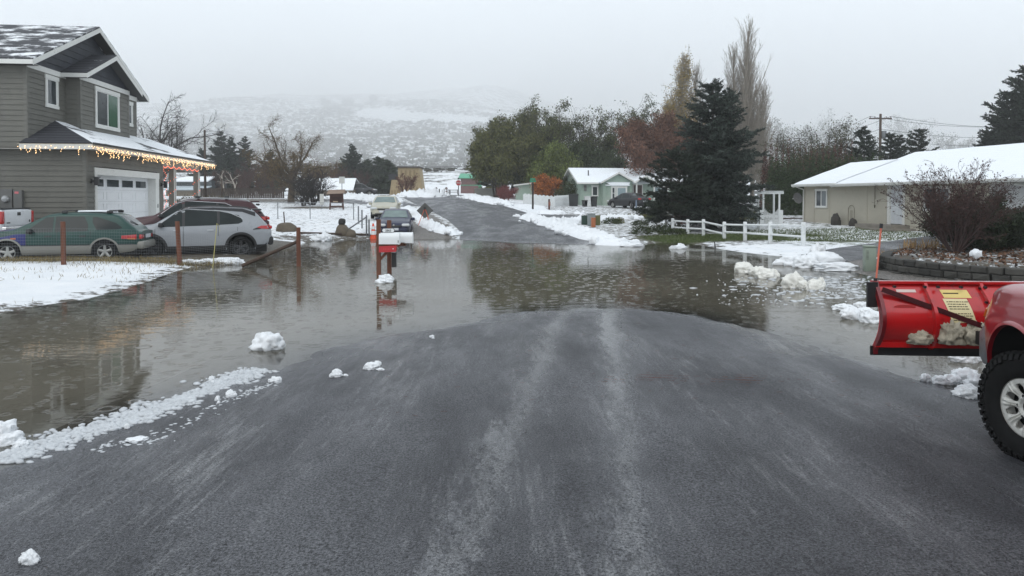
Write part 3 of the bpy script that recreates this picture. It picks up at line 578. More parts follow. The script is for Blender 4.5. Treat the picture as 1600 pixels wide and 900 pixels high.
def bare_trees():
    S = [dict(n=6, wob=.08, len=.36, taper=.7), dict(k=11, t0=.4, ang=.85, len=1.55, fall=.0, rad=.55, n=8, up=.35, wob=.16, spiral=1, taper=.25), dict(k=9, t0=.12, ang=.7, len=.5, rad=.5, n=5, wob=.22, up=.15), dict(k=8, t0=.1, ang=.65, len=.5, rad=.45, n=4, wob=.25, rmin=.013), dict(k=5, t0=.1, ang=.6, len=.6, rad=.55, n=3, wob=.25, rmin=.009)]
    WB = mat('willow_bark', (.085, .062, .040), .9, var=.3, scale=5); RBk = mat('reddish_twig', (.075, .040, .032), .9, var=.3, scale=5); GB = mat('dark_grey_bark', (.06, .055, .05), .9, var=.3, scale=5)
    def bt(px, Y, py, sd, lab, bark, r=.2, trunks=1, spread=.3, lean=(0, 0), S_=S, leaf=None, group=None, name='bare_tree'):
        x = XA(px, Y); zb = TZ(x, Y); py = min(py, 338-(zb+4-CAM_H)*F_PX/Y-27) if Y > 300 else py; return tree(name, x, Y, P(px, py, Y).z-zb, S_, sd, lab, leaf, bark=bark, r=r, trunks=trunks, spread=spread, lean=lean, sides=4, group=group, base=zb-.05)
    bt(455, 66, 178, 101, 'wide bare willow with spreading limbs in the snowy yard', WB, r=.34, leaf=(leafmat('last_leaf', (.13, .085, .03)), 1, .10, .05, .2, .5), name='willow_tree')
    bt(243, 60, 140, 102, 'twisted bare tree showing above the porch roof of the grey house', GB, r=.28, lean=(-.05, 0))
    bt(226, 74, 176, 103, 'thin bare tree behind the right corner of the grey house', GB, r=.2)
    bt(1285, 66, 186, 104, 'round headed bare tree behind the rust coloured hedge', GB, r=.25, trunks=2, spread=.35, leaf=(leafmat('grey_green_leaf', (.07, .07, .035)), 1, .16, .08, .3, .4))
    dark = [dict(n=5, wob=.12, len=.55, taper=.5), dict(k=8, t0=.1, ang=.6, len=.8, fall=.3, rad=.6, n=5, up=.4, wob=.18), dict(k=8, t0=.1, ang=.6, len=.6, rad=.5, n=4, wob=.2, up=.2, rmin=.014), dict(k=6, t0=.1, ang=.6, len=.55, rad=.5, n=3, wob=.2, rmin=.012)]
    bt(488, 62, 255, 105, 'dense dark thicket tree left of the wooden notice board', mat('blackish_twig', (.028, .024, .022), .9), r=.1, trunks=7, spread=.5, S_=dark)
    bt(474, 61, 272, 106, 'small dark branching tree leaning beside the willow trunk', mat('blackish_twig', (.028, .024, .022), .9), r=.09, trunks=3, spread=.45, S_=dark)
    for i, (px, Y, py, lab) in enumerate(((408, 96, 238, 'reddish bare tree behind the wooden fence, left of the willow'), (392, 92, 250, 'low reddish thicket by the wooden fence'), (430, 90, 244, 'reddish bare tree behind the willow trunk'), (512, 98, 236, 'rusty bare tree right of the dark thicket'), (528, 96, 250, 'low rusty tree behind the snowy roofed cottage'), (566, 100, 262, 'reddish bare thicket right of the cottage'), (372, 88, 256, 'brown bare thicket near the left utility pole'), (500, 92, 248, 'brown bare tree straight behind the notice board'), (336, 90, 262, 'brown thicket at the left utility pole foot'))):
        bt(px, Y, py, 110+i, lab, RBk if i != 3 else mat('rusty_twig', (.12, .06, .035), .9), r=.12, trunks=3, spread=.4, S_=dark, group='bare trees behind the wooden fence')
    for i, (px, Y, py, lab) in enumerate(((352, 84, 264, 'pale crooked bare tree in front of the firs'), (372, 84, 266, 'second pale crooked bare tree, right of the first'))):
        S2 = [dict(n=6, wob=.16, len=.7, taper=.5), dict(k=5, t0=.3, ang=.7, len=.6, rad=.6, n=4, wob=.25, rmin=.03), dict(k=3, ang=.7, len=.5, rad=.6, n=3, wob=.25, rmin=.02)]
        bt(px, Y, py, 140+i, lab, mat('pale_bark', (.38, .34, .29), .9), r=.09, S_=S2, group='pale crooked trees', lean=(.3*(1-2*i), 0))
    # misty trees far right
    for i, (px, Y, py, lab) in enumerate(((1428, 215, 172, 'ghostly bare tree in the fog above the cedars'), (1294, 235, 170, 'faint pointed tree in the fog above the bare tree'), (1195, 190, 172, 'faint foggy tree right of the tallest poplar'), (1212, 200, 190, 'lower foggy tree beside the faint one right of the poplars'), (1500, 190, 207, 'brownish foggy tree at the right above the snowy roof'), (1250, 230, 196, 'very faint tree in the fog left of the bare tree'), (508, 330, 158, 'leftmost faint tree crown on the foggy hilltop'), (546, 335, 164, 'second faint tree crown on the foggy hilltop'), (586, 340, 160, 'faint tree crown left of the hilltop house'))):
        bt(px, Y, py, 150+i, lab, GB, r=.4, trunks=2, spread=.35, S_=dark, leaf=(leafmat('fog_leaf', (.08, .075, .05)), 1, .5, .25, .5, .3), group='trees fading in the fog', name='foggy_tree')
    # round shrub in front of the tower
    S3 = [dict(n=5, wob=.1, len=.6, taper=.5), dict(k=6, t0=.2, ang=.5, len=.65, rad=.6, n=4, wob=.15, up=.2, rmin=.03), dict(k=6, ang=.5, len=.55, rad=.6, n=3, wob=.15, rmin=.022)]
    bt(634, 84, 270, 160, 'round reddish brown bare shrub in front of the tan tower', mat('crabapple_twig', (.11, .06, .045), .9), r=.10, trunks=6, spread=.62, S_=S3, leaf=(leafmat('dry_fruit', (.12, .05, .035)), 2, .13, .1, .1, .4), name='round_shrub')
    bt(790, 70, 289, 161, 'small red twigged tree beside the paved slope', mat('red_twig', (.16, .05, .045), .9), r=.05, trunks=3, spread=.6, S_=dark, name='red_shrub', leaf=(leafmat('red_twig_leaf', (.17, .05, .045)), 2, .08, .05, .15, .3))
    bt(848, 76, 272, 162, 'orange leafed small tree beside the green shed', BARK(), r=.08, trunks=3, spread=.45, S_=dark, leaf=(leafmat('orange_leaf', (.34, .11, .025)), 5, .16, .10, .16, .4), name='orange_tree')
    bt(1106, 40, 316, 163, 'orange brown shrub under the large spruce', BARK(), r=.03, trunks=7, spread=.6, S_=dark, leaf=(leafmat('orange_brown_leaf', (.30, .12, .03)), 3, .07, .04, .08, .5), name='orange_shrub')
    bt(1078, 41, 320, 164, 'dull red shrub left of the orange brown one', BARK(), r=.03, trunks=7, spread=.6, S_=dark, leaf=(leafmat('dull_red_leaf', (.20, .05, .035)), 3, .07, .04, .08, .5), name='red_shrub')
    # big twiggy bush on the planter and its evergreen companion
    S4 = [dict(n=7, wob=.09, len=.9, taper=.35), dict(k=9, t0=.2, ang=.5, len=.5, fall=.2, rad=.5, n=5, up=.15, wob=.14, rmin=.007), dict(k=6, t0=.15, ang=.6, len=.5, rad=.5, n=4, wob=.2, rmin=.005), dict(k=3, t0=.2, ang=.7, len=.5, rad=.6, n=3, wob=.22, rmin=.004)]
    x, y = XA(1493, 19.2), 19.2
    tree('bare_bush', x, y, P(1487, 246, y).z-TZ(x, y), S4, 170, 'large bare reddish brown bush above the retaining wall', (leafmat('withered_leaf', (.06, .028, .022)), 1, .05, .035, .02, .6, lambda P_, rng: rng.uniform(0, 1, len(P_)) > .72), bark=mat('bush_twig', (.062, .036, .032), .85, var=.3, scale=8), r=.034, trunks=25, spread=.66, sides=4, cat='bush', zoff=0)
    x, y = XA(1530, 20.2), 20.2
    tree('evergreen_bush', x, y, 1.65, dark, 171, 'dark evergreen bush growing right of the large bare bush', (leafmat('evergreen_leaf', (.022, .032, .014)), 9, .075, .035, .10, .2), r=.04, trunks=8, spread=.75, cat='bush', zoff=0)
    x, y = XA(1565, 21.2), 21.2
    tree('evergreen_bush', x, y, 1.15, dark, 172, 'lower evergreen bush at the far right of the planter', (leafmat('evergreen_leaf', (.022, .032, .014)), 9, .075, .035, .10, .2), r=.04, trunks=7, spread=.8, cat='bush', zoff=0)
def bushes():
    rng = np.random.default_rng(7)
    def ball(name, x, y, rx, ry, h, m, n, ln, wd, label, group=None, cat='bush', z=None, cone=0., cl=10):
        root_z = TZ(x, y) if z is None else z; nc = max(4, cl)
        u = rng.normal(0, 1, (n, 3)); u /= np.linalg.norm(u, axis=1, keepdims=True); u[:, 2] = np.abs(u[:, 2]); rr = rng.uniform(.55, 1.08, (n, 1))*(1+.16*np.sin(u[:, :1]*7+u[:, 1:2]*5+x)*np.cos(u[:, 2:]*6+y))
        p = u*rr*[rx, ry, h]
        if cone: p[:, :2] *= (1-cone*np.clip(p[:, 2:]/h, 0, 1))
        me = leaf_mesh(name, p, u, ln, wd, rng, .6); o = link_mesh(name, me, m); o.location = (x, y, root_z); tag(o, label, cat, group); return o
    J = leafmat('juniper_leaf', (.045, .060, .022)); JY = leafmat('yellow_juniper', (.13, .125, .035)); HB = leafmat('hedge_bush', (.09, .095, .035))
    items = [(1000, 352, .5, .3, J, 'tiny juniper farthest left on the snowy bank'), (1002, 366, .55, .45, J, 'small juniper low on the snowy bank near the water'), (1018, 346, .5, .4, J, 'small juniper by the roadside end of the bank'), (1030, 341, .9, .5, J, 'dark spreading juniper at the top of the bank'), (1042, 362, 1.1, .42, J, 'wide low juniper left of the first fence post'), (1012, 340, .6, .35, JY, 'yellowish juniper beside the dark spreading one'), (1060, 346, .6, .4, J, 'juniper behind the first fence rail'), (985, 341, .5, .3, JY, 'yellow green tuft near the parked black car'), (1052, 366, .8, .3, J, 'flat juniper at the foot of the first fence post'), (955, 350, .6, .4, J, 'dark juniper beside the utility boxes'), (966, 349, .4, .35, JY, 'yellowish juniper right of the utility boxes')]
    for px, py, r_, h, m, lab in items:
        g = ground_at(px, py); ball('juniper', g[0], g[1], r_, r_*.8, h, m, int(1500*r_), .10, .04, lab, 'junipers on the snowy bank')
    g = ground_at(893, 319); ball('round_bush', g[0], g[1], 1.9, 1.6, 2.4, J, 6000, .16, .09, 'round dark green bush at the left corner of the pale green house')
    g = ground_at(1173, 352); ball('clipped_bush', g[0], g[1], 1.05, .7, .85, leafmat('variegated_leaf', (.10, .11, .05)), 3500, .09, .05, 'small clipped bush left of the white arbor gate')
    g = ground_at(768, 306); ball('low_bush', g[0], g[1], 2.2, 1.6, 1.3, JY, 2500, .2, .1, 'low yellowish bush beside the grey wall block')
    # hedges: arborvitae columns in a row, each its own plant
    AV = leafmat('arborvitae', (.036, .058, .020)); RH = leafmat('rust_hedge', (.085, .036, .024))
    for i in range(17):
        px = 1206+i*10.5; Y = 52+.0*i+rng.uniform(-.3, .3); x = XA(px, Y); top = P(px, 247+rng.uniform(-4, 5), Y).z; zb = TZ(x, Y)
        lab = f'arborvitae column in the dark green hedge behind the arbor'
        o = ball('arborvitae', x, Y, .72, .6, top-zb, AV, 4200, .13, .055, lab, 'dark green arborvitae hedge', cat='hedge plant', cone=.55)
    for i in range(16):
        px = 1195+i*9.0; Y = 60+rng.uniform(-.4, .4); x = XA(px, Y); top = P(px, 237+rng.uniform(-5, 5), Y).z; zb = TZ(x, Y)
        ball('rust_arborvitae', x, Y, .6, .6, top-zb, RH, 2200, .16, .07, 'rust coloured column in the browned hedge behind the green hedge', 'browned hedge', cat='hedge plant', cone=.6)
    # snowy garden shrubs behind the porch
    for i, (px, Y) in enumerate(((286, 52), (298, 54), (312, 55), (330, 57), (350, 58))):
        x = XA(px, Y); ball('garden_shrub', x, Y, 1.2, .8, 1.0, leafmat('dull_shrub', (.09, .08, .055)), 1600, .12, .06, ['twiggy shrub seen between the porch and the garage', 'twiggy shrub seen just right of the first porch column', 'twiggy shrub seen between the two porch columns', 'twiggy shrub right of the outer porch column', 'twiggy shrub farthest from the porch'][i], 'shrubs beyond the porch')
def ground_at(px, py):
    """where the line of sight meets the terrain"""
    d = raydir(px, py); t = 3.0
    ts = np.arange(3, 160, .1); xs = d[0]*ts; ys = d[1]*ts; zs = CAM_H+d[2]*ts; k = np.argmax(zs < tz(xs, ys))
    return Vector((xs[k], ys[k], TZ(xs[k], ys[k])))
def hill_brush():
    rng = np.random.default_rng(3); n = 15000
    y = 128+(rng.uniform(0, 1, n)**1.1)*210; x = rng.uniform(-.62, .55, n)*y; keep = fbm(x, y, .05, 4, 5) > .43+.10*(1-ss(140, 210, y)); keep &= ~((np.abs(y-(292-.55*(x+38))) < 13) & (x > -66) & (x < -9)); x, y = x[keep], y[keep]
    z = tz(x, y); n = len(x); k = 9; s = rng.uniform(.35, 1.0, n)*(1+(y-128)/420)
    pts = np.repeat(np.c_[x, y, z], k, 0); u = rng.normal(0, 1, (n*k, 3)); u /= np.linalg.norm(u, axis=1, keepdims=True); u[:, 2] = np.abs(u[:, 2])*.75
    ssx = np.repeat(s, k)[:, None]; pts = pts+u*ssx*rng.uniform(.4, 1, (n*k, 1)); 
    me = leaf_mesh('sagebrush', pts, u, 1.0, .55, rng, .5); o = link_mesh('sagebrush', me, leafmat('sagebrush', (.085, .08, .062), .5, .4)); tag(o, 'grey brown sagebrush scattered over the snowy hillside', 'brush', kind='stuff')
    # grass stubble poking through the snow at the fence and shore
    m = 7000; gx = rng.uniform(-15.5, -5, m); gy = rng.normal(20.3, .35, m); k2 = sdist(Wp, gx, gy) > -.3; gx, gy = gx[k2], gy[k2]
    ax = rng.uniform(-26, -8.6, 5000); ay = rng.uniform(9, 19.5, 5000); kk = fbm(ax, ay, .8, 3, 31) > .56; gx = np.r_[gx, ax[kk]]; gy = np.r_[gy, ay[kk]]
    gz = tz(gx, gy); h = rng.uniform(.05, .20, len(gx))*np.where(gy > 19.6, 1.1, .5)
    D = np.tile([0, 0, 1.], (len(gx), 1)); me = leaf_mesh('grass', np.c_[gx, gy, gz+h*.45], D, .16, .012, rng, .5)
    o = link_mesh('dry_grass', me, leafmat('dry_grass', (.20, .155, .07), .8, .5)); tag(o, 'dry yellow grass poking through the snow along the wire fence', 'grass', kind='stuff')
    # green grass blades by the big spruce and the right lawn
    gx = rng.uniform(5.6, 19, 26000); gy = rng.uniform(29.5, 37, 26000); sn, gr, gv = zones(gx, gy); k3 = (gr-sn > -.02+rng.uniform(0, .5, len(gx))) & (sdist(Wp, gx, gy) > -.4) & (sdist(road_poly('driveway'), gx, gy) > 0); gx, gy = gx[k3], gy[k3]
    me = leaf_mesh('lawn_grass', np.c_[gx, gy, tz(gx, gy)+.03], np.tile([0, 0, 1.], (len(gx), 1)), .12, .022, rng, .5)
    o = link_mesh('lawn_grass', me, leafmat('lawn_grass', (.075, .10, .03), .8, .4)); tag(o, 'green grass around the foot of the spruce and through the thin snow', 'grass', kind='stuff')
# ------------------------------------------------------------------ buildings
WHITE = lambda: mat('white_trim', (.66, .66, .63), .5, var=.06, scale=3, dirt=((.45, .44, .40), .15, 6))
GLASS = lambda: mat('window_glass', (.035, .045, .05), .04, var=.3, scale=.6, spec=.8)
def siding(name, p0, p1, z0, z1, m, root, pitch=.2, holes=(), lap=.026, out=1):
    """lap siding between plan points p0 and p1 (outward = right of p0->p1 when out=1); holes = (u0,u1,z0,z1)"""
    p0, p1 = Vector(p0).to_2d(), Vector(p1).to_2d(); d = (p1-p0); L = d.length; d /= L; nn = Vector((d.y, -d.x))*out; mb = MB()
    z = z0
    while z < z1-.01:
        zt = min(z+pitch, z1); us = [(0, L)]
        for h in holes:
            if h[2] < zt-.005 and h[3] > z+.005:
                us2 = []
                for a, b in us:
                    if h[0] > a: us2.append((a, min(b, h[0])))
                    if h[1] < b: us2.append((max(a, h[1]), b))
                us = [u for u in us2 if u[1]-u[0] > .01]
        for a, b in us:
            A, B = p0+d*a, p0+d*b; o1, o0 = nn*(lap+.004), nn*.004
            mb.quad((A.x+o1.x, A.y+o1.y, z), (B.x+o1.x, B.y+o1.y, z), (B.x+o0.x, B.y+o0.y, zt), (A.x+o0.x, A.y+o0.y, zt))
            mb.quad((A.x-nn.x*.1, A.y-nn.y*.1, z), (B.x-nn.x*.1, B.y-nn.y*.1, z), (B.x+o1.x, B.y+o1.y, z), (A.x+o1.x, A.y+o1.y, z))
        z = zt
    return mb.build(name, m, root, fix=False)
def frame_M(p0, p1, out=1):
    p0, p1 = Vector(p0).to_2d(), Vector(p1).to_2d(); d = (p1-p0).normalized(); n = Vector((d.y, -d.x))*out
    return Matrix(((d.x, n.x, 0, p0.x), (d.y, n.y, 0, p0.y), (0, 0, 1, 0), (0, 0, 0, 1)))   # local x along wall, y outward
def window(root, M, u0, u1, z0, z1, tw=.10, glass=(None,), trim=None, split=(), hsplit=False, name='window', proud=.045, head=.04):
    M = M @ Matrix.Translation((0, .026, 0)); trim = trim or WHITE(); t = MB(M)
    t.bbox((u0, 0, z0), (u0+tw, proud, z1)); t.bbox((u1-tw, 0, z0), (u1, proud, z1))
    t.bbox((u0-head, 0, z1-tw*1.15), (u1+head, proud+.012, z1+.02)); t.bbox((u0-.02, 0, z0-.02), (u1+.02, proud+.01, z0+tw*.9))
    w = t.build(name, trim, root)
    s = MB(M); a0, a1, b0, b1 = u0+tw, u1-tw, z0+tw*.9, z1-tw*1.15; e = .035
    s.bbox((a0, .0, b0), (a0+e, .034, b1)); s.bbox((a1-e, 0, b0), (a1, .034, b1)); s.bbox((a0+e, 0, b0), (a1-e, .034, b0+e)); s.bbox((a0+e, 0, b1-e), (a1-e, .034, b1))
    for f in split: x = a0+(a1-a0)*f; s.bbox((x-.028, 0, b0+e), (x+.028, .038, b1-e))
    if hsplit: s.bbox((a0+e, 0, (b0+b1)/2-.025), (a1-e, .037, (b0+b1)/2+.025))
    s.build('sash', mat('vinyl_sash', (.72, .72, .70), .4), w)
    ed = [a0+e]+[a0+(a1-a0)*f for f in split]+[a1-e]
    for k, (x0, x1) in enumerate(zip(ed[:-1], ed[1:])):
        MB(M).bbox((x0+(k > 0)*.028, -.03, b0+e), (x1-(k < len(ed)-2)*.028, .018, b1-e)).build('pane', glass[k % len(glass)] or GLASS(), w)
    return w
def slab(pts, th, name, m, root):
    """roof plane through pts (top surface), thickened straight down"""
    n = len(pts); vs = [tuple(p) for p in pts]+[(p[0], p[1], p[2]-th) for p in pts]
    fs = [tuple(range(n)), tuple(range(2*n-1, n-1, -1))]+[(i, n+i, n+(i+1) % n, (i+1) % n) for i in range(n)]
    return MB().add(vs, fs).build(name, m, root)
def board(p, q, h, t, mb, n=(0, 0, 1)):
    """a fascia board from p to q, hanging h below them, thickness t along horizontal normal"""
    p, q = Vector(p), Vector(q); d = (q-p); hn = Vector((d.y, -d.x, 0)).normalized()*t/2
    vs = [p-hn, q-hn, q+hn, p+hn]; vs += [v-Vector((0, 0, h)) for v in vs]
    mb.add(vs, [(0, 1, 2, 3), (7, 6, 5, 4), (0, 4, 5, 1), (1, 5, 6, 2), (2, 6, 7, 3), (3, 7, 4, 0)])
def snow_roof(name, base, amount, scale=(1, 1, 1), sc=1.2, soft=.08, snowcol=(.80, .82, .84)):
    if name in MATS: return MATS[name]
    m, nt, lk, b = nodes_of(name); MATS[name] = m
    t = nt.new('ShaderNodeTexCoord'); mp = nt.new('ShaderNodeMapping'); mp.inputs['Scale'].default_value = scale; lk.new(t.outputs['Object'], mp.inputs[0])
    n = N(nt, 'ShaderNodeTexNoise', Scale=sc, Detail=8., Roughness=.66); lk.new(mp.outputs[0], n.inputs['Vector'])
    r = nt.new('ShaderNodeMapRange'); r.inputs['From Min'].default_value = 1-amount-soft; r.inputs['From Max'].default_value = 1-amount+soft; lk.new(n.outputs['Fac'], r.inputs[0])
    n2 = N(nt, 'ShaderNodeTexNoise', Scale=14., Detail=4.); lk.new(t.outputs['Object'], n2.inputs['Vector'])
    c = nt.new('ShaderNodeValToRGB'); c.color_ramp.elements[0].color = tuple(v*.6 for v in base)+(1,); c.color_ramp.elements[1].color = tuple(v*1.4 for v in base)+(1,); lk.new(n2.outputs['Fac'], c.inputs[0])
    x = N(nt, 'ShaderNodeMix', data_type='RGBA'); lk.new(r.outputs[0], x.inputs[0]); lk.new(c.outputs[0], x.inputs[6]); x.inputs[7].default_value = snowcol+(1,); lk.new(x.outputs[2], b.inputs['Base Color'])
    # shingle courses
    w = N(nt, 'ShaderNodeTexWave', Scale=2.6, Distortion=.3); w.bands_direction = 'Z'; lk.new(t.outputs['Object'], w.inputs['Vector'])
    a = nt.new('ShaderNodeMath'); a.operation = 'MULTIPLY_ADD'; lk.new(r.outputs[0], a.inputs[0]); a.inputs[1].default_value = 1.5; lk.new(w.outputs['Fac'], a.inputs[2])
    bp = N(nt, 'ShaderNodeBump', Strength=.5, Distance=.03); lk.new(a.outputs[0], bp.inputs['Height']); lk.new(bp.outputs[0], b.inputs['Normal']); b.inputs['Roughness'].default_value = .75
    return m
def shingles(name, poly, root, m, M, pitch=.28, w=.24):
    """staggered shakes over a convex wall polygon (u,z) on frame M"""
    rng = random.Random(4); zs = [p[1] for p in poly]; z = min(zs); mb = MB(M); n = len(poly)
    mb.prism(poly, -.05, 0.0)
    def span(zz):
        xs = []
        for i in range(n):
            a, b = poly[i], poly[(i+1) % n]
            if (a[1] > zz) != (b[1] > zz): xs.append(a[0]+(b[0]-a[0])*(zz-a[1])/(b[1]-a[1]))
        return (min(xs), max(xs)) if len(xs) >= 2 else None
    k = 0
    while z < max(zs):
        s0 = span(z+.03); s1 = span(min(z+pitch, max(zs)-.01))
        if s0 and s1:
            a, b = max(s0[0], s1[0]), min(s0[1], s1[1]); u = a+(-.12 if k % 2 else 0)
            while u < b:
                x0, x1 = max(u, a), min(u+w*rng.uniform(.7, 1.3), b); u = x1+.008
                if x1-x0 > .03: mb.add([(x0, .004, z+pitch), (x1, .004, z+pitch), (x1, .03, z-.01+rng.uniform(-.01, .01)), (x0, .03, z-.01), (x0, 0, z-.01), (x1, 0, z-.01)], [(0, 1, 2, 3), (3, 2, 5, 4)])
        z += pitch; k += 1
    return mb.build(name, m, root)
def grey_house():
    Cx, Cy = -16.35, 27.3
    H = empty('two_storey_house', (Cx, Cy, 0), math.atan2(.098, .995), 'two storey grey sided house with white garage door and dark gabled roof', 'house')
    GS = mat('grey_siding', (.125, .122, .105), .65, var=.12, scale=1.5, bump=.15, bscale=25, dirt=((.09, .088, .075), .25, 1.2))
    GT = mat('grey_corner_trim', (.135, .132, .115), .6, var=.08)
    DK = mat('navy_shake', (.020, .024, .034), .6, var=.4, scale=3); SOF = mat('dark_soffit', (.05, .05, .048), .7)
    ROOF1 = snow_roof('streaked_shingle', (.035, .036, .042), .455, (.9, 1.5, 1), 1.3, .06); ROOF2 = snow_roof('snowy_shingle', (.03, .031, .036), .60, (1.2, .35, 1), 1.1, .04); ROOF3 = snow_roof('bare_shingle', (.022, .023, .03), .33, (1, 1, 1), .9, .04)
    zt = 7.02; g = .0
    # walls
    siding('wall', (-12, 0), (0, 0), g, 3.9, GS, H, holes=()); siding('wall', (-12, 0), (-2.09, 0), 3.9, zt, GS, H)
    siding('wall', (0, 0), (0, 7.5), g, 3.85, GS, H, holes=((.78, 6.85, 0, 3.05),))
    siding('wall', (0, 7.5), (-2.09, 7.5), g, 3.85, GS, H); siding('wall', (-2.09, 7.5), (-2.09, 9.67), g, 4.9, GS, H); siding('wall', (-2.09, 9.67), (-12, 9.67), g, zt, GS, H); siding('wall', (-12, 9.67), (-12, 0), g, zt, GS, H)
    siding('wall', (-2.09, 0), (-2.09, 9.67), 4.0, zt, GS, H); siding('wall', (-2.09, 2.78), (-1.5, 2.78), 4.3, zt, GS, H); siding('wall', (-1.5, 2.78), (-1.5, 7.4), 4.3, zt, GS, H); siding('wall', (-1.5, 7.4), (-2.09, 7.4), 4.3, zt, GS, H)
    # corner boards
    for x, y, z0, z1 in ((0, 0, g, 3.85), (-2.09, 0, 4.1, zt), (-1.5, 2.78, 4.3, zt), (-1.5, 7.4, 4.3, zt), (0, 7.5, g, 3.85), (-2.09, 9.67, 4.6, zt)):
        sy = -1 if y in (0, 2.78) else 1; cb = MB(); cb.box((x+.012, y-sy*.06+sy*.022, (z0+z1)/2), (.026, .15, z1-z0)); cb.box((x-.055, y+sy*.012, (z0+z1)/2), (.13, .026, z1-z0)); cb.build('corner_board', GT, H)
    # upper roof
    xr = -1.62; e0, e1, yr, ze, zr = -.45, 10.12, 4.835, 7.2, 9.62
    rf = slab([(-12.4, e0, ze), (xr, e0, ze), (xr, yr, zr), (-12.4, yr, zr)], .06, 'roof', ROOF1, H)
    slab([(-12.4, yr, zr), (xr, yr, zr), (xr, e1, ze), (-12.4, e1, ze)], .06, 'roof', ROOF1, H)
    f = MB(); board((-12.4, e0-.012, ze-.062), (xr+.01, e0-.012, ze-.062), .17, .024, f); board((-12.4, e1+.012, ze-.062), (xr, e1+.012, ze-.062), .17, .024, f)
    board((xr+.013, e0, ze-.062), (xr+.013, yr, zr-.062), .20, .024, f); board((xr+.013, yr, zr-.062), (xr+.013, e1, ze-.062), .20, .024, f); f.build('fascia', WHITE(), H)
    s = MB(); s.add([(xr, e0, ze-.2), (xr, yr, zr-.2), (-2.1, yr, zr-.2), (-2.1, e0, ze-.2)], [(0, 1, 2, 3)]); s.add([(xr, yr, zr-.2), (xr, e1, ze-.2), (-2.1, e1, ze-.2), (-2.1, yr, zr-.2)], [(0, 1, 2, 3)])
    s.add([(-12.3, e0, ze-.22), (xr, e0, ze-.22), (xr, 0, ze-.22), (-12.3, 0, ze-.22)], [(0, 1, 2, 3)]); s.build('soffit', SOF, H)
    shingles('gable_shakes', [(-.02, 7.1), (9.69, 7.1), (9.69, 7.12), (4.835, 9.36), (-.02, 7.13)], H, DK, frame_M((-2.09, 0), (-2.09, 9.67)))
    b = MB(); b.bbox((-2.09, -.03, 6.93), (-2.045, 2.78, 7.14)); b.bbox((-2.09, 7.4, 6.93), (-2.045, 9.7, 7.14)); b.bbox((-1.5, 2.74, 6.93), (-1.455, 7.44, 7.14)); b.build('frieze_board', WHITE(), H)
    # bump-out gable roof
    xb = -1.03; b0, b1, yb, zb = 2.36, 7.82, 5.09, 8.42
    slab([(-2.1, b0, ze-.02), (xb, b0, ze-.02), (xb, yb, zb), (-2.1, yb, zb)], .05, 'roof', ROOF3, H); slab([(-2.1, yb, zb), (xb, yb, zb), (xb, b1, ze-.02), (-2.1, b1, ze-.02)], .05, 'roof', ROOF3, H)
    f = MB(); board((-2.04, b0-.012, ze-.072), (xb+.01, b0-.012, ze-.072), .17, .024, f); board((xb+.013, b0, ze-.072), (xb+.013, yb, zb-.052), .19, .024, f); board((xb+.013, yb, zb-.052), (xb+.013, b1, ze-.072), .19, .024, f); f.build('fascia', WHITE(), H)
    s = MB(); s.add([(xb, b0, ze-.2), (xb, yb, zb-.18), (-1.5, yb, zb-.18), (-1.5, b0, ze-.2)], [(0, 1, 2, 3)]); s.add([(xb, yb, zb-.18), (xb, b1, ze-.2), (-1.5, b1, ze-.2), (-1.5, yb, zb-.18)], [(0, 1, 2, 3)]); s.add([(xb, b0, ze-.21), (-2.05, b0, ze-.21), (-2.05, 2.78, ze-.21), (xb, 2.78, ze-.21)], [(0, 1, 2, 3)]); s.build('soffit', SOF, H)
    shingles('gable_shakes', [(2.78, 7.1), (7.4, 7.1), (7.4, 7.18), (5.09, 8.22), (2.78, 7.18)], H, DK, frame_M((-1.5, 0), (-1.5, 9.67)))
    MB().tube((-5.5, 1.0, 7.5), (-5.5, 1.0, 8.45), .05, n=10).build('vent_pipe', mat('black_pipe', (.02, .02, .02), .5), H)
    # windows
    GRN = mat('green_blind', (.045, .11, .07), .08, var=.25, scale=2, stretch=(1, 14, 1), spec=.7); SCR = mat('screened_glass', (.05, .058, .062), .15, var=.2)
    window(H, frame_M((-1.5, 2.78), (-1.5, 7.4)), 1.2, 3.5, 5.07, 6.84, .13, (SCR, GRN), split=(.5,)); window(H, frame_M((-2.09, 0), (-2.09, 9.67)), 1.2, 2.12, 5.6, 6.86, .12, (GLASS(),)); window(H, frame_M((-2.09, 0), (-2.09, 9.67)), 8.3, 9.15, 5.6, 6.80, .12, (GLASS(),))
    # skirt roof over garage and porch
    z0, z1 = 4.05, 5.14
    A = (.45, -.45, z0); B = (-2.14, -.45, z0); D = (-2.14, 1.99, z1); E = (.45, 13.85, z0); F = (-2.09, 11.3, z1)
    slab([B, A, D], .05, 'roof', ROOF3, H); slab([A, E, F, D], .05, 'roof', ROOF2, H); slab([E, (-4.6, 13.85, z0), F], .05, 'roof', ROOF2, H); slab([(-4.6, 13.85, z0), (-4.6, 9.67, z0), (-2.09, 9.67, z1), F], .05, 'roof', ROOF2, H)
    f = MB(); board((B[0], -.462, 3.998), (.462, -.462, 3.998), .2, .024, f); board((.462, -.45, 3.998), (.462, 13.86, 3.998), .2, .024, f); board((.45, 13.862, 3.998), (-4.6, 13.862, 3.998), .2, .024, f); f.build('fascia', WHITE(), H)
    gt = MB(); board((.50, -.46, 4.06), (.50, 13.9, 4.06), .09, .07, gt); gt.build('gutter', mat('black_gutter', (.02, .02, .022), .4), H)
    MB().bbox((-4.6, -.44, 3.80), (.44, 13.84, 3.82)).build('soffit', mat('porch_soffit', (.35, .34, .32), .7), H)
    # garage door, recessed
    gd = MB().bbox((-.36, .80, .02), (-.31, 6.72, 2.9)).build('garage_door', mat('garage_white', (.72, .73, .74), .4, var=.04), H)
    pm = MB()
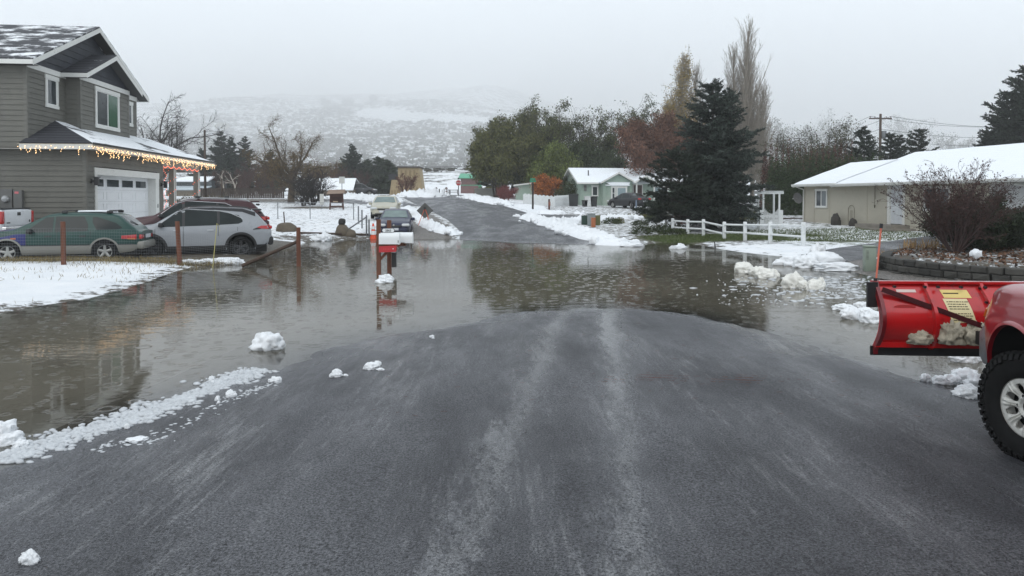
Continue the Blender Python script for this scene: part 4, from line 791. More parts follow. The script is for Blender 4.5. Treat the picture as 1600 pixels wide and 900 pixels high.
    for r_ in range(5):
        zz = .34+r_*.49
        pm.bbox((-.312, .82, zz-.006), (-.300, 6.2, zz+.006)) if False else None
        for c_ in range(4):
            y0 = .95+c_*1.40; y1 = y0+1.12
            if r_ < 4:
                for q in ((y0, y1, zz+.08, zz+.10), (y0, y1, zz+.39, zz+.41)): pm.bbox((-.31, q[0], q[2]), (-.296, q[1], q[3]))
                pm.bbox((-.31, y0, zz+.10), (-.296, y0+.02, zz+.39)); pm.bbox((-.31, y1-.02, zz+.10), (-.296, y1, zz+.39))
    pm.build('panel_moulding', mat('garage_white', (.72, .73, .74), .4), gd)
    sm = MB()
    for r_ in range(1, 5): sm.bbox((-.3105, .80, .34+r_*.49-.004), (-.308, 6.5, .34+r_*.49+.004))
    sm.build('panel_joint', mat('joint_grey', (.35, .35, .35), .6), gd)
    for c_ in range(4):
        y0 = .95+c_*1.40; wf = MB(); wf.bbox((-.31, y0-.03, 2.40), (-.290, y0+1.15, 2.43)); wf.bbox((-.31, y0-.03, 2.73), (-.290, y0+1.15, 2.76)); wf.bbox((-.31, y0-.03, 2.43), (-.290, y0, 2.73)); wf.bbox((-.31, y0+1.12, 2.43), (-.290, y0+1.15, 2.73))
        w = wf.build('window', mat('garage_white', (.72, .73, .74), .4), gd); MB().bbox((-.31, y0, 2.43), (-.302, y0+1.12, 2.73)).build('pane', GLASS(), w)
    t = MB(); t.bbox((-.3, .60, 2.88), (.05, 6.98, 3.16)); t.bbox((-.3, .62, 0), (.045, .80, 2.88)); t.bbox((-.36, 6.55, 0), (.045, 6.95, 2.88)); t.build('door_trim', WHITE(), H)
    MB().bbox((.045, 6.72, 1.5), (.07, 6.80, 1.68)).build('keypad', mat('grey_plastic', (.25, .25, .25), .5), H)
    BLK = mat('black_metal', (.012, .012, .013), .4)
    for y in (.36, 7.28):
        l = MB(); l.box((.04, y, 2.62), (.05, .12, .16)); l.tube((.06, y, 2.62), (.20, y, 2.62), .02); l.box((.22, y, 2.6), (.14, .14, .30)); l.box((.22, y, 2.77), (.2, .2, .03)); l.build('wall_lamp', BLK, H)
    # porch
    PT = mat('porch_paint', (.30, .285, .25), .6, var=.08)
    for y in (9.1, 12.7):
        MB().rbox((-.13, y, 1.85), (.26, .26, 3.2), .015).build('porch_column', PT, H); 
        pb = MB(); pb.bbox((.002, y-.13-.02, .3), (.022, y-.09, 3.42)); pb.bbox((.002, y+.09, .3), (.022, y+.15, 3.42)); pb.bbox((-.28, y+.131, .3), (.022, y+.15, 3.42)); pb.build('column_trim', WHITE(), H)
    pb = MB(); pb.bbox((-.26, 7.5, 3.44), (0, 12.85, 3.80)); pb.bbox((-4.4, 12.6, 3.44), (-.26, 12.85, 3.80)); pb.build('porch_beam', PT, H)
    MB().bbox((-2.09, 7.5, 0), (.1, 12.9, .42)).build('porch_floor', mat('concrete', (.30, .29, .27), .8), H)
    # electric meter on the side wall
    mt = MB(); mt.bbox((-3.05, -.12, 1.3), (-2.62, -.0, 2.3)); mt.bbox((-2.55, -.16, 1.35), (-2.25, 0, 2.25)); mt.build('meter_box', mat('meter_grey', (.13, .13, .125), .5), H)
    MB().lathe([(0, -.26), (.1, -.25), (.13, -.2), (.13, -.12)], 20, (-2.83, 0, 1.92), 'y').build('meter_dial', mat('meter_glass', (.45, .46, .47), .1, metal=.3), H)
    MB().bbox((-2.5, -.163, 2.12), (-2.36, -.158, 2.2)).build('meter_sticker', mat('pink_label', (.6, .16, .18), .6), H)
    # strings of warm lights along the eaves
    rng = random.Random(2); bulbs = MB(); wire = MB()
    def strand(p, q, dens, drop):
        p, q = Vector(p), Vector(q); L = (q-p).length; n = int(L/ .16)
        for i in range(n+1):
            a = p+(q-p)*(i/n); dr = drop*rng.choice((.25, .5, .75, 1.0))*rng.uniform(.8, 1.15); wire.tube(a, a-Vector((0, 0, dr)), .003, n=3, cap=False)
            k = max(1, int(dens*dr/.1))
            for j in range(k):
                c = a-Vector((rng.uniform(-.04, .04), rng.uniform(-.05, .05), .05+dr*(j+rng.uniform(.2, 1))/k)); r = .014
                bulbs.add([c+Vector((r, 0, 0)), c+Vector((-r, 0, 0)), c+Vector((0, r, 0)), c+Vector((0, -r, 0)), c+Vector((0, 0, r)), c+Vector((0, 0, -r*1.6))], [(0, 2, 4), (2, 1, 4), (1, 3, 4), (3, 0, 4), (2, 0, 5), (1, 2, 5), (3, 1, 5), (0, 3, 5)])
        wire.tube(p, q, .006, n=4)
    Mx = Matrix.Translation((Cx, Cy, 0)) @ Matrix.Rotation(math.atan2(.098, .995), 4, 'Z')
    T = lambda x, y, z: Mx @ Vector((x, y, z))
    strand(T(-2.2, -.50, 3.99), T(.5, -.50, 3.99), 1.6, .32); strand(T(.53, -.5, 3.97), T(.53, 13.9, 3.97), 2.1, .38)
    LT = empty('string_lights', Mx @ Vector((.5, -.5, 3.9)), 0, 'warm white icicle lights hanging along the garage and porch eaves', 'string lights')
    WM = mat('warm_bulb', (1, .7, .35), .4, emit=((1.0, .60, .27), 3.2)); o = bulbs.build('bulbs', WM, LT, fix=False); tag(o, kind='stuff'); w = wire.build('wire', mat('pale_wire', (.5, .42, .3), .5), LT, fix=False)
    for q in (o, w): q.location = -LT.location
    rb = MB(); rw = MB(); RP = empty('string_lights', Mx @ Vector((0, 8.1, 2)), 0, 'red and amber lights wound round the porch columns and wall end', 'string lights')
    for y in (7.66, 9.1, 12.7):
        pts = []
        for i in range(34):
            a = i*.9; rr = .17 if y > 8 else .06; pts.append(T(-.13*(y > 8)+.06*(y < 8)+rr*math.cos(a), y+rr*math.sin(a), .5+i*.09))
        rw.path(pts, .005, 3)
        for c in pts:
            r = .018; rb.add([c+Vector((r, 0, 0)), c+Vector((-r, 0, 0)), c+Vector((0, r, 0)), c+Vector((0, -r, 0)), c+Vector((0, 0, r)), c+Vector((0, 0, -r))], [(0, 2, 4), (2, 1, 4), (1, 3, 4), (3, 0, 4), (2, 0, 5), (1, 2, 5), (3, 1, 5), (0, 3, 5)])
    for i in range(60):
        c = T(.02, 7.6+i*.085, 3.50-.05*math.sin(i*.7)); r = .016
        rb.add([c+Vector((r, 0, 0)), c+Vector((-r, 0, 0)), c+Vector((0, r, 0)), c+Vector((0, -r, 0)), c+Vector((0, 0, r)), c+Vector((0, 0, -r))], [(0, 2, 4), (2, 1, 4), (1, 3, 4), (3, 0, 4), (2, 0, 5), (1, 2, 5), (3, 1, 5), (0, 3, 5)])
    o = rb.build('bulbs', mat('red_bulb', (1, .2, .1), .4, emit=((1.0, .16, .07), 2.5)), RP, fix=False); tag(o, kind='stuff'); w = rw.build('wire', mat('dark_wire', (.03, .05, .03), .5), RP, fix=False)
    for q in (o, w): q.location = -RP.location
def beige_house():
    b2 = Vector((-.196, .98)).normalized(); n2 = Vector((b2.y, -b2.x))  # n2 points away from the road
    K = Vector((17.9, 43.5)); rz = math.atan2(-b2.y, -b2.x)             # local x runs toward the camera along the front wall
    H = empty('beige_house', (K.x, K.y, 0), rz, 'single storey beige sided house with snow covered roof and white door', 'house')
    # local: x = s (toward camera), y = inward (m)
    BS = mat('beige_siding', (.43, .40, .325), .6, var=.06, scale=1.5, dirt=((.34, .30, .23), .15, 1.5)); BT = mat('beige_trim', (.41, .38, .31), .6); z0, ze = .28, 2.86
    siding('wall', (0, 0), (21, 0), z0+.1, ze, BS, H, pitch=.115, lap=.016, holes=((7.1, 8.3, 0, 2.62), (13.3, 18.4, 0, 2.55)), out=1)
    siding('wall', (0, 9), (0, 0), z0+.1, ze, BS, H, pitch=.115, lap=.01, out=1); siding('wall', (21, 0), (21, 9.7), z0+.1, ze, BS, H, pitch=.115, lap=.01, out=1); siding('wall', (21, 9.7), (0, 9.7), z0+.1, ze, BS, H, pitch=.2, lap=.01, out=1)
    MB().bbox((.02, .02, 0), (20.9, 9.6, z0+.12)).build('foundation', mat('concrete_foundation', (.20, .19, .17), .85, var=.2), H)
    t = MB()
    for x in (.05, 1.0, 2.45, 5.6, 10.6): t.bbox((x-.035, -.035, z0+.1), (x+.035, -.012, ze))
    t.build('batten', BT, H)
    M = frame_M((0, 0), (21, 0)); CU = mat('net_curtain', (.16, .18, .19), .12, var=.25, scale=3, stretch=(10, 1, 1), spec=.7)
    window(H, M, 1.16, 2.28, 1.42, 2.50, .07, (GLASS(), CU), split=(.5,)); window(H, M, 9.6, 11.2, 1.35, 2.5, .07, (GLASS(), CU), split=(.5,))
    # door with steps
    d = MB(); d.bbox((7.32, .03, .66), (8.22, .08, 2.60)); dr = d.build('door', mat('white_door', (.62, .64, .66), .4, var=.04), H)
    p = MB()
    for a, b_ in (((7.42, .022, .85), (7.74, .034, 1.45)), ((7.80, .022, .85), (8.12, .034, 1.45)), ((7.42, .022, 1.6), (7.74, .034, 2.4)), ((7.80, .022, 1.6), (8.12, .034, 2.4))): p.bbox(a, b_)
    p.build('door_panel', mat('door_panel_white', (.56, .58, .60), .4), dr); MB().lathe([(0, -.05), (.03, -.04), (.03, 0), (.012, .01)], 12, (8.14, 0, 1.6), 'y').build('door_knob', mat('brass', (.4, .3, .12), .3, metal=.9), dr)
    f = MB(); f.bbox((7.16, -.05, .60), (7.32, .06, 2.66)); f.bbox((8.22, -.05, .60), (8.36, .06, 2.66)); f.bbox((7.32, -.05, 2.60), (8.22, .06, 2.68)); f.build('door_frame', WHITE(), H)
    s = MB(); s.bbox((6.1, -1.1, .1), (8.7, 0, .63)); s.bbox((7.0, -1.45, .1), (9.1, -.0, .45)); s.bbox((7.0, -1.8, .08), (9.4, 0, .28)); s.build('steps', mat('step_concrete', (.22, .20, .17), .85, var=.2), H)
    # garage door
    g = MB(); g.bbox((13.4, .05, .2), (18.3, .1, 2.5)); gd = g.build('garage_door', mat('garage_grey_white', (.50, .51, .51), .5), H); j = MB()
    for k in range(1, 4): j.bbox((13.4, .042, .2+k*.57), (18.3, .05, .225+k*.57))
    j.build('panel_joint', mat('joint_grey', (.35, .35, .35), .6), gd)
    f = MB(); f.bbox((13.28, -.04, .2), (13.4, .06, 2.56)); f.bbox((18.3, -.04, .2), (18.42, .06, 2.56)); f.bbox((13.4, -.04, 2.5), (18.3, .06, 2.6)); f.build('door_frame', WHITE(), H)
    # roofs, covered with snow
    SR = snow_roof('white_roof_snow', (.05, .05, .05), .86, (1, 1, 1), .6, .05, (.80, .83, .86)); sl = .34; zf = 2.96
    def R_(s0, s1, m, ov, nm, dz=0):
        e = zf-sl*ov+dz; r = zf+sl*m+dz
        n_ = 10; us = np.linspace(s0, s1, int((s1-s0)*3)+2); ms = np.r_[np.linspace(-ov, m, 14)]; rng = np.random.default_rng(3)
        X, Y = np.meshgrid(us, ms); Z = zf+dz+sl*Y+.05+.035*(fbm(X+50, Y+50, 1.3, 3, 2)-.5); Z[0] = Z[0]-.04
        v = np.c_[X.ravel(), Y.ravel(), Z.ravel()]; w_ = len(us); i = (np.arange(len(ms)-1)[:, None]*w_+np.arange(w_-1)[None]).ravel()
        me = np_mesh(nm, v, np.c_[i, i+1, i+w_+1, i+w_]); o = link_mesh('snow_cover', me, SR, H, smooth=True)
        slab([(s0, -ov, e), (s1, -ov, e), (s1, m, r), (s0, m, r)], .05, 'roof', mat('roof_deck', (.06, .06, .06), .8), H); slab([(s0, m, r+.05), (s1, m, r+.05), (s1, 2*m+ov, e), (s0, 2*m+ov, e)], .05, 'roof', SR, H)
        f = MB(); board((s0-.012, -ov, e-.03), (s0-.012, m, r-.03), .17, .022, f); board((s0-.012, m, r-.03), (s0-.012, 2*m+ov, e-.03), .17, .022, f); f.build('fascia', WHITE(), H)
        gm = MB(); gm.prism([(-ov-.11, e+.02), (-ov, e+.02), (-ov, e-.13), (-ov-.07, e-.13), (-ov-.11, e-.05)], s0-.02, s1+.02, 'x'); gm.build('gutter', WHITE(), H)
    R_(-.45, 3.65, 3.5, .5, 'roof_snow'); R_(3.35, 21.4, 4.85, .56, 'roof_snow', -.03)
    w = MB(); w.prism([(0, 2.8), (9.7, 2.8), (4.85, 4.4)], 3.5, 3.62, 'x'); w.prism([(0, 2.8), (7, 2.8), (3.5, 3.98)], -.0, .12, 'x'); w.build('gable_wall', BS, H)
    MB().bbox((-.4, -.5, 2.74), (21.3, 9.9, 2.76)).build('soffit', mat('beige_soffit', (.40, .36, .28), .7), H)
    dn = MB(); dn.path([(-.32, -.48, 2.72), (-.28, -.40, 2.66), (.0, -.07, 2.5), (.0, -.07, .35)], .035, 8); dn.build('downspout', WHITE(), H); dn = MB(); dn.path([(14.6, -.5, 2.66), (14.7, -.45, 2.56), (15.2, -.08, 2.42), (15.2, -.08, .35)], .04, 8); dn.build('downspout', WHITE(), H)
    # satellite dish on the far corner
    ds = MB(); ds.lathe([(0, 0), (.2, .03), (.34, .10), (.345, .10), (.2, .015), (0, -.02)], 24); o = ds.build('satellite_dish', mat('dish_grey', (.16, .16, .165), .5), None); tag(o, 'dark grey round satellite dish on the far corner of the beige house', 'satellite dish')
    o.location = (K.x-.35, K.y+.3, 1.95); o.rotation_euler = (R(75), 0, R(20)); MB().tube((0, 0, 0), (.1, .1, -.45), .02).build('dish_arm', WHITE(), o)
    # hose and pipe hooks on the wall
    Hm = H.matrix_basis
    hz = MB(); pts = [(4.15, -.05, .45), (4.15, -.05, 1.35)]+[(4.4-.25*math.cos(a), -.05, 1.35+.22*math.sin(a)) for a in np.linspace(0, math.pi, 8)]+[(4.65, -.05, .45)]; hz.path(pts, .012, 5); hz.path([(4.36, -.05, .45), (4.36, -.05, 1.3)], .01, 5); hz.path([(4.46, -.05, .45), (4.46, -.05, 1.3)], .01, 5)
    o = hz.build('wire_trellis', mat('rust_wire', (.14, .12, .09), .7), None); o.matrix_basis = Matrix.Translation((K.x, K.y, 0)) @ Matrix.Rotation(rz, 4, 'Z'); tag(o, 'thin arched wire trellis against the beige wall', 'trellis')
    hz = MB(); hz.tube((6.35, -.12, 2.7), (6.35, -.12, 2.65), .06); hz.path([(6.32, -.12, 2.65), (6.30, -.12, 1.6)], .012, 5); hz.path([(6.38, -.12, 2.65), (6.40, -.12, 1.9)], .012, 5); hz.tube((6.33, -.12, 1.6), (6.33, -.12, 1.45), .04, .02)
    o = hz.build('wind_chime', mat('dull_bronze', (.10, .085, .06), .5, metal=.5), None); o.matrix_basis = Matrix.Translation((K.x, K.y, 0)) @ Matrix.Rotation(rz, 4, 'Z'); tag(o, 'long dark wind chime hanging under the eave left of the white door', 'wind chime')
    for i, (x, rr, hh, lab) in enumerate(((3.5, .28, .5, 'dark bent garden sack at the wall left of the trellis'), (4.95, .22, .32, 'small dark pot at the wall right of the trellis'))):
        o = blob_obj('garden_pot' if i else 'garden_sack', (0, 0, 0), (rr, rr*.8, hh), 40+i, mat('dark_pot', (.04, .035, .03), .8), .25); o.matrix_basis = Matrix.Translation((K.x, K.y, 0)) @ Matrix.Rotation(rz, 4, 'Z') @ Matrix.Translation((x, -.35, .42+hh*.3)); tag(o, lab, 'garden pot')
def blob_mb(mb, c, s, seed, rough=.35, sub=3, freq=1.6, flat=0.):
    import bmesh
    bm = bmesh.new(); bmesh.ops.create_icosphere(bm, subdivisions=sub, radius=1.0); off = Vector((seed*3.17, seed*1.3, seed*.7)); vs = []
    for v in bm.verts:
        p = v.co.copy(); q = p*freq+off
        d = 1+rough*noise.noise(q)*1.2+rough*2.0*(.30-abs(noise.noise(q*1.5)))+rough*1.1*(.28-abs(noise.noise(q*3.4)))+rough*.5*(.25-abs(noise.noise(q*7.7)))
        p = p*d
        if flat and p.z < -flat: p.z = -flat+(p.z+flat)*.1
        vs.append((c[0]+p.x*s[0], c[1]+p.y*s[1], c[2]+p.z*s[2]))
    fs = [tuple(v.index for v in f.verts) for f in bm.faces]; bm.free(); mb.add(vs, fs)
def blob_obj(name, c, s, seed, m, rough=.35, sub=3, parent=None):
    mb = MB(); blob_mb(mb, c, s, seed, rough, sub); return mb.build(name, m, parent, smooth=True)
def green_house():
    th = R(8.5); K = Vector((6.94, 72.0)); zg = TZ(6.94, 72)-.05
    H = empty('pale_green_house', (K.x, K.y, zg), th, 'pale green single storey house with snowy roof, bay window and white trim', 'house')
    GW = mat('pale_green_paint', (.29, .37, .31), .65, var=.06, scale=1.2, dirt=((.40, .42, .36), .3, .5)); SR = snow_roof('house_roof_snow', (.06, .06, .06), .72, (1, 1, 1), .7, .05, (.80, .83, .86)); W = WHITE(); h = 2.45
    w = MB(); w.bbox((0, 0, 0), (14, 7.5, h)); w.bbox((2.1, -1.0, 0), (5.1, 0, h)); w.build('wall', GW, H)
    w = MB(); w.prism([(0, h), (7.5, h), (3.75, h+1.45)], 0, .1, 'x'); w.prism([(2.1, h), (5.1, h), (3.6, h+.72)], -1.0, -.9, 'y'); w.prism([(5.35, h+.06), (7.4, h+.06), (6.38, h+.5)], -1.38, -1.30, 'y'); w.build('gable_wall', GW, H)
    sl = 1.45/3.75
    slab([(-.4, -.45, h-.1), (14.4, -.45, h-.1), (14.4, 3.75, h+1.55), (-.4, 3.75, h+1.55)], .12, 'roof', SR, H); slab([(-.4, 3.75, h+1.55), (14.4, 3.75, h+1.55), (14.4, 7.95, h-.1), (-.4, 7.95, h-.1)], .12, 'roof', SR, H)
    for a, b_, c, yf, yb, zz in ((1.75, 3.6, 5.45, -1.35, 1.6, .95), (5.15, 6.38, 7.6, -1.5, 1.1, .62)):
        slab([(a, yf, h-.06), (b_, yf, h+zz), (b_, yb, h+zz), (a, yb, h-.06)], .10, 'roof', SR, H); slab([(b_, yf, h+zz), (c, yf, h-.06), (c, yb, h-.06), (b_, yb, h+zz)], .10, 'roof', SR, H)
        f = MB(); board((a, yf-.02, h-.07), (b_, yf-.02, h+zz-.01), .18, .03, f); board((b_, yf-.02, h+zz-.01), (c, yf-.02, h-.07), .18, .03, f); f.build('fascia', W, H)
    f = MB(); board((-.42, -.45, h-.1), (-.42, 3.75, h+1.54), .2, .03, f); board((-.42, 3.75, h+1.54), (-.42, 7.95, h-.1), .2, .03, f); board((-.4, -.47, h-.1), (1.75, -.47, h-.1), .16, .03, f); board((7.6, -.47, h-.1), (14.4, -.47, h-.1), .16, .03, f); f.build('fascia', W, H)
    # bay window
    b = MB(); b.prism([(2.45, -1.0), (2.75, -1.45), (4.45, -1.45), (4.75, -1.0)], .45, 2.0, 'z'); b.build('bay', GW, H)
    b = MB(); b.add([(2.3, -1.0, 2.38), (2.6, -1.6, 2.12), (4.6, -1.6, 2.12), (4.9, -1.0, 2.38)], [(0, 1, 2, 3)]); b.prism([(2.3, -1.0), (2.6, -1.6), (4.6, -1.6), (4.9, -1.0)], 2.0, 2.12, 'z'); b.build('bay_roof', SR, H)
    CU = mat('pale_curtain', (.26, .33, .35), .15, var=.2, scale=2, stretch=(8, 1, 1)); Mf = frame_M((0, -1.45), (14, -1.45)); window(H, Mf, 3.3, 4.4, .62, 1.92, .1, (CU,)); window(H, Mf, 2.78, 3.22, .62, 1.92, .08, (GLASS(),), hsplit=True)
    Mw = frame_M((0, 0), (14, 0)); window(H, Mw, 1.15, 1.85, .95, 2.05, .09, (GLASS(),)); window(H, Mw, 7.7, 9.3, .95, 2.05, .09, (CU, GLASS()), split=(.5,))
    d = MB(); d.bbox((5.55, -.06, .05), (6.45, 0, 2.1)); dr = d.build('door', mat('dark_red_door', (.05, .025, .02), .4), H); f = MB(); f.bbox((5.45, -.08, .05), (5.55, 0, 2.2)); f.bbox((6.45, -.08, .05), (6.55, 0, 2.2)); f.bbox((5.55, -.08, 2.1), (6.45, 0, 2.2)); f.build('door_frame', W, H)
    for x in (5.45, 7.3): MB().bbox((x-.06, -1.4, 0), (x+.06, -1.28, h)).build('porch_column', W, H)
    MB().tube((1.2, 1.5, 2.9), (1.2, 1.5, 3.65), .06).build('vent_pipe', mat('black_pipe', (.02, .02, .02), .5), H)
    MB().bbox((.35, -.12, 1.5), (.6, 0, 2.1)).build('meter_box', mat('meter_grey', (.13, .13, .125), .5), H)
    # shed
    x0, x1, Y = XA(806, 80), XA(832, 80), 80; zs = TZ(x0, Y)-.05; S = empty('garden_shed', (x0, Y, zs), .03, 'low pale green shed with flat snowy roof behind the picket fence', 'shed')
    MB().bbox((0, 0, 0), (x1-x0, 2.6, 1.75)).build('wall', GW, S); MB().add([(-.25, -.3, 1.72), (x1-x0+.2, -.3, 2.0), (x1-x0+.2, 2.8, 2.0), (-.25, 2.8, 1.72), (-.25, -.3, 1.56), (x1-x0+.2, -.3, 1.84), (x1-x0+.2, 2.8, 1.84), (-.25, 2.8, 1.56)], [(0, 1, 2, 3), (7, 6, 5, 4), (0, 4, 5, 1), (1, 5, 6, 2), (2, 6, 7, 3), (3, 7, 4, 0)]).build('roof', WHITE(), S)
def far_buildings():
    # tan tapered tower
    Y = 99; zb = TZ(XA(634, Y), Y)-.3; k = Y/F_PX; x0 = XA(608, Y); T = empty('tan_tower', (XA(634, Y), Y, zb), 0, 'tan tapered timber tower with recessed panels beside the road junction', 'tower')
    TN = mat('tan_board', (.36, .28, .165), .8, var=.15, scale=2, bump=.2, bscale=12); top = P(0, 262, Y).z-zb; st = P(0, 281, Y).z-zb; X = lambda px: XA(px, Y)-XA(634, Y)
    MB().prism([(X(608), 0), (X(661), 0), (X(655), top), (X(622), top), (X(622), st), (X(612), st)], 0, 3.6, 'y').build('wall', TN, T)
    MB().bbox((X(621), -.2, top), (X(657), 3.8, top+.18)).build('roof', mat('dark_cap', (.07, .06, .055), .7), T); TD = mat('tan_recess', (.25, .185, .10), .8)
    p = MB()
    for a in (626, 632.5, 639.5, 646): p.bbox((X(a), -.03, top-1.4), (X(a+3), 0, top-.35))
    for a in (611.5, 616, 620.5): p.bbox((X(a), -.03, .35), (X(a+2.4), 0, .95))
    for a in (650,): p.bbox((X(a), -.03, .6), (X(a+3), 0, 1.4))
    p.build('panel', TD, T)
    MB().bbox((X(606), .8, st+.05), (X(621), 1.2, st+.85)).build('sign_box', mat('black_sign', (.02, .022, .028), .6), T)
    # green roofed building
    Y = 128; X0, X1 = XA(719, Y), XA(752, Y); zb = TZ(X0, Y)-.2; B = empty('green_roofed_building', (X0, Y, zb), 0, 'small maroon building with bright green metal roof beyond the junction', 'building'); w = X1-X0; e = P(0, 278, Y).z-zb; r = P(0, 270.5, Y).z-zb
    MB().bbox((0.1, 0, 0), (w-.5, 4, e+.1)).build('wall', mat('maroon_wall', (.16, .085, .08), .7, var=.2), B); MB().bbox((w-.5, -.05, 0), (w-.05, 4, e+.1)).build('wall', mat('green_wall', (.07, .28, .17), .7), B); MB().bbox((.1, -.06, 1.6), (w-.5, 0, 1.75)).build('wall_band', mat('green_wall', (.07, .28, .17), .7), B)
    slab([(-.3, -.6, e), (w+.2, -.6, e), (w, 2, r), (-.1, 2, r)], .12, 'roof', mat('green_metal', (.09, .36, .22), .5, var=.12, scale=2, stretch=(6, 1, 1)), B)
    # snowy roofed cottage behind the thicket
    Y = 88; X0, X1 = XA(446, Y), XA(552, Y); zb = TZ(-24, Y)-.3; B = empty('snowy_cottage', (X0, Y, zb), 0, 'low tan cottage with white snowy roof behind the dark thicket', 'cottage'); w = X1-X0; e = P(0, 296, Y).z-zb; r = P(0, 277, Y).z-zb
    MB().bbox((.3, .5, 0), (w-.3, 7, e+.02)).build('wall', mat('tan_wall', (.20, .17, .13), .8, var=.2), B); SR = snow_roof('cottage_roof_snow', (.08, .07, .06), .74, (1, 1, 1), .5, .05)
    slab([(0, 0, e), (w, 0, e), (w-.4, 3.6, r), (0.6, 3.6, r)], .12, 'roof', SR, B); slab([(.6, 3.6, r), (w-.4, 3.6, r), (w, 7.2, e), (0, 7.2, e)], .12, 'roof', SR, B); window(B, frame_M((0, .5), (w, .5)), 6.2, 7.2, e-.75, e-.1, .06)
    # house seen through the porch
    Y = 86; X0, X1 = XA(262, Y), XA(326, Y); zb = TZ(-38, Y)-.2; B = empty('low_house', (X0, Y, zb), 0, 'low house with window band and snowy roofs seen between the porch columns', 'house'); w = X1-X0; Zp = lambda py: P(0, py, Y).z-zb
    MB().bbox((.3, 1, 0), (w-.6, 7, Zp(281))).build('wall', mat('slate_wall', (.045, .055, .06), .5, var=.3), B); slab([(0, .6, Zp(282)), (w-.3, .6, Zp(282)), (w-.8, 3.8, Zp(274)), (.5, 3.8, Zp(274))], .15, 'roof', SR, B)
    g = MB()
    for i in range(6): g.bbox((.6+i*.75, .95, Zp(289)), (1.2+i*.75, 1.0, Zp(283)))
    g.build('pane', GLASS(), B); slab([(.1, -1.6, Zp(296)), (w, -1.6, Zp(296)), (w, 1, Zp(290)), (.1, 1, Zp(290))], .12, 'roof', mat('blue_grey_roof', (.42, .47, .50), .6), B); MB().bbox((.4, -1.2, 0), (w-.3, 1, Zp(295.5))).build('wall', mat('tan_wall', (.20, .17, .13), .8), B)
    # buildings on the hill, faint in the fog
    for nm, p0, p1, pt, pb, Y, cols, lab, top in (('hillside_shed', 282, 299, 184, 200, 250, (.36, .38, .40), 'pale metal shed on the hillside, above the bare tree by the porch', 1.0), ('hillside_cabin', 338, 352, 191, 199, 262, (.32, .29, .22), 'small tan cabin on the hillside right of the pale shed', 1.5), ('hilltop_house', 610, 678, 168, 188, 385, (.16, .16, .17), 'large dark house fading in the fog on top of the hill', 3.5)):
        X0, X1 = XA(p0, Y), XA(p1, Y); zt = P(0, pt, Y).z; zb = min(P(0, pb, Y).z, TZ((X0+X1)/2, Y))-1; B = empty(nm, (X0, Y, zb), 0, lab, 'building'); w = X1-X0; h = zt-zb
        MB().bbox((0, 0, 0), (w, 7, h-top)).build('wall', mat(nm+'_wall', cols, .8), B); d = MB(); d.prism([(-.4, h-top), (w+.4, h-top), (w*.7, h), (w*.3, h)], -.4, 7.4, 'y'); d.build('roof', mat(nm+'_roof', tuple(c*.8 for c in cols), .8), B)
        g = MB()
        for i in range(int(w/2.2)): g.bbox((.6+i*2.2, -.05, max(.8, h-top-2.2)), (1.6+i*2.2, 0, max(1.8, h-top-.6)))
        g.build('pane', GLASS(), B)
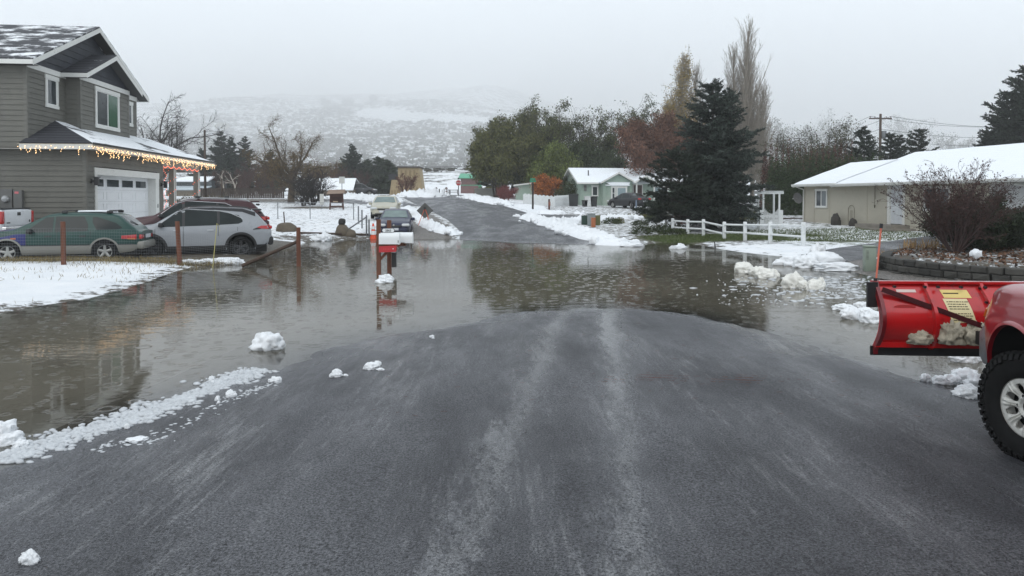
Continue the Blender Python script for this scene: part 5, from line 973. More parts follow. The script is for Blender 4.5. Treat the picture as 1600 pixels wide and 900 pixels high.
# ------------------------------------------------------------------ vehicles
def paint(name, col, coat=.3, rough=.42, metal=.05, flake=.04): return mat(name, col, rough, metal=metal, var=flake, scale=3, coat=coat, spec=.35, dirt=(tuple(c*.8+.008 for c in col), .12, 3))
RUB = lambda: mat('tyre_rubber', (.010, .010, .010), .85, var=.3, scale=20, spec=.2)
BLKP = lambda: mat('black_plastic', (.022, .022, .023), .55)
CARGL = lambda: mat('car_glass', (.014, .020, .020), .05, var=.4, scale=1.5, spec=.28)
class Car:
    """local x forward, y left, z up; origin on the ground at the middle of the wheelbase"""
    def __init__(s, L, Wd, top, belt, zb, plan, wb, wr, arch=.06, fo=.9, tumble=.33, mid=None, flat=False, crown=.025, box=False):
        s.L, s.W, s.wb, s.wr = L, Wd, wb, wr; s.x1 = wb/2+fo; s.x0 = s.x1-L; s.tumble = tumble; s.crown = crown
        s.top = np.array(top, float); s.belt = np.array(belt, float); s.zb = np.array(zb, float); s.plan = np.array(plan, float); s.arch = wr+arch; s.wz = wr
    def f(s, tab, x, soft=0.03):
        x = np.asarray(x, float); k = 0
        for d, w in ((-2, .1), (-1, .2), (0, .4), (1, .2), (2, .1)): k = k+w*np.interp(x+d*soft, tab[:, 0], tab[:, 1])
        return k
    def zt(s, x): return s.f(s.top, x)
    def zbelt(s, x): return np.minimum(s.f(s.belt, x), s.zt(x)-.05)
    def zlow(s, x, arches=True):
        x = np.asarray(x, float); z = s.f(s.zb, x)
        if arches:
            for c in (s.wb/2, -s.wb/2):
                h = s.arch**2-(x-c)**2; z = np.where(h > 0, np.maximum(z, s.wz+np.sqrt(np.maximum(h, 0))), z)
        return z
    def w0(s, x): return s.f(s.plan, x)*s.W/2
    def y(s, x, z):
        x = np.asarray(x, float); z = np.asarray(z, float); zl = s.f(s.zb, x); b = s.zbelt(x); t = np.clip((z-zl)/(b-zl), 0, 1)
        pr = np.interp(t, [0, .1, .3, .55, .72, .8, .93, 1], [.93, .965, .985, .995, 1, .993, .975, .958]); lo = s.w0(x)*pr
        zt = s.zt(x); up = s.w0(x)*.958-s.tumble*(z-b); e = np.clip((z-(zt-.07))/.07, 0, 1); up = up-.06*e**2.2
        return np.where(z > b, up, lo)
    def body(s, m, root, name='body'):
        xs = np.linspace(s.x0, s.x1, 150); ex = []
        for c in (s.wb/2, -s.wb/2): ex += list(c+s.arch*np.cos(np.linspace(0, math.pi, 25)))+[c-s.arch-.002, c+s.arch+.002]
        xs = np.unique(np.r_[xs, ex]); V = []; rows_lo, rows_up, cols = 12, 9, 6; ring = 0
        for x in xs:
            zl, b, t = float(s.zlow(x)), float(s.zbelt(x)), float(s.zt(x)); zl = min(zl, b-.02)
            z = list(zl+(b-zl)*np.linspace(0, 1, rows_lo))+list(b+(t-b)*np.r_[np.linspace(0, .8, rows_up-3)[1:], .88, .94, 1])
            yy = [float(s.y(x, q)) for q in z]; side = list(zip(yy, z)); ye = yy[-1]
            topc = [(ye*(1-k/cols), t+s.crown*(1-(1-k/cols)**2)) for k in range(1, cols+1)]; half = side+topc
            full = half+[(-a, b_) for a, b_ in half[-2::-1]]; ring = len(full); V += [(x, a, b_) for a, b_ in full]
        n = len(xs); F = []
        for i in range(n-1):
            for j in range(ring-1): a = i*ring+j; F.append((a, a+ring, a+ring+1, a+1))
            F.append((i*ring+ring-1, i*ring, (i+1)*ring, (i+1)*ring+ring-1)) if False else None
        mb = MB().add(V, [f for f in F if f]); mb.f.append(tuple(range(ring-1, -1, -1))); mb.f.append(tuple(range((n-1)*ring, n*ring)))
        return mb.build(name, m, root, sharp=38)
    def side(s, name, xs, zlo, zhi, m, root, off=.006, sides=(1, -1), rows=5, edge=True):
        """patch lying on the body side; zlo/zhi are lists matching xs"""
        X = np.unique(np.r_[np.linspace(xs[0], xs[-1], max(4, int((xs[-1]-xs[0])/.05))), xs]); lo = np.interp(X, xs, zlo); hi = np.interp(X, xs, zhi); last = None
        for sd in sides:
            mb = MB(); vs = []
            for x, a, b in zip(X, lo, hi):
                for k in range(rows+1):
                    z = a+(b-a)*k/rows; vs.append((x, sd*(float(s.y(x, z))+off), z))
            n0 = len(vs)
            for x, a, b in zip(X, lo, hi):
                for k in range(rows+1):
                    z = a+(b-a)*k/rows; vs.append((x, sd*(float(s.y(x, z))-.012), z))
            r = rows+1; fs = []
            for i in range(len(X)-1):
                for k in range(rows): a = i*r+k; fs.append((a, a+r, a+r+1, a+1))
                for k in (0, rows): a = i*r+k; fs.append((a, a+r, n0+a+r, n0+a))
            for i in (0, len(X)-1):
                for k in range(rows): a = i*r+k; fs.append((a, a+1, n0+a+1, n0+a))
            mb.add(vs, fs); last = mb.build(name, m, root, sharp=50)
        return last
    def topp(s, name, x0, x1, frac, m, root, off=.006, lat=None, ywid=None):
        """patch lying on the top surface (windscreens, rear glass, hood parts)"""
        X = np.linspace(x0, x1, 14); vs = []; c = 10
        for i, x in enumerate(X):
            t = float(s.zt(x)); ye = float(s.y(x, t)); fr = frac if np.isscalar(frac) else np.interp(x, [x0, x1], frac)
            for k in range(c+1):
                u = -1+2*k/c; yv = u*ye*fr; vs.append((x, yv, t+s.crown*(1-(u*fr)**2)))
        # offset along normal
        V = np.array(vs).reshape(len(X), c+1, 3); dx = np.gradient(V, axis=0); dy = np.gradient(V, axis=1); nn = np.cross(dx, dy); nn /= np.linalg.norm(nn, axis=2, keepdims=True); nn *= np.sign(nn[..., 2:3]+1e-9)
        V2 = V+nn*off; vs = V2.reshape(-1, 3).tolist(); n0 = len(vs); vs += (V-nn*.01).reshape(-1, 3).tolist(); r = c+1; fs = []
        for i in range(len(X)-1):
            for k in range(c): a = i*r+k; fs.append((a, a+1, a+r+1, a+r))
            for k in (0, c): a = i*r+k; fs.append((a, a+r, n0+a+r, n0+a))
        for i in (0, len(X)-1):
            for k in range(c): a = i*r+k; fs.append((a, a+1, n0+a+1, n0+a))
        return MB().add(vs, fs).build(name, m, root, sharp=50)
    def arches(s, m, root, wd=.05, out=.02):
        for sd in (1, -1):
            for cx in (s.wb/2, -s.wb/2):
                n = 24; vs = []; A = s.arch
                for k in range(n+1):
                    a = math.pi*k/n; x = cx+A*math.cos(a); z = max(s.wz+A*math.sin(a), .26); x2 = cx+(A+wd)*math.cos(a); z2 = max(s.wz+(A+wd)*math.sin(a), .26)
                    vs += [(x, sd*(float(s.y(x, z))+out), z), (x2, sd*(float(s.y(x2, z2))+out), z2), (x, sd*(float(s.y(x, z))-.03), z), (x2, sd*(float(s.y(x2, z2))-.01), z2)]
                MB().add(vs, [(4*k, 4*k+1, 4*k+5, 4*k+4) for k in range(n)]+[(4*k, 4*k+4, 4*k+6, 4*k+2) for k in range(n)]+[(4*k+1, 4*k+5, 4*k+7, 4*k+3) for k in range(n)]).build('wheel_arch_trim', m, root, sharp=50)
    def under(s, root):
        mb = MB(); w = s.W/2-.12; mb.bbox((s.x0+.15, -w, .2), (s.x1-.15, w, .42))
        for c in (s.wb/2, -s.wb/2): mb.bbox((c-s.arch-.02, -w+.18, .4), (c+s.arch+.02, w-.18, s.wz+s.arch+.0))
        mb.tube((s.wb/2, -w, s.wz), (s.wb/2, w, s.wz), .06); mb.tube((-s.wb/2, -w, s.wz), (-s.wb/2, w, s.wz), .06)
        mb.build('underbody', mat('underbody_black', (.008, .008, .008), .9), root)
        for c in (s.wb/2, -s.wb/2):
            for sd in (1, -1):
                lin = MB(); vs = []; n = 24; yo = float(s.w0(c))*.955
                for k in range(n+1):
                    a = math.pi*k/n; 
                    for q in (yo, yo-.34): vs.append((c+(s.arch+.004)*math.cos(a), sd*q, max(.28, s.wz+(s.arch+.004)*math.sin(a))))
                lin.add(vs, [(2*k, 2*k+1, 2*k+3, 2*k+2) for k in range(n)])
                lin.add([(c-s.arch-.01, sd*(yo-.34), .25), (c+s.arch+.01, sd*(yo-.34), .25), (c+s.arch+.01, sd*(yo-.34), s.wz+s.arch+.01), (c-s.arch-.01, sd*(yo-.34), s.wz+s.arch+.01)], [(0, 1, 2, 3)])
                lin.build('wheel_well', mat('underbody_black', (.008, .008, .008), .9), root)
    def wheels(s, root, tw, rim_r, rimfn, rimmat, steer=0., tyre=None):
        for c, sn in ((s.wb/2, 1), (-s.wb/2, 0)):
            for sd in (1, -1):
                prof = [(rim_r-.01, -tw*.42), (rim_r+.02, -tw*.5), (s.wr-.06, -tw*.52), (s.wr-.02, -tw*.46), (s.wr, -tw*.36), (s.wr+.002, 0), (s.wr, tw*.36), (s.wr-.02, tw*.46), (s.wr-.06, tw*.52), (rim_r+.02, tw*.5), (rim_r-.01, tw*.42)]
                mb = MB(); mb.lathe(prof, 48, axis='y')
                if tyre: tyre(mb, s.wr, tw)
                w = mb.build('wheel', RUB(), root, sharp=40); w.location = (c, sd*(float(s.w0(c))*.97-tw*.52), s.wr); w.rotation_euler = (0, 0, (steer if sn else 0))
                r = MB(); rimfn(r, rim_r, tw, sd); r.build('rim', rimmat, w, sharp=35)
                b = MB(); b.lathe([(0, sd*tw*.05), (rim_r*.96, sd*tw*.05)], 24, axis='y'); b.lathe([(0, sd*tw*.30), (.05, sd*tw*.30)], 12, axis='y'); b.build('brake_disc', mat('underbody_black', (.008, .008, .008), .9), w)
def rim_spokes(n, wide=.05, dish=.25, hub=.07, taper=.6, double=False):
    def fn(mb, R_, tw, sd):
        f = sd*tw*.44
        mb.lathe([(R_*1.0, f*.9), (R_*1.02, f), (R_*.99, f*1.04), (R_*.93, f*.96), (R_*.90, f*.5), (R_*.88, -f*.6)], 40, axis='y')
        mb.lathe([(0, f*(1-dish*.3)), (hub*.9, f*(1-dish*.3)), (hub, f*(1-dish)), (hub, 0)], 16, axis='y')
        for k in range(n):
            a0 = 2*math.pi*k/n+.3
            for off in ((-.16, .16) if double else (0,)):
                a = a0+off; c, s_ = math.cos(a), math.sin(a); c2, s2 = math.cos(a0+off*.35), math.sin(a0+off*.35)
                w0, w1 = wide, wide*taper; p0 = Vector((hub*.7*c2, f*(1-dish), hub*.7*s2)); p1 = Vector((R_*.94*c, f*.93, R_*.94*s_)); d = (p1-p0).normalized(); u = d.cross(Vector((0, 1, 0))).normalized()
                vs = []
                for p, w in ((p0, w0), (p1, w1)):
                    for q in ((-1, 0), (-.55, 1), (.55, 1), (1, 0)): vs.append(p+u*w*q[0]*.5+Vector((0, f*.09*q[1], 0)))
                vs += [v+Vector((0, -f*.35, 0)) for v in (vs[0], vs[3], vs[4], vs[7])]
                mb.add(vs, [(0, 1, 5, 4), (1, 2, 6, 5), (2, 3, 7, 6), (0, 8, 9, 3), (0, 4, 10, 8), (3, 9, 11, 7)])
    return fn
SILV = lambda: mat('alloy_silver', (.40, .40, .38), .35, metal=.6, var=.08)
def placed(root, x, y, heading_deg, z): root.location = (x, y, z); root.rotation_euler = (0, 0, R(heading_deg))
def mirror_pair(c, root, x, z, m, wd=.2):
    for sd in (1, -1):
        yb = float(c.y(x, z)); MB().rbox((x, sd*(yb+.11), z), (.13, .20, .15), .05).build('mirror', m, root, sharp=40)
def green_wagon():
    top = [(-2.12, .88), (-2.06, .99), (-1.98, 1.04), (-1.62, 1.36), (-1.45, 1.41), (-.6, 1.445), (.0, 1.435), (.25, 1.40), (1.05, 1.0), (1.15, .96), (1.6, .92), (2.0, .83), (2.14, .70), (2.2, .6)]
    belt = [(-2.2, .84), (-1.9, .93), (-1, .90), (1.0, .86), (2.2, .6)]; zb = [(-2.2, .42), (-2.0, .30), (-1.6, .25), (1.7, .24), (2.05, .28), (2.2, .40)]
    plan = [(-2.2, .80), (-2.1, .90), (-1.8, .96), (-1, 1), (1, 1), (1.6, .97), (1.95, .88), (2.12, .74), (2.2, .58)]
    c = Car(4.36, 1.69, top, belt, zb, plan, 2.52, .305, arch=.065, fo=.86)
    Rt = empty('station_wagon', (0, 0, 0), 0, 'dark green station wagon with a blue front fender parked behind the wire fence', 'car')
    GR = paint('wagon_green', (.002, .040, .031)); BL = paint('wagon_blue', (.008, .014, .12)); GY = paint('wagon_grey', (.23, .225, .20), coat=.2, rough=.5, metal=.1)
    c.body(GR, Rt); c.under(Rt)
    A = c.arch
    # blue replacement fender
    c.side('fender', [.92, 1.26-A-.01, 2.1], [.52, .52, .52], [.86, .85, .72], BL, Rt, off=.004) if False else None
    xs = list(np.linspace(.78, 2.12, 30)); c.side('fender', xs, [max(.50, float(c.zlow(x))) for x in xs], [float(c.zbelt(x))-.01 for x in xs], BL, Rt, off=.005)
    c.topp('hood', 1.02, 2.12, .99, BL, Rt, off=.004)
    # grey lower cladding
    xs = list(np.linspace(-2.14, 2.14, 90)); c.side('lower_cladding', xs, [float(c.zlow(x)) for x in xs], [max(.50, float(c.zlow(x)))+.035*(float(c.zlow(x)) > .45) for x in xs], GY, Rt, off=.014)
    c.side('moulding', [-2.05, 2.0], [.50, .50], [.525, .525], BLKP(), Rt, off=.018)
    for sx, z0, z1 in ((c.x0, .36, .60), (c.x1, .34, .58)):
        s_ = -1 if sx < 0 else 1; mb = MB(); mb.rbox((sx-s_*.03, 0, (z0+z1)/2), (.22, 1.5, z1-z0), .07); mb.build('bumper', GY, Rt, sharp=40)
    # glass
    G_ = CARGL(); c.side('side_window', [.10, .30, .78], [.90, .895, .885], [1.335, 1.315, .93], G_, Rt); c.side('side_window', [-.82, -.70, .04], [.93, .915, .90], [1.10, 1.345, 1.345], G_, Rt); c.side('side_window', [-1.72, -1.55, -1.05, -.93], [.99, .955, .945, 1.18], [1.02, 1.15, 1.325, 1.33], G_, Rt)
    c.topp('windscreen', .30, 1.02, .93, G_, Rt); c.topp('rear_window', -1.99, -1.64, .86, G_, Rt)
    c.side('door_seam', [.765, .778], [.3, .3], [.88, .88], BLKP(), Rt, off=.005); c.side('door_seam', [-.02, -.007], [.3, .3], [.90, .90], BLKP(), Rt, off=.005); c.side('door_seam', [-.90, -.887], [.72, .72], [.92, .92], BLKP(), Rt, off=.005)
    for x in (.12, -.78): c.side('door_handle', [x, x+.17], [.755, .755], [.795, .795], BLKP(), Rt, off=.02)
    c.side('indicator', [1.02, 1.16], [.70, .70], [.735, .735], mat('amber_lens', (.5, .13, .02), .2), Rt, off=.012)
    TL = mat('tail_red', (.42, .012, .012), .12, spec=.8); c.side('tail_light', [-2.11, -1.72], [.66, .68], [.80, .775], TL, Rt, off=.012); c.side('turn_light', [-2.08, -1.88], [.655, .665], [.695, .70], mat('amber_lens', (.5, .13, .02), .2), Rt, off=.016)
    for sd in (1, -1): MB().rbox((c.x0+.03, sd*.58, .73), (.07, .30, .13), .02).build('tail_light', TL, Rt, sharp=40)
    MB().bbox((c.x0+.0, -.42, .66), (c.x0+.05, .42, .80)).build('tailgate_panel', BLKP(), Rt); MB().bbox((c.x0-.025, -.25, .68), (c.x0+.01, .25, .79)).build('number_plate', mat('plate_white', (.6, .62, .65), .5), Rt)
    MB().path([(-2.0, .1, 1.07), (-1.86, .35, 1.20)], .012, 4).build('wiper', BLKP(), Rt); MB().tube((c.x1-.12, .62, .62), (c.x1+.0, .55, .62), .09).build('headlight', mat('lamp_clear', (.6, .62, .62), .08), Rt)
    for x in (-1.35, -.15):
        rr = MB()
        for sd in (1, -1): rr.rbox((x, sd*.56, 1.475), (.16, .06, .08), .02)
        rr.bbox((x-.025, -.56, 1.50), (x+.025, .56, 1.525)); rr.build('roof_bar', BLKP(), Rt)
    MB().rbox((-.9, .1, 1.49), (.9, .7, .05), .02).build('snow_patch', SNOW(), Rt)
    mirror_pair(c, Rt, .66, .93, BLKP()); c.wheels(Rt, .19, .20, rim_spokes(5, .085, .22, .055, .75), SILV())
    c.arches(GY, Rt)
    # near side (left side of picture shows its driver side): heading left
    hd = math.degrees(math.atan2(-.6, -2.44)); rear, front = Vector((-12.05, 20.95)), Vector((-14.45, 20.35)); m = (rear+front)/2; inw = Vector((-.24, .97)); p = m+inw*.78; placed(Rt, p.x, p.y, hd, .06)
    return Rt
def suv(name, label, pcol, roofcol, rails, blackout, group=None):
    top = [(-2.27, .86), (-2.24, 1.02), (-2.16, 1.12), (-1.80, 1.52), (-1.70, 1.60), (-1.3, 1.655), (-.4, 1.69), (.25, 1.66), (.5, 1.61), (1.22, 1.16), (1.32, 1.11), (1.8, 1.05), (2.15, .95), (2.28, .80), (2.32, .65)]
    belt = [(-2.3, .85), (-2.1, 1.04), (-1.5, 1.13), (-.4, 1.08), (1.2, 1.02), (2.3, .65)]; zb = [(-2.3, .52), (-2.1, .40), (-1.8, .30), (1.9, .27), (2.15, .34), (2.32, .45)]
    plan = [(-2.3, .82), (-2.2, .91), (-1.9, .97), (-1, 1), (1.2, 1), (1.8, .97), (2.1, .88), (2.25, .74), (2.32, .6)]
    c = Car(4.62, 1.86, top, belt, zb, plan, 2.69, .36, arch=.07, fo=.97, tumble=.36)
    Rt = empty(name, (0, 0, 0), 0, label, 'car', group); A = c.arch; P_ = paint(name+'_paint', pcol); c.body(P_, Rt); c.under(Rt); G_ = CARGL()
    c.side('side_window', [.42, .62, 1.12], [1.075, 1.07, 1.06], [1.60, 1.50, 1.11], G_, Rt); c.side('side_window', [-.62, -.50, .34], [1.11, 1.10, 1.08], [1.56, 1.60, 1.60], G_, Rt); c.side('side_window', [-1.40, -1.28, -.70], [1.20, 1.145, 1.115], [1.26, 1.42, 1.555], G_, Rt)
    c.side('pillar', [-.70, -.62], [1.10, 1.10], [1.57, 1.58], BLKP(), Rt, off=.004); c.side('pillar', [.34, .42], [1.075, 1.075], [1.60, 1.60], BLKP(), Rt, off=.004)
    c.topp('windscreen', .52, 1.20, .94, G_, Rt); c.topp('rear_window', -2.12, -1.84, .84, G_, Rt)
    if roofcol:
        RM = paint(name+'_roof', roofcol); c.topp('roof', -1.80, .50, 1.0, RM, Rt, off=.004); c.side('roof', [-1.80, -1.4, -.5, .3, .55], [1.38, 1.53, 1.605, 1.60, 1.53], [1.515, 1.64, 1.68, 1.655, 1.595], RM, Rt, off=.007)
    for sd in (1, -1):
        mb = MB(); q = [(x, sd*(float(c.y(x, c.zt(x)-.04))-.03), float(c.zt(x))+.045) for x in np.linspace(-1.55, .35, 14)]; mb.path(q, .018, 6); mb.tube(q[0], (q[0][0]-.12, q[0][1], q[0][2]-.06), .018); mb.tube(q[-1], (q[-1][0]+.12, q[-1][1], q[-1][2]-.06), .018)
        mb.build('roof_rail', mat('rail_silver', (.45, .46, .47), .3, metal=.6) if rails else BLKP(), Rt)
    if rails:
        for x in (-.95, -.05):
            cb = MB(); cb.bbox((x-.04, -.62, 1.765), (x+.04, .62, 1.79))
            for sd in (1, -1): cb.rbox((x, sd*.62, 1.75), (.16, .1, .09), .03)
            cb.build('crossbar', BLKP(), Rt)
    CL = mat('dark_cladding', (.02, .02, .021), .65); c.arches(CL, Rt, .075, .018); xs = list(np.linspace(-2.15, 2.2, 90))
    c.side('sill_cladding', xs, [float(c.zlow(x)) for x in xs], [max(.44, float(c.zlow(x)))+(.05 if float(c.zlow(x)) > .42 else 0) for x in xs], CL, Rt, off=.016)
    MB().rbox((c.x0+.03, 0, .56), (.20, 1.62, .30), .08).build('bumper', CL, Rt, sharp=40); MB().rbox((c.x1-.02, 0, .50), (.20, 1.45, .26), .08).build('bumper', CL, Rt, sharp=40)
    mb = MB(); mb.rbox((c.x0+.06, 0, .82), (.14, 1.60, .22), .05); mb.build('tailgate', P_, Rt, sharp=40); MB().bbox((c.x0-.015, -.24, .80), (c.x0+.0, .24, .91)).build('number_plate', mat('plate_white', (.6, .62, .65), .5), Rt)
    for x, z0, z1 in ((1.20, .42, 1.0), (.38, .42, 1.06), (-.66, .75, 1.1)): c.side('door_seam', [x, x+.013], [z0, z0], [z1, z1], BLKP(), Rt, off=.005)
    for x in (.48, -.52): c.side('door_handle', [x, x+.2], [.93, .93], [.96, .96], mat('rail_silver', (.45, .46, .47), .3, metal=.6), Rt, off=.028)
    c.side('fuel_flap', [-1.25, -1.24], [.90, .90], [1.04, 1.04], BLKP(), Rt, off=.005, sides=(1,)); c.side('window_trim', [-1.42, -.9, .3, .62, 1.15], [1.30, 1.545, 1.625, 1.525, 1.115], [1.32, 1.56, 1.64, 1.54, 1.13], mat('rail_silver', (.45, .46, .47), .3, metal=.6), Rt, off=.009)
    TL = mat('tail_red', (.42, .012, .012), .12, spec=.8); c.side('tail_light', [-2.23, -1.98, -1.86], [.95, .97, 1.0], [1.07, 1.07, 1.02], TL, Rt, off=.014); c.side('lamp_surround', [-1.97, -1.72], [.955, .94], [1.06, .955], BLKP(), Rt, off=.010)
    for sd in (1, -1): MB().rbox((c.x0+.02, sd*.58, 1.01), (.09, .36, .10), .02).build('tail_light', TL, Rt, sharp=40)
    MB().rbox((-1.86, 0, 1.60), (.30, 1.12, .045), .02).build('spoiler', BLKP() if roofcol else P_, Rt); MB().rbox((-1.97, 0, 1.49), (.12, .5, .06), .025).build('spoiler_lip', BLKP(), Rt)  # spoiler, with a narrow black lip piece below it
    MB().path([(-2.14, .0, 1.17), (-2.0, .3, 1.33)], .012, 4).build('wiper', BLKP(), Rt)
    HL = mat('lamp_clear', (.6, .62, .62), .08, spec=.8); c.side('headlight', [1.78, 1.95, 2.2], [.86, .80, .78], [.92, .93, .86], HL, Rt, off=.012)
    for sd in (1, -1): MB().rbox((c.x1-.08, sd*.60, .84), (.16, .34, .10), .03).build('headlight', HL, Rt, sharp=40)
    MB().rbox((c.x1-.02, 0, .78), (.08, .8, .16), .03).build('grille', BLKP(), Rt)
    c.side('marker_lamp', [1.74, 1.86], [.85, .84], [.885, .89], mat('amber_lens', (.5, .13, .02), .2), Rt, off=.016)
    mirror_pair(c, Rt, 1.04, 1.13, BLKP()); c.wheels(Rt, .23, .235, rim_spokes(5, .06, .2, .05, .8, True), mat('dark_alloy', (.045, .045, .048), .4, metal=.5) if blackout else SILV())
    return Rt
def sedan(name, label, pcol, sz=1.0, group=None, plate=True, hood_snow=False):
    top = [(-2.25, .72), (-2.2, .92), (-2.05, 1.0), (-1.65, 1.03), (-1.5, 1.06), (-.95, 1.33), (-.6, 1.40), (0, 1.42), (.35, 1.36), (1.1, .98), (1.25, .93), (1.8, .84), (2.1, .74), (2.22, .6)]
    belt = [(-2.25, .70), (-2.1, .93), (-1.2, .93), (1.0, .86), (2.22, .58)]; zb = [(-2.25, .42), (-2.05, .28), (-1.7, .22), (1.7, .20), (2.05, .24), (2.22, .36)]
    plan = [(-2.25, .78), (-2.1, .90), (-1.7, .97), (-1, 1), (1, 1), (1.6, .97), (1.95, .88), (2.12, .78), (2.22, .62)]
    c = Car(4.45, 1.70*sz, top, belt, zb, plan, 2.62, .30, arch=.06, fo=.91, tumble=.42)
    Rt = empty(name, (0, 0, 0), 0, label, 'car', group); P_ = paint(name+'_paint'+label[:6].strip().replace(' ', '_'), pcol); c.body(P_, Rt); c.under(Rt); G_ = CARGL(); PG = mat('pale_windscreen', (.10, .15, .14), .05, var=.3, scale=2, spec=.9)
    c.topp('windscreen', .40, 1.06, (.93, .95), PG, Rt); c.topp('rear_window', -1.45, -.98, .9, G_, Rt); c.side('side_window', [.1, .35, .92], [.90, .89, .88], [1.33, 1.29, .93], G_, Rt); c.side('side_window', [-.95, -.78, .02], [.96, .93, .90], [1.12, 1.28, 1.345], G_, Rt)
    c.side('side_window', [-1.28, -1.05], [.98, .96], [1.0, 1.14], G_, Rt); HL = mat('lamp_clear', (.6, .62, .62), .08, spec=.8)
    for sd in (1, -1): MB().rbox((c.x1-.10, sd*.58, .66), (.24, .38, .14), .05).build('headlight', HL, Rt, sharp=40)
    TL = mat('tail_red', (.42, .012, .012), .12, spec=.8)
    for sd in (1, -1): MB().rbox((c.x0+.06, sd*.60, .84), (.14, .34, .14), .04).build('tail_light', TL, Rt, sharp=40)
    pass
    MB().rbox((c.x1-.02, 0, .40), (.14, 1.35, .22), .06).build('bumper', P_, Rt, sharp=40); MB().rbox((c.x0+.03, 0, .5), (.16, 1.45, .3), .06).build('bumper', P_, Rt, sharp=40); MB().rbox((c.x1-.0, 0, .60), (.08, .72, .10), .03).build('grille', BLKP(), Rt); MB().rbox((c.x1+.02, 0, .32), (.06, 1.0, .1), .02).build('air_intake', BLKP(), Rt)
    MB().bbox((c.x1+.055, -.24, .40), (c.x1+.068, .24, .52)).build('number_plate', mat('plate_white', (.6, .62, .65), .5), Rt); MB().bbox((c.x0-.06, -.24, .55), (c.x0-.05, .24, .67)).build('number_plate', mat('plate_white', (.6, .62, .65), .5), Rt)
    MB().lathe([(0, 0), (.045, 0), (.045, .015), (0, .02)], 14, (c.x1+.03, 0, .66), 'x').build('badge', SILV(), Rt)
    wp = MB(); wp.path([(1.10, .55, .995), (1.02, .05, 1.04)], .012, 4); wp.path([(1.10, -.02, .995), (1.02, -.5, 1.04)], .012, 4); wp.build('wiper', BLKP(), Rt)
    for x in (.95, -.05): c.side('door_seam', [x, x+.013], [.3, .3], [.88, .88], BLKP(), Rt, off=.005)
    for x in (.1, -.8): c.side('door_handle', [x, x+.17], [.78, .78], [.81, .81], P_, Rt, off=.022)
    mirror_pair(c, Rt, .82, .93, P_); c.wheels(Rt, .19, .20, rim_spokes(7, .05, .2, .05, .8), SILV()); return Rt
def plow_truck():
    """full-size red pickup, parked heading away, front wheels turned left, with a snow plough"""
    top = [(-3.3, 1.28), (-1.36, 1.30), (-1.34, 1.42), (-1.28, 1.80), (-1.15, 1.91), (-.2, 1.93), (.25, 1.88), (.95, 1.36), (1.05, 1.29), (1.5, 1.27), (2.2, 1.23), (2.55, 1.17), (2.70, 1.04), (2.78, .86)]
    belt = [(-3.3, 1.22), (-1.0, 1.22), (1.0, 1.22), (2.2, 1.12), (2.55, 1.02), (2.78, .78)]; zb = [(-3.3, .55), (-2.5, .48), (2.1, .45), (2.5, .50), (2.78, .60)]
    plan = [(-3.3, .96), (-3, .99), (2.0, 1), (2.30, .985), (2.45, .955), (2.58, .90), (2.69, .80)]
    c = Car(6.0, 2.03, top, belt, zb, plan, 3.65, .39, arch=.195, fo=.90, tumble=.28, crown=.04)
    # Car() centres on the wheelbase: shift the tables so the front axle sits at +wb/2
    Rt = empty('pickup_truck', (0, 0, 0), 0, 'red pickup truck with big knobbly tyre at the right edge, carrying the snow plough', 'truck'); RP = mat('truck_red', (.27, .008, .016), .3, metal=.1, var=.06, scale=2, coat=.7, dirt=((.20, .02, .03), .12, 5))
    c.x1 = 1.825+.86; c.x0 = c.x1-6.0
    c.body(RP, Rt); c.under(Rt); G_ = CARGL()
    c.topp('windscreen', .28, .93, .93, G_, Rt); c.side('side_window', [.02, .3, .88], [1.29, 1.28, 1.27], [1.80, 1.78, 1.36], G_, Rt); c.side('side_window', [-1.05, -.1], [1.29, 1.29], [1.80, 1.82], G_, Rt)
    # black pickup bed liner opening
    MB().bbox((-3.22, -.80, 1.27), (-1.42, .80, 1.345)).build('bed_cover', BLKP(), Rt)
    CH = mat('bumper_steel', (.22, .225, .23), .38, metal=.6, var=.2, scale=5, dirt=((.10, .09, .08), .3, 9)); b = MB()
    b.rbox((2.58, 0, .68), (.26, 1.86, .36), .09, n=6); b.build('bumper', CH, Rt, sharp=35); MB().rbox((c.x1-.04, 0, 1.0), (.10, 1.35, .22), .03).build('grille', BLKP(), Rt, sharp=40)
    HL = mat('lamp_clear', (.6, .62, .62), .08, spec=.8); c.side('headlight', [2.52, 2.58, 2.66], [.93, .90, .88], [1.02, 1.04, 1.02], HL, Rt, off=.008)
    for sd in (1, -1): MB().rbox((c.x1-.16, sd*.66, 1.0), (.30, .26, .2), .03).build('headlight', HL, Rt, sharp=40)
    c.side('marker_lamp', [2.50, 2.54], [.93, .92], [.99, 1.0], mat('amber_lens', (.5, .13, .02), .2), Rt, off=.015)
    for x in (.92, -.08, -1.12, -1.36): c.side('door_seam', [x, x+.012], [.5, .5], [1.22, 1.22], BLKP(), Rt, off=.003)
    for x in (.0, -1.0): c.side('door_handle', [x+.02, x+.22], [1.08, 1.08], [1.12, 1.12], RP, Rt, off=.03)
    # folded fender lip and body crease
    A = c.arch
    for sd in (1, -1):
        for cx in (1.825, -1.825):
            mb = MB(); n = 30; vs = []
            for k in range(n+1):
                a = math.pi*k/n
                for rr, oo in ((A-.012, -.02), (A-.008, .012), (A+.014, .009), (A+.022, 0.0)):
                    x = cx+rr*math.cos(a); z = max(.47, c.wz+rr*math.sin(a)); vs.append((x, sd*(float(c.y(x, z))+oo), z))
            mb.add(vs, [(4*k+j, 4*k+j+1, 4*k+5+j, 4*k+4+j) for k in range(n) for j in range(3)])
            mb.build('fender_flare', RP, Rt, sharp=60)
    c.side('mud_flap', [1.825-A-.06, 1.825-A-.03], [.22, .22], [.62, .62], BLKP(), Rt, off=-.02)
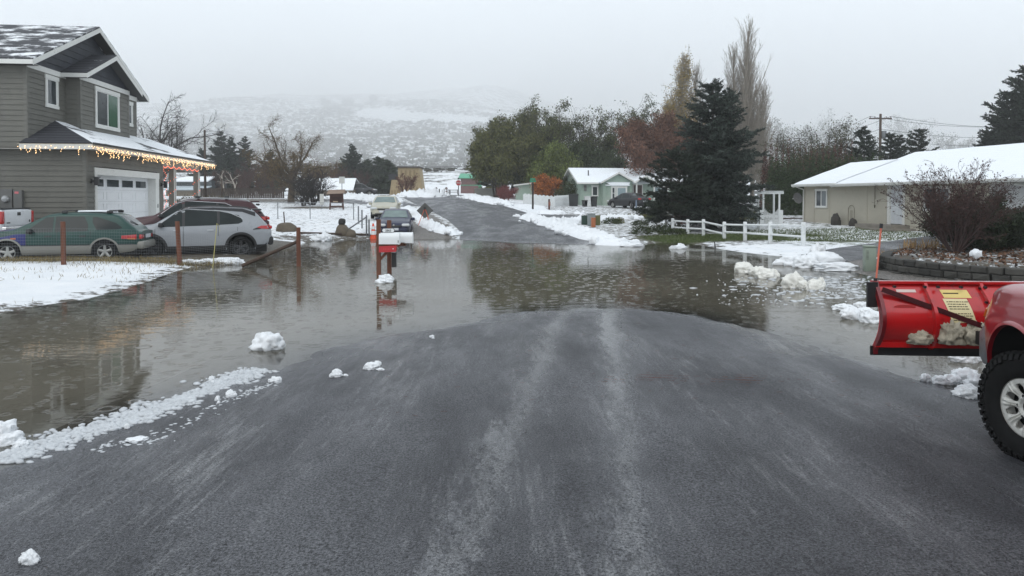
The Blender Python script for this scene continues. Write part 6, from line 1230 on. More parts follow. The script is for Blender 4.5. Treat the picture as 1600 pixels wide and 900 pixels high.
    def blocks(mb, wr, tw):
        for k in range(44):
            a = 2*math.pi*k/44; sh = .5*(k % 2)
            for j, yy in enumerate((-.40, -.14, .12, .38)):
                w = tw*.22; aa = a+(.07 if j in (1, 3) else 0); M = Matrix.Rotation(-aa, 4, 'Y') @ Matrix.Translation((wr+.003, yy*tw, 0)); M = M @ Matrix.Rotation(R(18 if j in (1, 2) else 0), 4, 'X')
                x, y, z = .010, w/2, .021; vs = [M @ Vector((p*x, q*y, r_*z)) for r_ in (-1, 1) for q in (-1, 1) for p in (-1, 1)]; mb.add(vs, [(0, 2, 3, 1), (4, 5, 7, 6), (0, 1, 5, 4), (2, 6, 7, 3), (1, 3, 7, 5), (0, 4, 6, 2)])
            for sd in (1, -1):  # shoulder lugs on the sidewall
                M = Matrix.Rotation(-a, 4, 'Y') @ Matrix.Translation((wr-.030, sd*tw*.485, 0)) @ Matrix.Rotation(R(-25*sd), 4, 'Z'); x, y, z = (.030 if k % 2 else .022), .010, .017
                vs = [M @ Vector((p*x, q*y, r_*z)) for r_ in (-1, 1) for q in (-1, 1) for p in (-1, 1)]; mb.add(vs, [(0, 2, 3, 1), (4, 5, 7, 6), (0, 1, 5, 4), (2, 6, 7, 3), (1, 3, 7, 5), (0, 4, 6, 2)])
    def rim(mb, R_, tw, sd):
        f = sd*tw*.40
        mb.lathe([(R_*1.06, f*1.02), (R_*1.075, f*1.10), (R_*1.04, f*1.14), (R_*1.0, f*1.06), (R_*.95, f*.80), (R_*.90, f*.70), (R_*.86, f*.55), (R_*.85, -f*.6)], 64, axis='y')
        # stamped disc: 8 windows between ribbed spokes, as a polar grid
        nr, na, nw = 12, 192, 8; vs = []; fs = []
        def h(r, a):
            u = (a*nw/(2*math.pi)) % 1; s_ = abs(u-.5)*2; t = (r/R_-.40)/.40; rib = math.exp(-((s_-.80)/.13)**2)*.020*math.exp(-((t-.5)/.5)**2); dish = .012+.045*max(0, min(1, (r/R_-.28)/.5))
            edge = math.exp(-((r/R_-.33)/.06)**2)*.018
            return f*(.52)+sd*(dish*.9+rib+edge)
        rad = [R_*q for q in np.linspace(.24, .93, nr+8)]
        for i, r in enumerate(rad):
            for k in range(na): a = 2*math.pi*k/na; vs.append((r*math.cos(a), h(r, a), r*math.sin(a)))
        for i in range(len(rad)-1):
            for k in range(na):
                a = 2*math.pi*(k+.5)/na; r = (rad[i]+rad[i+1])/2; u = (a*nw/(2*math.pi)) % 1; s_ = abs(u-.5)*2*(math.pi/nw)*r/R_; t = (r/R_-.61)/.18
                if (abs(t))**2.6+(s_/.125)**2.6 < 1: continue
                k2 = (k+1) % na; q = (i*na+k, i*na+k2, (i+1)*na+k2, (i+1)*na+k); fs.append(q)
        mb.add(vs, fs); n0 = len(vs)
        vs2 = [(v[0], v[1]-sd*.012, v[2]) for v in vs]; mb.add(vs2, fs)
    c.wheels(Rt, .255, .222, rim, mat('truck_rim', (.58, .57, .53), .42, metal=.2, var=.08, scale=6, dirt=((.16, .12, .09), .18, 30)), steer=R(22), tyre=blocks)
    for w in [o for o in Rt.children if o.name.startswith('wheel') and 'well' not in o.name]:
        mb = MB(); sd = 1 if w.location.y > 0 else -1; mb.lathe([(0, sd*.085), (.035, sd*.085), (.05, sd*.075), (.055, sd*.04)], 20, axis='y')
        for k in range(6): a = 2*math.pi*k/6; mb.tube((.085*math.cos(a), sd*.05, .085*math.sin(a)), (.085*math.cos(a), sd*.085, .085*math.sin(a)), .013, n=6)
        mb.build('hub_cap', BLKP(), w, sharp=40)
    for sd in (1, -1): MB().rbox((.80, sd*1.18, 1.42), (.14, .24, .26), .04).build('mirror', BLKP(), Rt, sharp=40)
    MB().rbox((c.x0+.0, 0, .62), (.16, 1.9, .18), .04).build('rear_bumper', CH, Rt)
    for sd in (1, -1): MB().rbox((c.x0+.02, sd*.93, 1.0), (.12, .16, .34), .03).build('tail_light', mat('tail_red', (.42, .012, .012), .12, spec=.8), Rt, sharp=40)
    pass
    hd = 77.0; h = Vector((math.cos(R(hd)), math.sin(R(hd)))); left = Vector((-h.y, h.x)); wl = Vector((XA(1616, 5.03), 5.03)); axle = wl-left*.90; o = axle-h*1.825; Rt.location = (o.x, o.y, .045); Rt.rotation_euler = (0, 0, R(hd))
    # ---- the plough
    BR = mat('plow_red', (.50, .010, .012), .28, var=.10, scale=3, coat=.9, dirt=((.22, .012, .015), .22, 5)); DR = mat('plow_dark_red', (.16, .006, .010), .35, var=.2, coat=.6); BK = mat('plow_black', (.015, .015, .016), .45)
    Lp = 2.45; left_end = Vector((XA(1374, 6.72), 6.72)); ang = math.atan2(-.07, 1.0); zb = P(0, 556, 6.72).z
    Pw = empty('snow_plow', (left_end.x, left_end.y, zb), ang, 'red curved snow plough blade with ribs and yellow decals')
    Mw = Matrix.Translation((left_end.x, left_end.y, zb)) @ Matrix.Rotation(ang, 4, 'Z')
    Pw.parent = Rt; Pw.matrix_basis = (Matrix.Translation(Rt.location) @ Matrix.Rotation(R(hd), 4, 'Z')).inverted() @ Mw
    # local x along the blade, local y forward (away from truck), z up.  profile: back face bulges toward -y
    Hh = .69; prof = []
    for k in range(25):
        t = k/24; z = .05+t*(Hh-.05); yb = .13-.20*math.sin(math.pi*min(1, (t*.92+.10)))+.10*max(0, t-.80)/.2*0+.06*(1-t); prof.append((yb, z))
    mb = MB(); vs = []; nx = 40
    for off in (0, .012):
        for i in range(nx+1):
            for y, z in prof: vs.append((Lp*i/nx, y+off, z))
    m = len(prof); fs = []
    for s0 in (0, (nx+1)*m):
        for i in range(nx):
            for j in range(m-1): a = s0+i*m+j; fs.append((a, a+m, a+m+1, a+1))
    n1 = (nx+1)*m
    for i in range(nx):
        for j in (0, m-1): a = i*m+j; fs.append((a, a+m, n1+a+m, n1+a))
    for i in (0, nx):
        for j in range(m-1): a = i*m+j; fs.append((a, a+1, n1+a+1, n1+a))
    mb.add(vs, fs); mb.build('moldboard', BR, Pw, sharp=50)
    def prof_y(z): return float(np.interp(z, [p[1] for p in prof], [p[0] for p in prof]))
    def rib(name, x, w, depth, m_, z0=.05, z1=Hh, lean=0.):
        n = 18; vs = []
        for k in range(n+1):
            z = z0+(z1-z0)*k/n; y = prof_y(z); xx = x+lean*(k/n); d = depth*(1-.25*abs(2*k/n-1))
            vs += [(xx-w/2, y-.001, z), (xx+w/2, y-.001, z), (xx+w/2, y-d, z), (xx-w/2, y-d, z)]
        fs = [(4*k+a, 4*k+(a+1) % 4, 4*k+4+(a+1) % 4, 4*k+4+a) for k in range(n) for a in range(4)]+[(0, 1, 2, 3), (4*n+3, 4*n+2, 4*n+1, 4*n)]
        return MB().add(vs, fs).build(name, m_, Pw, sharp=50)
    rib('end_rib', .018, .036, .07, DR, 0, Hh+.01); rib('rib', .53, .030, .065, BR, lean=-.06); rib('rib', 1.08, .030, .065, BR, lean=-.10); rib('rib', 1.62, .03, .065, BR, lean=-.06); rib('rib', 2.1, .03, .065, BR); rib('end_rib', Lp-.018, .036, .07, DR, 0, Hh+.01)
    mb = MB(); mb.bbox((0, prof_y(Hh)-.04, Hh-.012), (Lp, prof_y(Hh)+.05, Hh+.012)); mb.build('top_edge', BR, Pw); mb = MB(); mb.bbox((0, prof_y(.1)-.045, .075), (Lp, prof_y(.1)-.0, .125)); mb.build('base_angle', BR, Pw)
    MB().bbox((-.02, prof_y(.05)-.03, -.015), (Lp+.02, prof_y(.05)-.006, .075)).build('cutting_edge', BK, Pw)
    MB().bbox((-.075, prof_y(.55)+.02, Hh-.235), (.02, prof_y(.55)+.05, Hh+.005)).build('rubber_deflector', BK, Pw)
    # diagonal brace from the upper left corner down to the middle
    a, b = Vector((.05, prof_y(.63)-.075, .63)), Vector((1.27, prof_y(.18)-.085, .175)); d = (b-a).normalized(); u = Vector((0, 1, 0)); v = d.cross(u); vs = []
    for p in (a, b):
        for q, r_ in ((-1, -1), (1, -1), (1, 1), (-1, 1)): vs.append(p+u*.018*q+v*.024*r_)
    MB().add(vs, [(0, 1, 2, 3), (7, 6, 5, 4), (0, 4, 5, 1), (1, 5, 6, 2), (2, 6, 7, 3), (3, 7, 4, 0)]).build('diagonal_brace', mat('brace_maroon', (.055, .008, .010), .4), Pw)
    bo = MB()
    for x in (.17, .45, .57, .78, 1.00, 1.35): bo.tube((x, prof_y(.62)-.05, Hh-.035), (x, prof_y(.62)-.02, Hh-.035), .014, n=6)
    for k in range(5): z = .16+k*.12; bo.tube((1.02-.012*k, prof_y(z)-.03, z), (1.02-.012*k, prof_y(z)+.0, z), .011, n=6)
    bo.build('bolt', BK, Pw)
    def decal(name, x0, x1, z0, z1, m_, off=.004, sk=0.):
        vs = []; n = 8
        for k in range(n+1):
            z = z0+(z1-z0)*k/n; s_ = -sk*(z-z0)
            vs += [(x0+s_, prof_y(z)-off, z), (x1+s_, prof_y(z)-off, z), (x0+s_, prof_y(z)+.002, z), (x1+s_, prof_y(z)+.002, z)]
        return MB().add(vs, [(4*k, 4*k+1, 4*k+5, 4*k+4) for k in range(n)]+[(4*k+2, 4*k+3, 4*k+7, 4*k+6) for k in range(n)]).build(name, m_, Pw)
    YD = mat('decal_yellow', (.75, .58, .20), .5, var=.06); WD = mat('decal_cream', (.72, .62, .36), .5, var=.06); DK = mat('decal_print', (.10, .08, .05), .6)
    decal('warning_decal', .62, .87, .555, .625, YD, sk=.30); decal('warning_decal', .655, .875, .33, .548, WD, sk=.25); decal('small_decal', .20, .38, .60, .625, mat('decal_pale', (.62, .50, .46), .5), sk=.1)
    tx = MB()
    for k in range(9):
        z = .35+k*.021
        if k == 4: continue
        rr = random.Random(k); x = .675-(z-.33)*.25
        while x < .845-(z-.33)*.25: w = rr.uniform(.01, .035); tx.bbox((x, prof_y(z)-.0065, z), (min(x+w, .86), prof_y(z)-.0045, z+.007)); x += w+.007
    tx.bbox((.66-.04, prof_y(.592)-.0065, .585), (.80-.04, prof_y(.592)-.0045, .60)); tx.build('decal_print', DK, Pw)
    em = MB(); em.add([(.24+.10*math.cos(a), prof_y(.47)-.004, .47+.022*math.sin(a)) for a in np.linspace(0, 2*math.pi, 24)[:-1]], [tuple(range(23))]); em.build('faded_emblem', mat('faded_red', (.40, .03, .03), .45), Pw)
    # packed snow caught behind the blade: things of their own
    SD = mat('dirty_snow', (.40, .36, .28), .8, var=.3, scale=8, bump=.6, bscale=60)
    for i, (x, z, sx, sz, lab) in enumerate(((.40, .165, .105, .075, 'small lump of dirty snow on the left of the plough ledge'), (.66, .20, .10, .12, 'middle lump of dirty snow on the plough ledge'), (.87, .20, .115, .12, 'big lump of dirty snow under the diagonal plough brace'))):
        mb = MB(); blob_mb(mb, (x, prof_y(z)-.035, z), (sx, .05, sz), 90+i, .42, 4, 1.5, .6)
        if i: blob_mb(mb, (x-.04+.05*i, prof_y(z)-.03, z+sz*.6), (sx*.55, .04, sz*.5), 95+i, .45, 3, 1.6)
        o = mb.build('snow_lump', SD, None, smooth=True); o.matrix_basis = Mw; tag(o, lab, 'snow lump', 'snow packed on the plough')
    # guide stick
    g = Vector((.02, prof_y(Hh)-.02, Hh)); MB().tube(g-Vector((0, 0, .05)), g+Vector((.045, 0, .52)), .009, .009, 8).build('marker_rod', mat('faded_orange', (.62, .16, .10), .5), Pw); MB().tube(g+Vector((.045, 0, .52)), g+Vector((.049, 0, .565)), .016, .016, 10).build('rod_tip', BK, Pw); MB().tube(g-Vector((0, 0, .06)), g+Vector((0, 0, .04)), .018, n=8).build('rod_clamp', BK, Pw)
    # push frame between blade and truck
    pf = MB(); c0 = Vector((1.2, -.05, .15))
    pf.box((1.25, -.22, .22), (.9, .12, .12)); pf.tube((.85, -.25, .22), (1.15, -1.0, .32), .05); pf.tube((1.65, -.25, .22), (1.45, -1.0, .32), .05); pf.tube((1.3, -.12, .5), (1.3, -.75, .5), .04); pf.box((1.3, -.85, .55), (.8, .1, .6)); pf.build('push_frame', BK, Pw)
    # plough lights / headgear on the truck
    t = MB(); t.M = Matrix.Identity(4); t.rbox((2.95, -.55, 1.16), (.12, .70, .10), .03); t.rbox((2.95, -.55, 1.26), (.14, .66, .07), .03); t.box((2.9, -.45, .95), (.06, .06, .5)); t.box((2.9, -.7, .95), (.06, .06, .5)); t.build('lamp_bar', BK, Rt)
def tail_truck():
    """white pickup parked at the left edge, tailgate toward the camera"""
    top = [(-2.9, 1.24), (-2.86, 1.27), (-.92, 1.28), (-.90, 1.4), (-.82, 1.75), (-.7, 1.86), (.3, 1.86), (.55, 1.78), (1.15, 1.3), (1.3, 1.22), (2.3, 1.12), (2.6, .95), (2.7, .8)]
    belt = [(-2.9, 1.2), (1.2, 1.18), (2.4, 1.02), (2.7, .75)]; zb = [(-2.9, .55), (2.2, .45), (2.7, .55)]; plan = [(-2.9, .96), (-2.7, 1), (2.0, 1), (2.4, .93), (2.7, .78)]
    c = Car(5.6, 1.98, top, belt, zb, plan, 3.4, .37, arch=.09, fo=.95, tumble=.26); Rt = empty('white_pickup', (0, 0, 0), 0, 'white pickup truck at the left edge with its tailgate toward the road', 'truck'); W = paint('truck_white', (.66, .68, .70), metal=.0); c.body(W, Rt); c.under(Rt)
    x0 = c.x0; tg = MB(); tg.rbox((x0-.01, 0, .98), (.07, 1.56, .50), .02); t = tg.build('tailgate', W, Rt, sharp=40); MB().bbox((x0-.055, -.10, 1.06), (x0-.04, .09, 1.17)).build('handle', BLKP(), t); MB().bbox((x0-.052, .52, .80), (x0-.044, .72, .84)).build('badge', BLKP(), t); MB().lathe([(0, x0-.055), (.045, x0-.05), (.05, x0-.04)], 12, (0, -.66, .86), 'x').build('lock', BLKP(), t)
    for sd in (1, -1): MB().rbox((x0+.02, sd*.89, 1.0), (.12, .15, .42), .03).build('tail_light', mat('tail_red', (.42, .012, .012), .12, spec=.8), Rt, sharp=40)
    MB().rbox((x0-.08, 0, .62), (.18, 1.9, .16), .04).build('bumper', mat('chrome', (.5, .5, .5), .15, metal=.9), Rt); MB().bbox((x0+.02, -.86, 1.27), (-.95, .86, 1.31)).build('bed_cover', BLKP(), Rt); MB().rbox((x0+.7, .3, 1.33), (.3, .5, .05), .02).build('snow_patch', SNOW(), Rt)
    G_ = CARGL(); c.topp('rear_window', -.88, -.72, .8, G_, Rt); c.side('side_window', [-.6, .2], [1.26, 1.26], [1.74, 1.76], G_, Rt); c.side('side_window', [.3, .5, 1.05], [1.26, 1.26, 1.25], [1.74, 1.70, 1.33], G_, Rt); c.wheels(Rt, .24, .22, rim_spokes(5, .08, .25, .06), SILV())
    # rear end at the photo's left edge, heading roughly along the house side, away to the left
    Y = 24.3; p = Vector((XA(27, Y), Y)); hd = R(187); h = Vector((math.cos(hd), math.sin(hd))); o = p+h*(-x0); placed(Rt, o.x, o.y, 187, .30)
def vehicles():
    green_wagon()
    s = suv('silver_suv', 'silver compact SUV with black roof parked with its rear toward the flooded drive', (.30, .315, .335), (.012, .013, .016), False, True)
    rear, front = Vector((XA(373, 23.5), 23.5)), Vector((XA(237.5, 22.55), 22.55)); d = (front-rear).normalized(); m = (rear+front)/2; inw = Vector((-d.y, d.x)); inw = inw if inw.y > 0 else -inw; p = m+inw*.86; placed(s, p.x, p.y, math.degrees(math.atan2(d.y, d.x)), -.04)
    s = suv('maroon_suv', 'maroon SUV with silver roof rails parked behind the silver one', (.045, .010, .014), None, True, False)
    q = p+inw*2.25+d*.10; placed(s, q.x, q.y, math.degrees(math.atan2(d.y, d.x)), .16); s.scale = (1.06, 1.0, 1.04)
    s = sedan('parked_sedan', 'dark blue sedan facing the camera at the edge of the flood water', (.012, .015, .045)); Y = 37.2; placed(s, XA(619, Y), Y, -84, TZ(XA(619, Y), Y)-.02); s.location.z = -.03
    s = sedan('parked_sedan', 'cream sedan parked behind the dark blue one', (.42, .40, .32), 1.02); Y = 45.5; placed(s, XA(603, Y), Y, -84, TZ(XA(603, Y), Y)+.0)
    s = sedan('parked_sedan', 'black sedan parked in front of the pale green house', (.012, .012, .014)); Y = 66.0; placed(s, XA(982, Y), Y, 122, TZ(XA(982, Y), Y)+.0)
    s = suv('far_suv', 'small dark car parked far off beside the tan tower', (.05, .05, .055), None, False, False); Y = 92; placed(s, XA(561, Y), Y, 10, TZ(XA(561, Y), Y)-.1)
    tail_truck(); plow_truck()
# ------------------------------------------------------------------ fences, signs, snow and small things
SNOW = lambda: mat('chunk_snow', (.80, .82, .84), .7, var=.05, scale=6, bump=.7, bscale=38)
SNOWD = lambda: mat('yellowed_snow', (.77, .76, .71), .75, var=.10, scale=5, bump=.7, bscale=38)
RW = lambda: mat('stained_wood', (.13, .045, .022), .7, var=.35, scale=5, stretch=(1, 1, .15), bump=.2)
GALV = lambda: mat('galvanised', (.20, .21, .22), .45, metal=.5, var=.1)
def wire_fence():
    pts = [(98, 19.45), (279, 20.05), (466, 20.25)]; W = [Vector((XA(px, Y), Y)) for px, Y in pts]; W.insert(0, W[0]+(W[0]-W[1])*1.15)
    Rt = empty('wire_fence', (W[1].x, W[1].y, .2), 0, 'wire mesh fence on brown wooden posts in front of the parked cars', 'fence')
    m = RW(); ht = [1.13, 1.16, 1.30, 1.16]
    zb = [TZ(w.x, w.y) for w in W]; zb[3] = -.05; tp = [z+h for z, h in zip(zb, ht)]; tp[2] = zb[2]+1.25; loc = Vector((W[1].x, W[1].y, .2))
    for i, w in enumerate(W):
        mb = MB(); mb.tube((w.x-loc.x+(.03 if i == 2 else 0), w.y-loc.y, zb[i]-.3-loc.z), (w.x-loc.x-(.04 if i == 2 else 0), w.y-loc.y, tp[i]-loc.z), .065, .060, 12); mb.build('post', m, Rt, sharp=50)
    mb = MB(); mb.tube((W[3].x-loc.x, W[3].y-loc.y+.05, .72-loc.z), (XA(377, 19.9)-loc.x, 19.9-loc.y, .04-loc.z), .05, .055, 10); mb.build('brace_rail', mat('dark_wood', (.055, .035, .025), .8, var=.3), Rt, sharp=50)
    mb = MB(); r = .0015; hts = np.r_[np.arange(0, 1.06, .088)]
    for a, b, za, zb_ in ((0, 1, zb[0], zb[1]), (1, 2, zb[1], zb[2])):
        p, q = W[a], W[b]; n = int((q-p).length/.062)
        for k in range(n+1):
            x = p+(q-p)*(k/n); z = za+(zb_-za)*k/n; mb.tube((x.x-loc.x, x.y-.07-loc.y, z-.03-loc.z), (x.x-loc.x, x.y-.07-loc.y, z+.97-loc.z), r, n=3, cap=False)
        for h in hts: mb.tube((p.x-loc.x, p.y-.07-loc.y, za+h*.93-loc.z), (q.x-loc.x, q.y-.07-loc.y, zb_+h*.93-loc.z), r*1.15, n=3, cap=False)
    p = W[2]; q = Vector((XA(400, 20.1), 20.1)); n = 34                      # sagging last bit
    for k in range(n+1):
        t = k/n; x = p+(q-p)*t; mb.tube((x.x-loc.x, x.y-.07-loc.y, .0-loc.z), (x.x-loc.x, x.y-.07-loc.y, (1.0-.45*t**1.5)-loc.z), r, n=3, cap=False)
    for h in hts[:-1]: mb.tube((p.x-loc.x, p.y-.07-loc.y, zb[2]+h*.93-loc.z), (q.x-loc.x, q.y-.07-loc.y, h*.52-loc.z), r*1.15, n=3, cap=False)
    mb.build('wire_mesh', mat('wire_zinc', (.20, .21, .22), .5, metal=.3), Rt, fix=False)
    # yellow stake with a looped end
    g = Vector((XA(331, 19.8), 19.8, .02)); mb = MB(); mb.tube((0, 0, -.1), (.13, .02, 1.22), .014, .010, 8); mb.path([(.13, .02, 1.2), (.16, .02, 1.19), (.20, .02, 1.12), (.21, .02, .98)], .004, 4); o = mb.build('yellow_stake', mat('faded_yellow', (.42, .38, .14), .6), None); o.location = g; tag(o, 'thin leaning yellow stake standing in the snow by the wire fence', 'stake')
def blobs(name, label, cat, spec, m, group=None, rough=.32, sub=4, freq=1.3):
    """spec: list of (px, py, wx, wy, h, seed) lumps sitting on water or ground"""
    mb = MB(); x0, y0 = None, None
    for px, py, wx, wy, h, sd in spec:
        g = ground_at(px, py); g.z = max(g.z, 0)
        if x0 is None: x0, y0, z0 = g.x, g.y, g.z
        blob_mb(mb, (g.x-x0, g.y-y0, g.z-z0+h*.30), (wx/2, wy/2, h*.72), sd, rough, sub, freq)
    o = mb.build(name, m, None, smooth=True); o.location = (x0, y0, z0); tag(o, label, cat, group); return o
def snow_lumps():
    S = SNOW(); D = SNOWD(); g1 = 'snow lumps in the flood water'
    blobs('snow_lump', 'white snow lump standing alone at the water edge, left of the road', 'snow lump', [(420, 556, .34, .26, .20, 1), (408, 552, .16, .15, .14, 2)], S, g1)
    blobs('snow_lump', 'small pointed snow lump in the water below the mailboxes', 'snow lump', [(603, 467, .30, .24, .17, 3), (599, 468, .34, .24, .08, 4)], S, g1)
    blobs('snow_lump', 'tiny snow lump on the water right of the far shore snow', 'snow lump', [(990, 387, .8, .3, .14, 5)], S, g1)
    blobs('snow_lump', 'flat snow lump floating below the white rail fence', 'snow lump', [(1060, 395, .6, .3, .12, 6), (1064, 394, .3, .2, .18, 7)], S, g1)
    blobs('snow_lump', 'largest snow heap on the drive edge right of the water', 'snow lump', [(1240, 422, .9, .45, .26, 8), (1262, 424, .7, .5, .30, 9), (1285, 421, 1.1, .6, .38, 10), (1278, 410, .5, .4, .46, 11), (1306, 425, 1.1, .5, .18, 12), (1230, 420, .4, .35, .20, 13)], S, g1)
    blobs('snow_lump', 'broken snow lumps farther left in the water, upper pair', 'snow lump', [(1163, 443, .46, .3, .22, 14), (1174, 446, .3, .22, .10, 61), (1185, 446, .4, .3, .20, 15), (1197, 452, .42, .3, .20, 16), (1208, 448, .24, .2, .18, 17)], D, g1)
    blobs('snow_lump', 'yellowed two humped snow lump in the middle of the right water', 'snow lump', [(1238, 473, .42, .32, .28, 18), (1256, 474, .26, .24, .16, 19), (1274, 475, .38, .22, .20, 20), (1283, 470, .12, .12, .22, 21)], D, g1)
    blobs('snow_lump', 'jagged snow lumps just left of the plough blade', 'snow lump', [(1318, 510, .34, .24, .10, 22), (1330, 520, .30, .24, .15, 23), (1352, 518, .30, .24, .10, 24), (1362, 526, .34, .26, .16, 25), (1345, 510, .24, .2, .09, 26)], S, g1)
    blobs('snow_lump', 'snow lump in the water under the plough blade', 'snow lump', [(1505, 582, .26, .2, .11, 27), (1518, 580, .2, .2, .08, 28)], S, g1)
    blobs('snow_lump', 'row of snow lumps beside the truck tyre', 'snow lump', [(1446, 596, .09, .09, .07, 29), (1470, 602, .16, .12, .07, 30), (1485, 604, .16, .14, .08, 31), (1510, 604, .28, .2, .11, 32), (1512, 622, .24, .2, .10, 33), (1526, 612, .2, .2, .12, 34), (1500, 598, .16, .14, .08, 60)], S, g1)
    blobs('snow_lump', 'white snow heap at the left edge of the photo beside the slush line', 'snow lump', [(4, 702, .20, .18, .13, 35), (20, 704, .16, .14, .08, 36), (34, 706, .09, .09, .05, 37)], S, g1)
    blobs('snow_lump', 'snow bank by the foot of the wire fence', 'snow lump', [(300, 413, .8, .3, .12, 38), (352, 413, .9, .3, .16, 39), (326, 412, .6, .25, .12, 40)], S, g1)
    blobs('snow_lump', 'snow clump on the far left shore left of the boulder with a cap', 'snow lump', [(498, 377, .8, .4, .26, 41), (508, 376, .5, .3, .30, 42)], S, g1)
    for i, (px, py, w, h, lab) in enumerate(((526, 590, .11, .07, 'left one of the two snow lumps on the asphalt'), (581, 578, .15, .065, 'right one of the two snow lumps on the asphalt'), (675, 529, .06, .03, 'tiny snow bit alone near the far tip of the asphalt'), (46, 888, .085, .055, 'small snow lump at the bottom left corner'), (331, 602, .055, .05, 'first small snow lump along the slush line'), (361, 622, .08, .06, 'rounded snow lump second along the slush line'), (340, 630, .05, .04, 'small snow lump left of the rounded one'), (430, 598, .11, .05, 'snow lump at the right end of the slush line'), (198, 672, .04, .035, 'little snow lump low on the slush line'), (215, 690, .16, .02, 'flat melting snow patch on the asphalt below the slush line'))):
        blobs('snow_lump', lab, 'snow lump', [(px, py, w, w*.7, h, 50+i), (px-6 if i < 2 else px+2, py+1, w*.6, w*.5, h*.6, 70+i)]+([(px+14, py+1, w*.5, w*.3, h*.35, 80+i), (px+9, py-6, w*.5, w*.4, h*.6, 82+i)] if i == 1 else [])+([(px+14, py+1, w*.5, w*.3, h*.3, 81+i)] if i == 0 else []), S, 'snow lumps on the asphalt')
def scatter_slush():
    rng = random.Random(5); mb = MB()
    path = [(-10, 728), (30, 712), (60, 704), (120, 684), (180, 664), (230, 646), (262, 632), (300, 620), (340, 604), (372, 592), (404, 583)]
    P_ = [ground_at(max(px, -60), py) for px, py in path]
    def bit(x, y, s, h, sub=1):
        z = max(TZ(x, y), 0); blob_mb(mb, (x, y, z+h*.2), (s, s*rng.uniform(.5, .9), h), rng.random()*99, .4, sub, 1.4)
    for i in range(len(P_)-1):
        a, b = P_[i], P_[i+1]; L = (b-a).length; n = int(L*700); wd = .085+.03*math.sin(i*1.7)+.035*(i in (2, 3, 4, 5))
        for k in range(n):
            t = rng.random(); c = a+(b-a)*t; nn = Vector((b.y-a.y, a.x-b.x, 0)).normalized(); off = rng.gauss(.03, wd); bit(c.x+nn.x*off+rng.gauss(0, .02), c.y+nn.y*off, rng.uniform(.012, .045), rng.uniform(.009, .020))
    for (px0, py0), (px1, py1), n, w in (((240, 690), (420, 600), 90, .07), ((150, 705), (260, 690), 60, .06), ((340, 632), (440, 598), 60, .03)):
        a, b = ground_at(px0, py0), ground_at(px1, py1)
        for k in range(n): c = a+(b-a)*rng.random(); bit(c.x+rng.gauss(0, w), c.y+rng.gauss(0, w), rng.uniform(.006, .024), rng.uniform(.003, .008))
    o = mb.build('slush', mat('wet_slush', (.50, .52, .54), .35, var=.18, scale=9, spec=.6), None, smooth=True, fix=False); tag(o, 'line of wet grey white slush where the water meets the asphalt', 'slush', kind='stuff')
    mb = MB()
    for k in range(420):
        px, py = rng.gauss(1290, 60), rng.gauss(445, 14)
        if py < 432 or px > 1368: continue
        g = G(px, py); s = rng.choice((.02, .03, .05, .09)); blob_mb(mb, (g.x, g.y, .0), (s, s*.7, .018), k, .4, 1, 1.4)
    for k in range(120): px, py = rng.uniform(1120, 1220), rng.uniform(425, 480); g = G(px, py); s = rng.uniform(.008, .022); blob_mb(mb, (g.x, g.y, .0), (s, s*.7, .008), k, .4, 1, 1.4)
    o = mb.build('floating_ice', mat('wet_slush', (.5, .5, .5), .35), None, smooth=True, fix=False); tag(o, 'bits of broken ice floating near the gravel bank', 'ice', kind='stuff')
    mb = MB()                                                           # red-brown needles and twigs washed on to the asphalt
    for k in range(260):
        px, py = (rng.gauss(1080, 130), rng.gauss(597, 4)) if k < 110 else (rng.uniform(560, 1450), rng.uniform(500, 660))
        if k % 3 == 0: px, py = rng.gauss(1150, 25), rng.gauss(598, 3)
        if k % 5 == 1: px, py = rng.gauss(1025, 18), rng.gauss(594, 2)
        g = ground_at(px, py); a = rng.gauss(0, .5); l = rng.uniform(.01, .07)*.5; z = g.z+.022; mb.tube((g.x-l*math.cos(a), g.y-l*math.sin(a), z), (g.x+l*math.cos(a), g.y+l*math.sin(a), z), .0016, n=3)
    o = mb.build('leaf_litter', mat('needle_red', (.10, .03, .02), .7), None, fix=False); tag(o, 'thin scatter of reddish pine needles and twigs washed across the asphalt', 'debris', kind='stuff')
